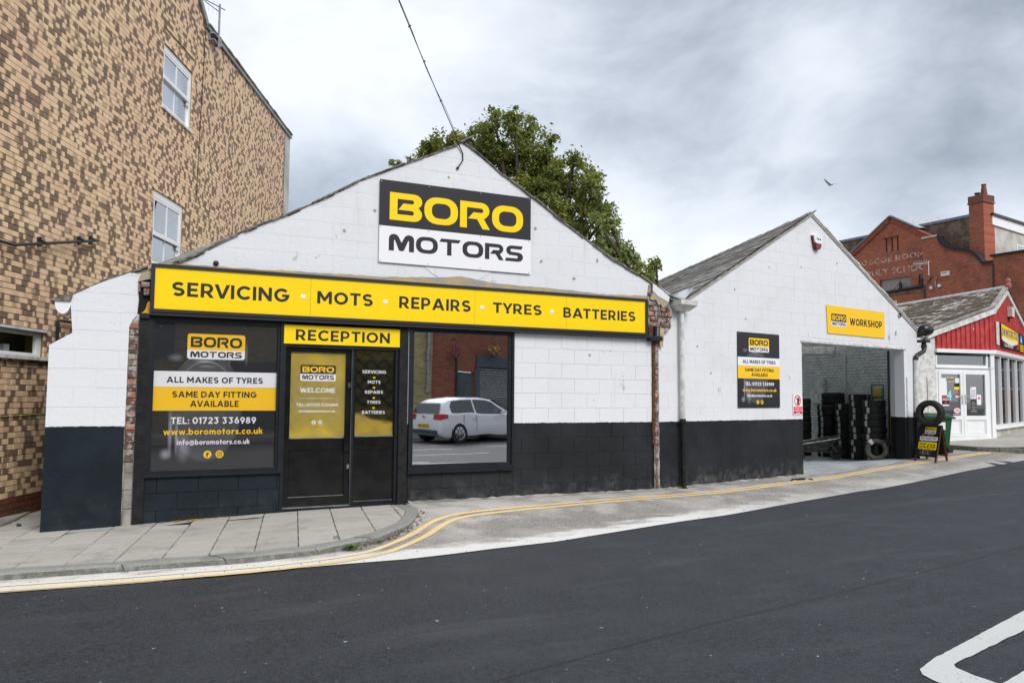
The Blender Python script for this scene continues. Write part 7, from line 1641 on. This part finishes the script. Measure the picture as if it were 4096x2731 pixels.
# ================================================================== TREES BEHIND THE GARAGE
def at(x, y, Z): v = RIGHT * ((x - 2048) / 3186) + DOWN * ((y - 1365.5) / 3186) + FWD; return CAM + v * Z
def make_tree(label, base, lobes, mat, leaves, size, seed, trunk=True):
    R = random.Random(seed); t = thing('broadleaf_tree', label, 'tree', base, 'trees behind the garage'); b = Vector(base); mb = MB(); cen = sum((Vector(l[0]) for l in lobes), Vector()) / len(lobes)
    fork = b + (cen - b) * .42; fork.x = b.x * .6 + fork.x * .4; mb.tube([b, b + (fork - b) * .5 + Vector((.1, .05, 0)), fork], [.30, .24, .20], 9)
    tw = MB()
    for c, r in lobes:
        c = Vector(c); m_ = fork + (c - fork) * .5 + Vector((R.uniform(-.3, .3), R.uniform(-.3, .3), .3)); mb.tube([fork, m_, c], [.13, .075, .02], 6)
        for _ in range(5): e = c + Vector((R.gauss(0, 1), R.gauss(0, 1), R.gauss(0, .8))).normalized() * r * .95; tw.tube([c - (c - m_) * .2, (c + e) / 2 + Vector((0, 0, .08)), e], [.022, .014, .006], 4)
    mb.build('trunk', M['bark'], t); tw.build('branch', M['bark'], t, kind='stuff')
    vs = []; fs = []; tone = []; tot = sum(r ** 2.2 for _, r in lobes)
    for c, r in lobes:
        c = Vector(c); n = int(leaves * r ** 2.2 / tot); clumps = []
        for _ in range(max(8, int(26 * r))):
            d = Vector((R.gauss(0, 1), R.gauss(0, 1), R.gauss(0, 1))).normalized(); clumps.append((c + d * r * R.uniform(.45, 1.02), R.uniform(.14, .34) * (r ** .35), R.random()))
        for _ in range(n):
            cc, cr, tn = R.choice(clumps); d = Vector((R.gauss(0, .52), R.gauss(0, .52), R.gauss(0, .42))) * cr; p = cc + d; l = size * R.uniform(.65, 1.35)
            out = (p - c).normalized(); a = Vector((R.gauss(0, 1), R.gauss(0, 1), R.gauss(0, .6))).normalized(); a = (a + out * .5 + Vector((0, 0, -.35))).normalized(); nn = (out * .5 + Vector((R.gauss(0, .6), R.gauss(0, .6), .7))).normalized(); bb = a.cross(nn)
            if bb.length < .1: continue
            bb.normalize(); nn = bb.cross(a); k = len(vs)
            vs += [p - a * l * .5, p + bb * l * .30 - a * l * .1 + nn * l * .05, p + bb * l * .22 + a * l * .22, p + a * l * .55 - nn * l * .10, p - bb * l * .22 + a * l * .22, p - bb * l * .30 - a * l * .1 + nn * l * .05]
            fs.append((k, k + 1, k + 2, k + 3)); fs.append((k, k + 3, k + 4, k + 5)); tone += [tn * .7 + R.random() * .3] * 6
    mb = MB(); mb.add(vs, fs)
    me = bpy.data.meshes.new('crown'); me.from_pydata([tuple(Vector(v) - b) for v in vs], [], fs); at_ = me.attributes.new('tone', 'FLOAT', 'POINT'); at_.data.foreach_set('value', tone); me.materials.append(mat)
    o = bpy.data.objects.new('crown', me); COL.objects.link(o); o.parent = t; LOC[o.name] = b; return t
px = 24 / 3186.
def lob(lst, Zb, seed):
    R = random.Random(seed); return [(tuple(at(x, y, Zb + R.uniform(-1.0, 1.0))), r * Zb / 3186.) for x, y, r in lst]
big = [(1990, 540, 95), (2085, 530, 75), (1920, 560, 70), (2150, 590, 70), (1990, 640, 120), (2110, 690, 115), (2220, 700, 95), (2300, 730, 95), (2370, 780, 75), (2180, 800, 120), (2290, 850, 105), (2390, 870, 70), (2400, 960, 70), (2080, 780, 90), (1890, 620, 50), (2440, 830, 30), (2200, 560, 30), (2360, 690, 36), (1860, 560, 36), (2300, 640, 34), (2060, 465, 34), (1975, 460, 34), (2130, 490, 30)]
make_tree('large dark green leafy tree rising behind the garage gable', (11.0, 21.0, 0), lob(big, 24, 1), M['leaf'], 34000, .10, 3)
pale = [(2430, 960, 42), (2470, 1000, 48), (2520, 1010, 34), (2440, 900, 30), (2400, 1020, 50), (2480, 1060, 46), (2380, 870, 22), (2545, 1040, 26), (2500, 1090, 50)]
make_tree('smaller tree with pale drooping leaves next to the garage roof slope', (13.2, 17.5, 0), lob(pale, 21, 2), M['leaf2'], 2600, .13, 4)
low_ = [(2570, 1110, 46), (2610, 1075, 26), (2590, 1150, 46), (2540, 1130, 40), (2625, 1050, 16)]
make_tree('thin dark sapling peeping over the valley between garage and workshop', (13.6, 17.2, 0), lob(low_, 20.5, 3), M['leaf'], 1500, .10, 5)
lft = [(1730, 585, 40), (1790, 570, 46), (1690, 600, 26), (1580, 655, 22), (1640, 640, 12), (1840, 590, 46), (1770, 610, 50), (1590, 690, 30)]
make_tree('low leafy shrub tree showing above the slope of the garage gable', (7.4, 21.5, 0), lob(lft, 23, 4), M['leaf'], 1900, .115, 6)
# gull
gp = at(3322, 740, 78); gl = thing('gull', 'single gull gliding against the clouds', 'bird', gp)
mb = MB(); d_ = Vector((.75, -.55, .1)).normalized(); mb.tube([gp - d_ * .26, gp - d_ * .12, gp + d_ * .05, gp + d_ * .17, gp + d_ * .24], [.015, .06, .075, .045, .012], 8); mb.build('body', M['gullw'], gl, smooth=True)
for sg_, pts in ((-1, [(0, 0, .02), (-.28, .02, .25), (-.62, .0, .62)]), (1, [(0, 0, .02), (.38, .02, .12), (.85, .0, .16)])):
    mb = MB(); 
    for k, (x, y, z) in enumerate(pts): c_ = gp + RIGHT * x + Vector((0, 0, z)); w_ = (.16, .15, .03)[k]; mb.v += [tuple(c_ - d_ * w_), tuple(c_ + d_ * w_ * .7), tuple(c_ + d_ * w_ * .7 - Vector((0, 0, .02))), tuple(c_ - d_ * w_ - Vector((0, 0, .01)))]
    for k in range(2):
        for i in range(4): mb.f.append((k * 4 + i, k * 4 + (i + 1) % 4, k * 4 + 4 + (i + 1) % 4, k * 4 + 4 + i))
    mb.build('wing', M['gullw'], gl)

# ================================================================== WEEDS AND LITTER
def weed(name, label, cx, cy, r, n, seed, z=None):
    R = random.Random(seed); vs = []; fs = []; z0_ = hz(cx, cy) + .004 if z is None else z; b = Vector((cx, cy, z0_)); tone = []
    for _ in range(n):
        q = R.uniform(0, 6.28); ln = r * R.uniform(.35, 1.); st = b + Vector((R.gauss(0, r * .35), R.gauss(0, r * .18), R.uniform(.2, .7) * r * .5)); dv_ = Vector((math.cos(q), math.sin(q), R.uniform(.1, .9))).normalized(); sd = dv_.cross(Vector((0, 0, 1))).normalized(); k = len(vs)
        vs += [st, st + dv_ * ln * .4 + sd * ln * .22, st + dv_ * ln * .8 - Vector((0, 0, ln * .1)), st + dv_ * ln * .4 - sd * ln * .22]; fs.append((k, k + 1, k + 2, k + 3)); tone += [R.random()] * 4
    me = bpy.data.meshes.new(name); me.from_pydata([tuple(v - b) for v in vs], [], fs); a_ = me.attributes.new('tone', 'FLOAT', 'POINT'); a_.data.foreach_set('value', tone); me.materials.append(M['weed']); o = bpy.data.objects.new(name, me); COL.objects.link(o); o.location = b; return tag(o, label, 'weed', 'weeds along the pavement edge')
weed('weed', 'largest leafy green weed growing at the foot of the granite kerb', 2.13, 8.12, .095, 60, 1); weed('weed', 'small green weed in the kerb gutter next to dead leaves', 2.50, 8.33, .06, 22, 2)
weed('weed', 'tiny weed at the foot of the workshop downpipe', 8.24, 10.62, .07, 22, 3); weed('weed', 'low tuft at the kerb of the side turning near the A-board', 18.0, 12.02, .10, 40, 4)
weed('weed', 'tiny weed in a kerb joint at the downhill end of the pavement', .06, 8.20, .035, 14, 5); weed('weed', 'sprig growing in the crack between two paving slabs by the kerb', 2.06, 8.50, .05, 12, 6, pz(2.06, 8.5))
R = random.Random(9); mb = MB()
for _ in range(260):
    t = R.betavariate(1.6, 1.6); i = int(190 + t * 190); i = min(398, i); f = FXY[i]; tw = (FXY[i + 1] - FXY[i - 1]).normalized(); nn = Vector((tw.y, -tw.x)); p = f + nn * abs(R.gauss(.02, .045)); 
    if p.x < 1.9: continue
    l = R.uniform(.008, .026); q = R.uniform(0, 6.28); u = Vector((math.cos(q), math.sin(q), R.uniform(-.3, .3))) * l; v = Vector((-math.sin(q), math.cos(q), R.uniform(-.4, .4))) * l * .6; c = Vector((p.x, p.y, hz(p.x, p.y) + .012))
    mb.add([c - u, c + v, c + u, c - v], [(0, 1, 2, 3)])
mb.build('leaf_litter', M['deadleaf'], loc=(2.6, 8.6, 0), kind='stuff')
mb = MB()
for _ in range(70): x = R.gauss(.78, .16); y = 10.585 - abs(R.gauss(0, .05)); l = R.uniform(.006, .03); q = R.uniform(0, 6.28); c = Vector((x, y, pz(x, y) + .006)); u = Vector((math.cos(q), math.sin(q), 0)) * l; v = Vector((-u.y, u.x, 0)) * .6; mb.add([c - u, c + v * 1.1, c + u, c - v], [(0, 1, 2, 3)])
mb.build('foam_crumbs', M['foam'], loc=(.78, 10.55, 0), kind='stuff')
mb = MB()
for _ in range(26): x = 11.02 + R.gauss(0, .09); y = 10.78 + R.gauss(0, .05); c = Vector((x, y, hz(x, y) + .012)); l = R.uniform(.012, .035); mb.obox(c, (l, 0, .003), (0, l * .6, 0), (0, 0, .008))
mb.build('debris', M['blackplastic'], loc=(11.0, 10.78, 0), kind='stuff')
mb = MB()
for _ in range(260): x = R.uniform(-3, 12); y = lerp(x, EX, EY) + R.uniform(-.05, max(.1, (lerp(x, KFX, KFY) if x < 3.4 else yw(x)) - lerp(x, EX, EY) - .05)) ; l = R.uniform(.002, .006); c = Vector((x, y, hz(x, y) + .004 + l * .4)); mb.obox(c, (l, l * .3, 0), (-l * .2, l * .8, 0), (0, 0, l * .6))
mb.build('grit', M['roughconc'], loc=(3, 9, 0), kind='stuff')

# ================================================================== FAR SIDE OF THE STREET (seen mirrored in the garage windows)
O = Frame((30, -8.5), (-1, 0))         # walked from +X to -X so that +d faces the street
ob = thing('opposite_building', 'red brick building with a grey roller shutter, mirrored in the film window', 'building', (14, -8.5, 0), 'buildings across the street')
sx = lambda x: 30 - x
MB().prism(O, rect(sx(30), sx(10.9), -1, 4.5), -.3, 0, [rect(sx(12.75), sx(12.0), -.05, 2.45), rect(sx(15.6), sx(13.0), -.05, 2.62)]).build('wall', M['oppred'], ob)
MB().box(O, sx(12.72), sx(12.03), -.15, -.10, -.2, 2.42).build('door', M['shutter'], ob)
mb = MB(); mb.box(O, sx(15.75), sx(12.82), .0, .10, 2.62, 3.05); mb.box(O, sx(13.0), sx(12.80), .0, .06, -.2, 2.62); mb.build('shutter_box', M['bluegreypaint'], ob)
for i in range(32): MB().box(O, sx(15.6), sx(13.0), -.12, -.075 + .012 * (i % 2), -.1 + i * .085, -.02 + i * .085).build('shutter_slat', M['shutter'], ob)
MB().tube([O.P(sx(11.95), .06, 3.0), O.P(sx(11.95), .06, 0)], .045, 8).build('rainwater_pipe', M['blackplastic'], ob)
ob2 = thing('opposite_building', 'buff brick building mirrored in the film window beside red brickwork', 'building', (0, -8.4, 0), 'buildings across the street')
MB().prism(O, rect(sx(10.9), sx(-16), -1, 4.3), -.3, .02).build('wall', M['oppyel'], ob2); MB().tube([O.P(sx(10.72), .09, 4.2), O.P(sx(10.72), .09, 1.6)], .07, 8).build('rainwater_pipe', M['galv'], ob2)
for a, b, z0, z1 in ((-3, 1.5, 2.6, 4.0), (3.2, 6.5, .2, 2.6), (7.4, 9.6, 1.0, 2.8), (-8, -5, .3, 3)): MB().box(O, sx(b), sx(a), .021, .06, z0, z1).build('window', M['shutter'], ob2)
for (x, z, mt, lb) in ((11.75, 3.12, 'magenta', 'hanging basket of magenta flowers mirrored in the film window'), (13.45, 3.22, 'gold', 'hanging basket of yellow flowers mirrored above the grey shutter')):
    t = thing('hanging_basket', lb, 'hanging basket', (x, -8.15, z), 'hanging baskets over the street'); c = Vector((x, -8.12, z)); MB().lathe([(0, -.22), (.12, -.18), (.2, -.02), (.2, 0), (0, 0)], 12, tuple(c)).build('basket', M['timber'], t); MB().tube([c + Vector((0, 0, .55)), c + Vector((0, -.38, .55))], .012, 5).build('bracket', M['blackplastic'], t); MB().tube([c + Vector((0, 0, .55)), c], .006, 4).build('chain', M['cable'], t)
    for nm, m_, n in (('flower', M[mt], 90), ('foliage', M['deadleaf'] if 0 else M['bingreen'], 60)):
        mb = MB()
        for _ in range(n): d = Vector((R.gauss(0, 1), R.gauss(0, 1), R.gauss(0, .7))).normalized() * R.uniform(.1, .28); p = c + d + Vector((0, 0, .06)); u = Vector((R.gauss(0, 1), R.gauss(0, 1), R.gauss(0, 1))).normalized() * .035; v = u.cross(Vector((R.gauss(0, 1), R.gauss(0, 1), .5))).normalized() * .03; mb.add([p - u, p + v, p + u, p - v], [(0, 1, 2, 3)])
        mb.build(nm, m_, t)
ob3 = thing('opposite_building', 'brick terrace up the street, mirrored in the showroom window', 'building', (36, 13, 1), 'buildings across the street'); Q = Frame((36, 19.3), (0, -1))
MB().prism(Q, rect(0, 14, 0, 8.5), -4, 0, [rect(1.2 + 3 * i, 2.4 + 3 * i, 1.9 + 2.9 * j, 3.6 + 2.9 * j) for i in range(4) for j in range(2)]).build('wall', redbrick('terrace_brick', 'y', 1., (1.5, 1.5, 1.4), .3), ob3)
for i in range(4):
    for j in range(2):
        a, z = 1.2 + 3 * i, 1.9 + 2.9 * j; mb = MB(); frame_on(Q, mb, a, a + 1.2, z, z + 1.7, .07, -.12, -.05); mb.box(Q, a + .07, a + 1.13, -.11, -.06, z + .82, z + .88); wn = mb.build('window', M['whitepvc'], ob3); MB().box(Q, a + .05, a + 1.15, -.10, -.095, z + .05, z + 1.65).build('pane', M['shopglass2'], wn)
opv = MB(); opv.box(Frame((0, 0), (1, 0)), -20, 32, 5.6, 8.6, -.3, .06); opv.build('pavement', M['slab'], loc=(0, -7, 0), kind='structure')
# parked car (local x forward, y left)
car = thing('parked_car', 'silver five-door hatchback mirrored in the film window', 'car', (0, 0, 0))
st = [  # x, half width low, half width belt, z sill, z belt, half width roof, z roof
    (-2.08, .70, .72, .42, .60, .70, .62), (-2.05, .80, .80, .30, .72, .76, .80), (-1.98, .84, .83, .24, .86, .74, .98), (-1.80, .87, .87, .20, .94, .66, 1.30), (-1.55, .885, .885, .19, .95, .62, 1.43), (-.9, .89, .89, .18, .94, .60, 1.48), (-.2, .89, .89, .18, .92, .60, 1.48), (.35, .89, .885, .18, .90, .60, 1.42), (.85, .885, .88, .18, .89, .64, 1.16), (1.15, .88, .87, .19, .88, .72, .93), (1.6, .86, .84, .21, .80, .68, .83), (1.95, .80, .76, .26, .68, .62, .71), (2.10, .66, .64, .36, .56, .5, .58)]
bd = MB(); m_ = 11
for x, wl_, wb_, zs_, zb_, wr_, zr_ in st:
    sec = [(0, zs_), (wl_ * .93, zs_), (wl_, zs_ + .10), (wb_ * 1.005, (zs_ + zb_) / 2 + .06), (wb_ * .985, zb_ - .02), (wb_ * .96, zb_), (wr_ + (wb_ - wr_) * .42, zb_ + (zr_ - zb_) * .52), (wr_, zr_ - .05 * min(1, (zr_ - zb_) * 2)), (wr_ * .86, zr_ - .01), (wr_ * .5, zr_ + .015), (0, zr_ + .02)]
    bd.v += [(x, y, z) for y, z in sec] + [(x, -y, z) for y, z in sec]
for i in range(len(st) - 1):
    for h_ in (0, 1):
        for j in range(m_ - 1): a = i * 2 * m_ + h_ * m_ + j; b = a + 2 * m_; bd.f.append((a, a + 1, b + 1, b))
for i in (0, len(st) - 1):
    a = i * 2 * m_; bd.f.append(tuple(a + j for j in range(m_)) + tuple(a + m_ + j for j in reversed(range(m_))))
bd.build('body', M['silver'], car, smooth=True)
def carpatch(name, mat, xs, f, push=.008):    # patch following the side between belt and roof
    for sd in (1, -1):
        mb = MB()
        for x, lo_, hi_ in xs:
            X_ = [q[0] for q in st]; wb_ = lerp(x, X_, [q[2] for q in st]); wr_ = lerp(x, X_, [q[5] for q in st]); zb_ = lerp(x, X_, [q[4] for q in st]); zr_ = lerp(x, X_, [q[6] for q in st])
            for u in (lo_, .52, hi_):
                y = (wb_ * .96 + (wr_ + (wb_ - wr_) * .42 - wb_ * .96) * (u / .52)) if u <= .52 else (wr_ + (wb_ - wr_) * .42 + (wr_ - wr_ - (wb_ - wr_) * .42) * ((u - .52) / .43)); mb.v.append((x, sd * (y + push), zb_ + (zr_ - zb_) * u))
        for i in range(len(xs) - 1):
            for j in (0, 1): mb.f.append((i * 3 + j, i * 3 + 3 + j, i * 3 + 4 + j, i * 3 + 1 + j))
        mb.build(name, mat, car)
carpatch('window', M['carglass'], [(-1.62, .10, .55), (-1.5, .08, .84), (-1.15, .06, .88), (-.62, .05, .88)], 0)
carpatch('window', M['carglass'], [(-.55, .05, .88), (0, .05, .88), (.30, .05, .84), (.62, .06, .62), (.78, .08, .40)], 0)
mb = MB()
for x, y, z in ((-1.86, .60, 1.27), (-1.86, -.60, 1.27), (-2.03, -.66, .93), (-2.03, .66, .93)): mb.v.append((x, y, z))
mb.f.append((0, 1, 2, 3)); o = mb.build('rear_window', M['carglass'], car); o.location = (-.012, 0, .012)
mb = MB()
for x, y, z in ((.46, .56, 1.40), (.46, -.56, 1.40), (1.10, -.70, .96), (1.10, .70, .96)): mb.v.append((x + .012, y, z + .012))
mb.f.append((0, 1, 2, 3)); mb.build('windscreen', M['carglass'], car)
for sd in (1, -1):
    MB().add([(-2.085, .46 * sd, .76), (-2.065, .80 * sd, .74), (-1.80, .885 * sd, .80), (-1.80, .87 * sd, .93), (-2.02, .80 * sd, .93), (-2.05, .46 * sd, .90)], [(0, 1, 4, 5), (1, 2, 3, 4)]).build('tail_light', M['taillight'], car)
    for xw in (-1.29, 1.29):
        wl = MB().lathe([(.21, -.10), (.30, -.105), (.318, -.07), (.318, .07), (.30, .105), (.21, .10)], 32, (xw, .80 * sd, .318), 'Y').build('wheel', M['rubber'], car)
        rm_ = MB(); rm_.lathe([(.0, .06 * sd), (.05, .07 * sd), (.06, .05 * sd)], 14, (xw, .82 * sd, .318), 'Y'); rm_.lathe([(.185, .07 * sd), (.212, .09 * sd), (.212, .05 * sd)], 28, (xw, .80 * sd, .318), 'Y')
        for k in range(8): q = k * math.pi / 4; u = Vector((math.cos(q), 0, math.sin(q))); rm_.obox((xw + u.x * .12, .885 * sd, .318 + u.z * .12), u * .08, (0, .008, 0), Vector((-u.z, 0, u.x)) * .022)
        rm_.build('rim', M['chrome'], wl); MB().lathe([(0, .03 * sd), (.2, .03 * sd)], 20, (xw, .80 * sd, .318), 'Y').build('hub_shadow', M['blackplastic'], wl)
        MB().lathe([(.0, .905 * sd - .80 * sd), (.345, .905 * sd - .80 * sd)], 28, (xw, .779 * sd, .325), 'Y').build('wheel_arch', M['blackplastic'], car)
    MB().obox((.62, .97 * sd, .98), (.06, 0, 0), (0, .08, 0), (0, 0, .055)).build('door_mirror', M['silver'], car)
    for xh in (-.68, .32): MB().obox((xh, .90 * sd, .80), (.07, 0, 0), (0, .012, 0), (0, 0, .014)).build('door_handle', M['silver'], car)
for sd in (1, -1):
    mb = MB()
    for xs_ in (-.60, .86, -1.10): 
        for z0_, z1_ in ((.36, .90),): mb.obox((xs_, .893 * sd, (z0_ + z1_) / 2), (.006, 0, 0), (0, .004, 0), (0, 0, (z1_ - z0_) / 2))
    mb.build('door_gap', M['blackplastic'], car); MB().obox((0, .885 * sd, .205), (.95, 0, 0), (0, .014, 0), (0, 0, .03)).build('sill_trim', M['blackplastic'], car)
    pass
MB().obox((-2.06, 0, .36), (.05, 0, 0), (0, .66, 0), (0, 0, .07)).build('bumper_trim', M['shutter'], car)
MB().lathe([(0, -2.105), (.05, -2.10), (.055, -2.08)], 16, (0, 0, .84), 'X').build('badge', M['chrome'], car)
NP = Frame((-2.10, .26), (0, -1)); MB().box(NP, 0, .52, .0, .012, .50, .61).build('number_plate', M['yellow2'], car); mb = MB(); text(mb, NP, 'FY60 VPM', .03, .49, .52, .07, .0125, .001); mb.build('plate_lettering', M['ink2'], car)
car.rotation_euler = (0, 0, math.atan2(-.3137, .9495)); cr = Vector((.9495, -.3137)); cl_ = Vector((.3137, .9495)); cpos = Vector((9.84, -2.98)) + cr * 1.29 - cl_ * .80; car.location = (cpos.x, cpos.y, hz(cpos.x, cpos.y) - .006)
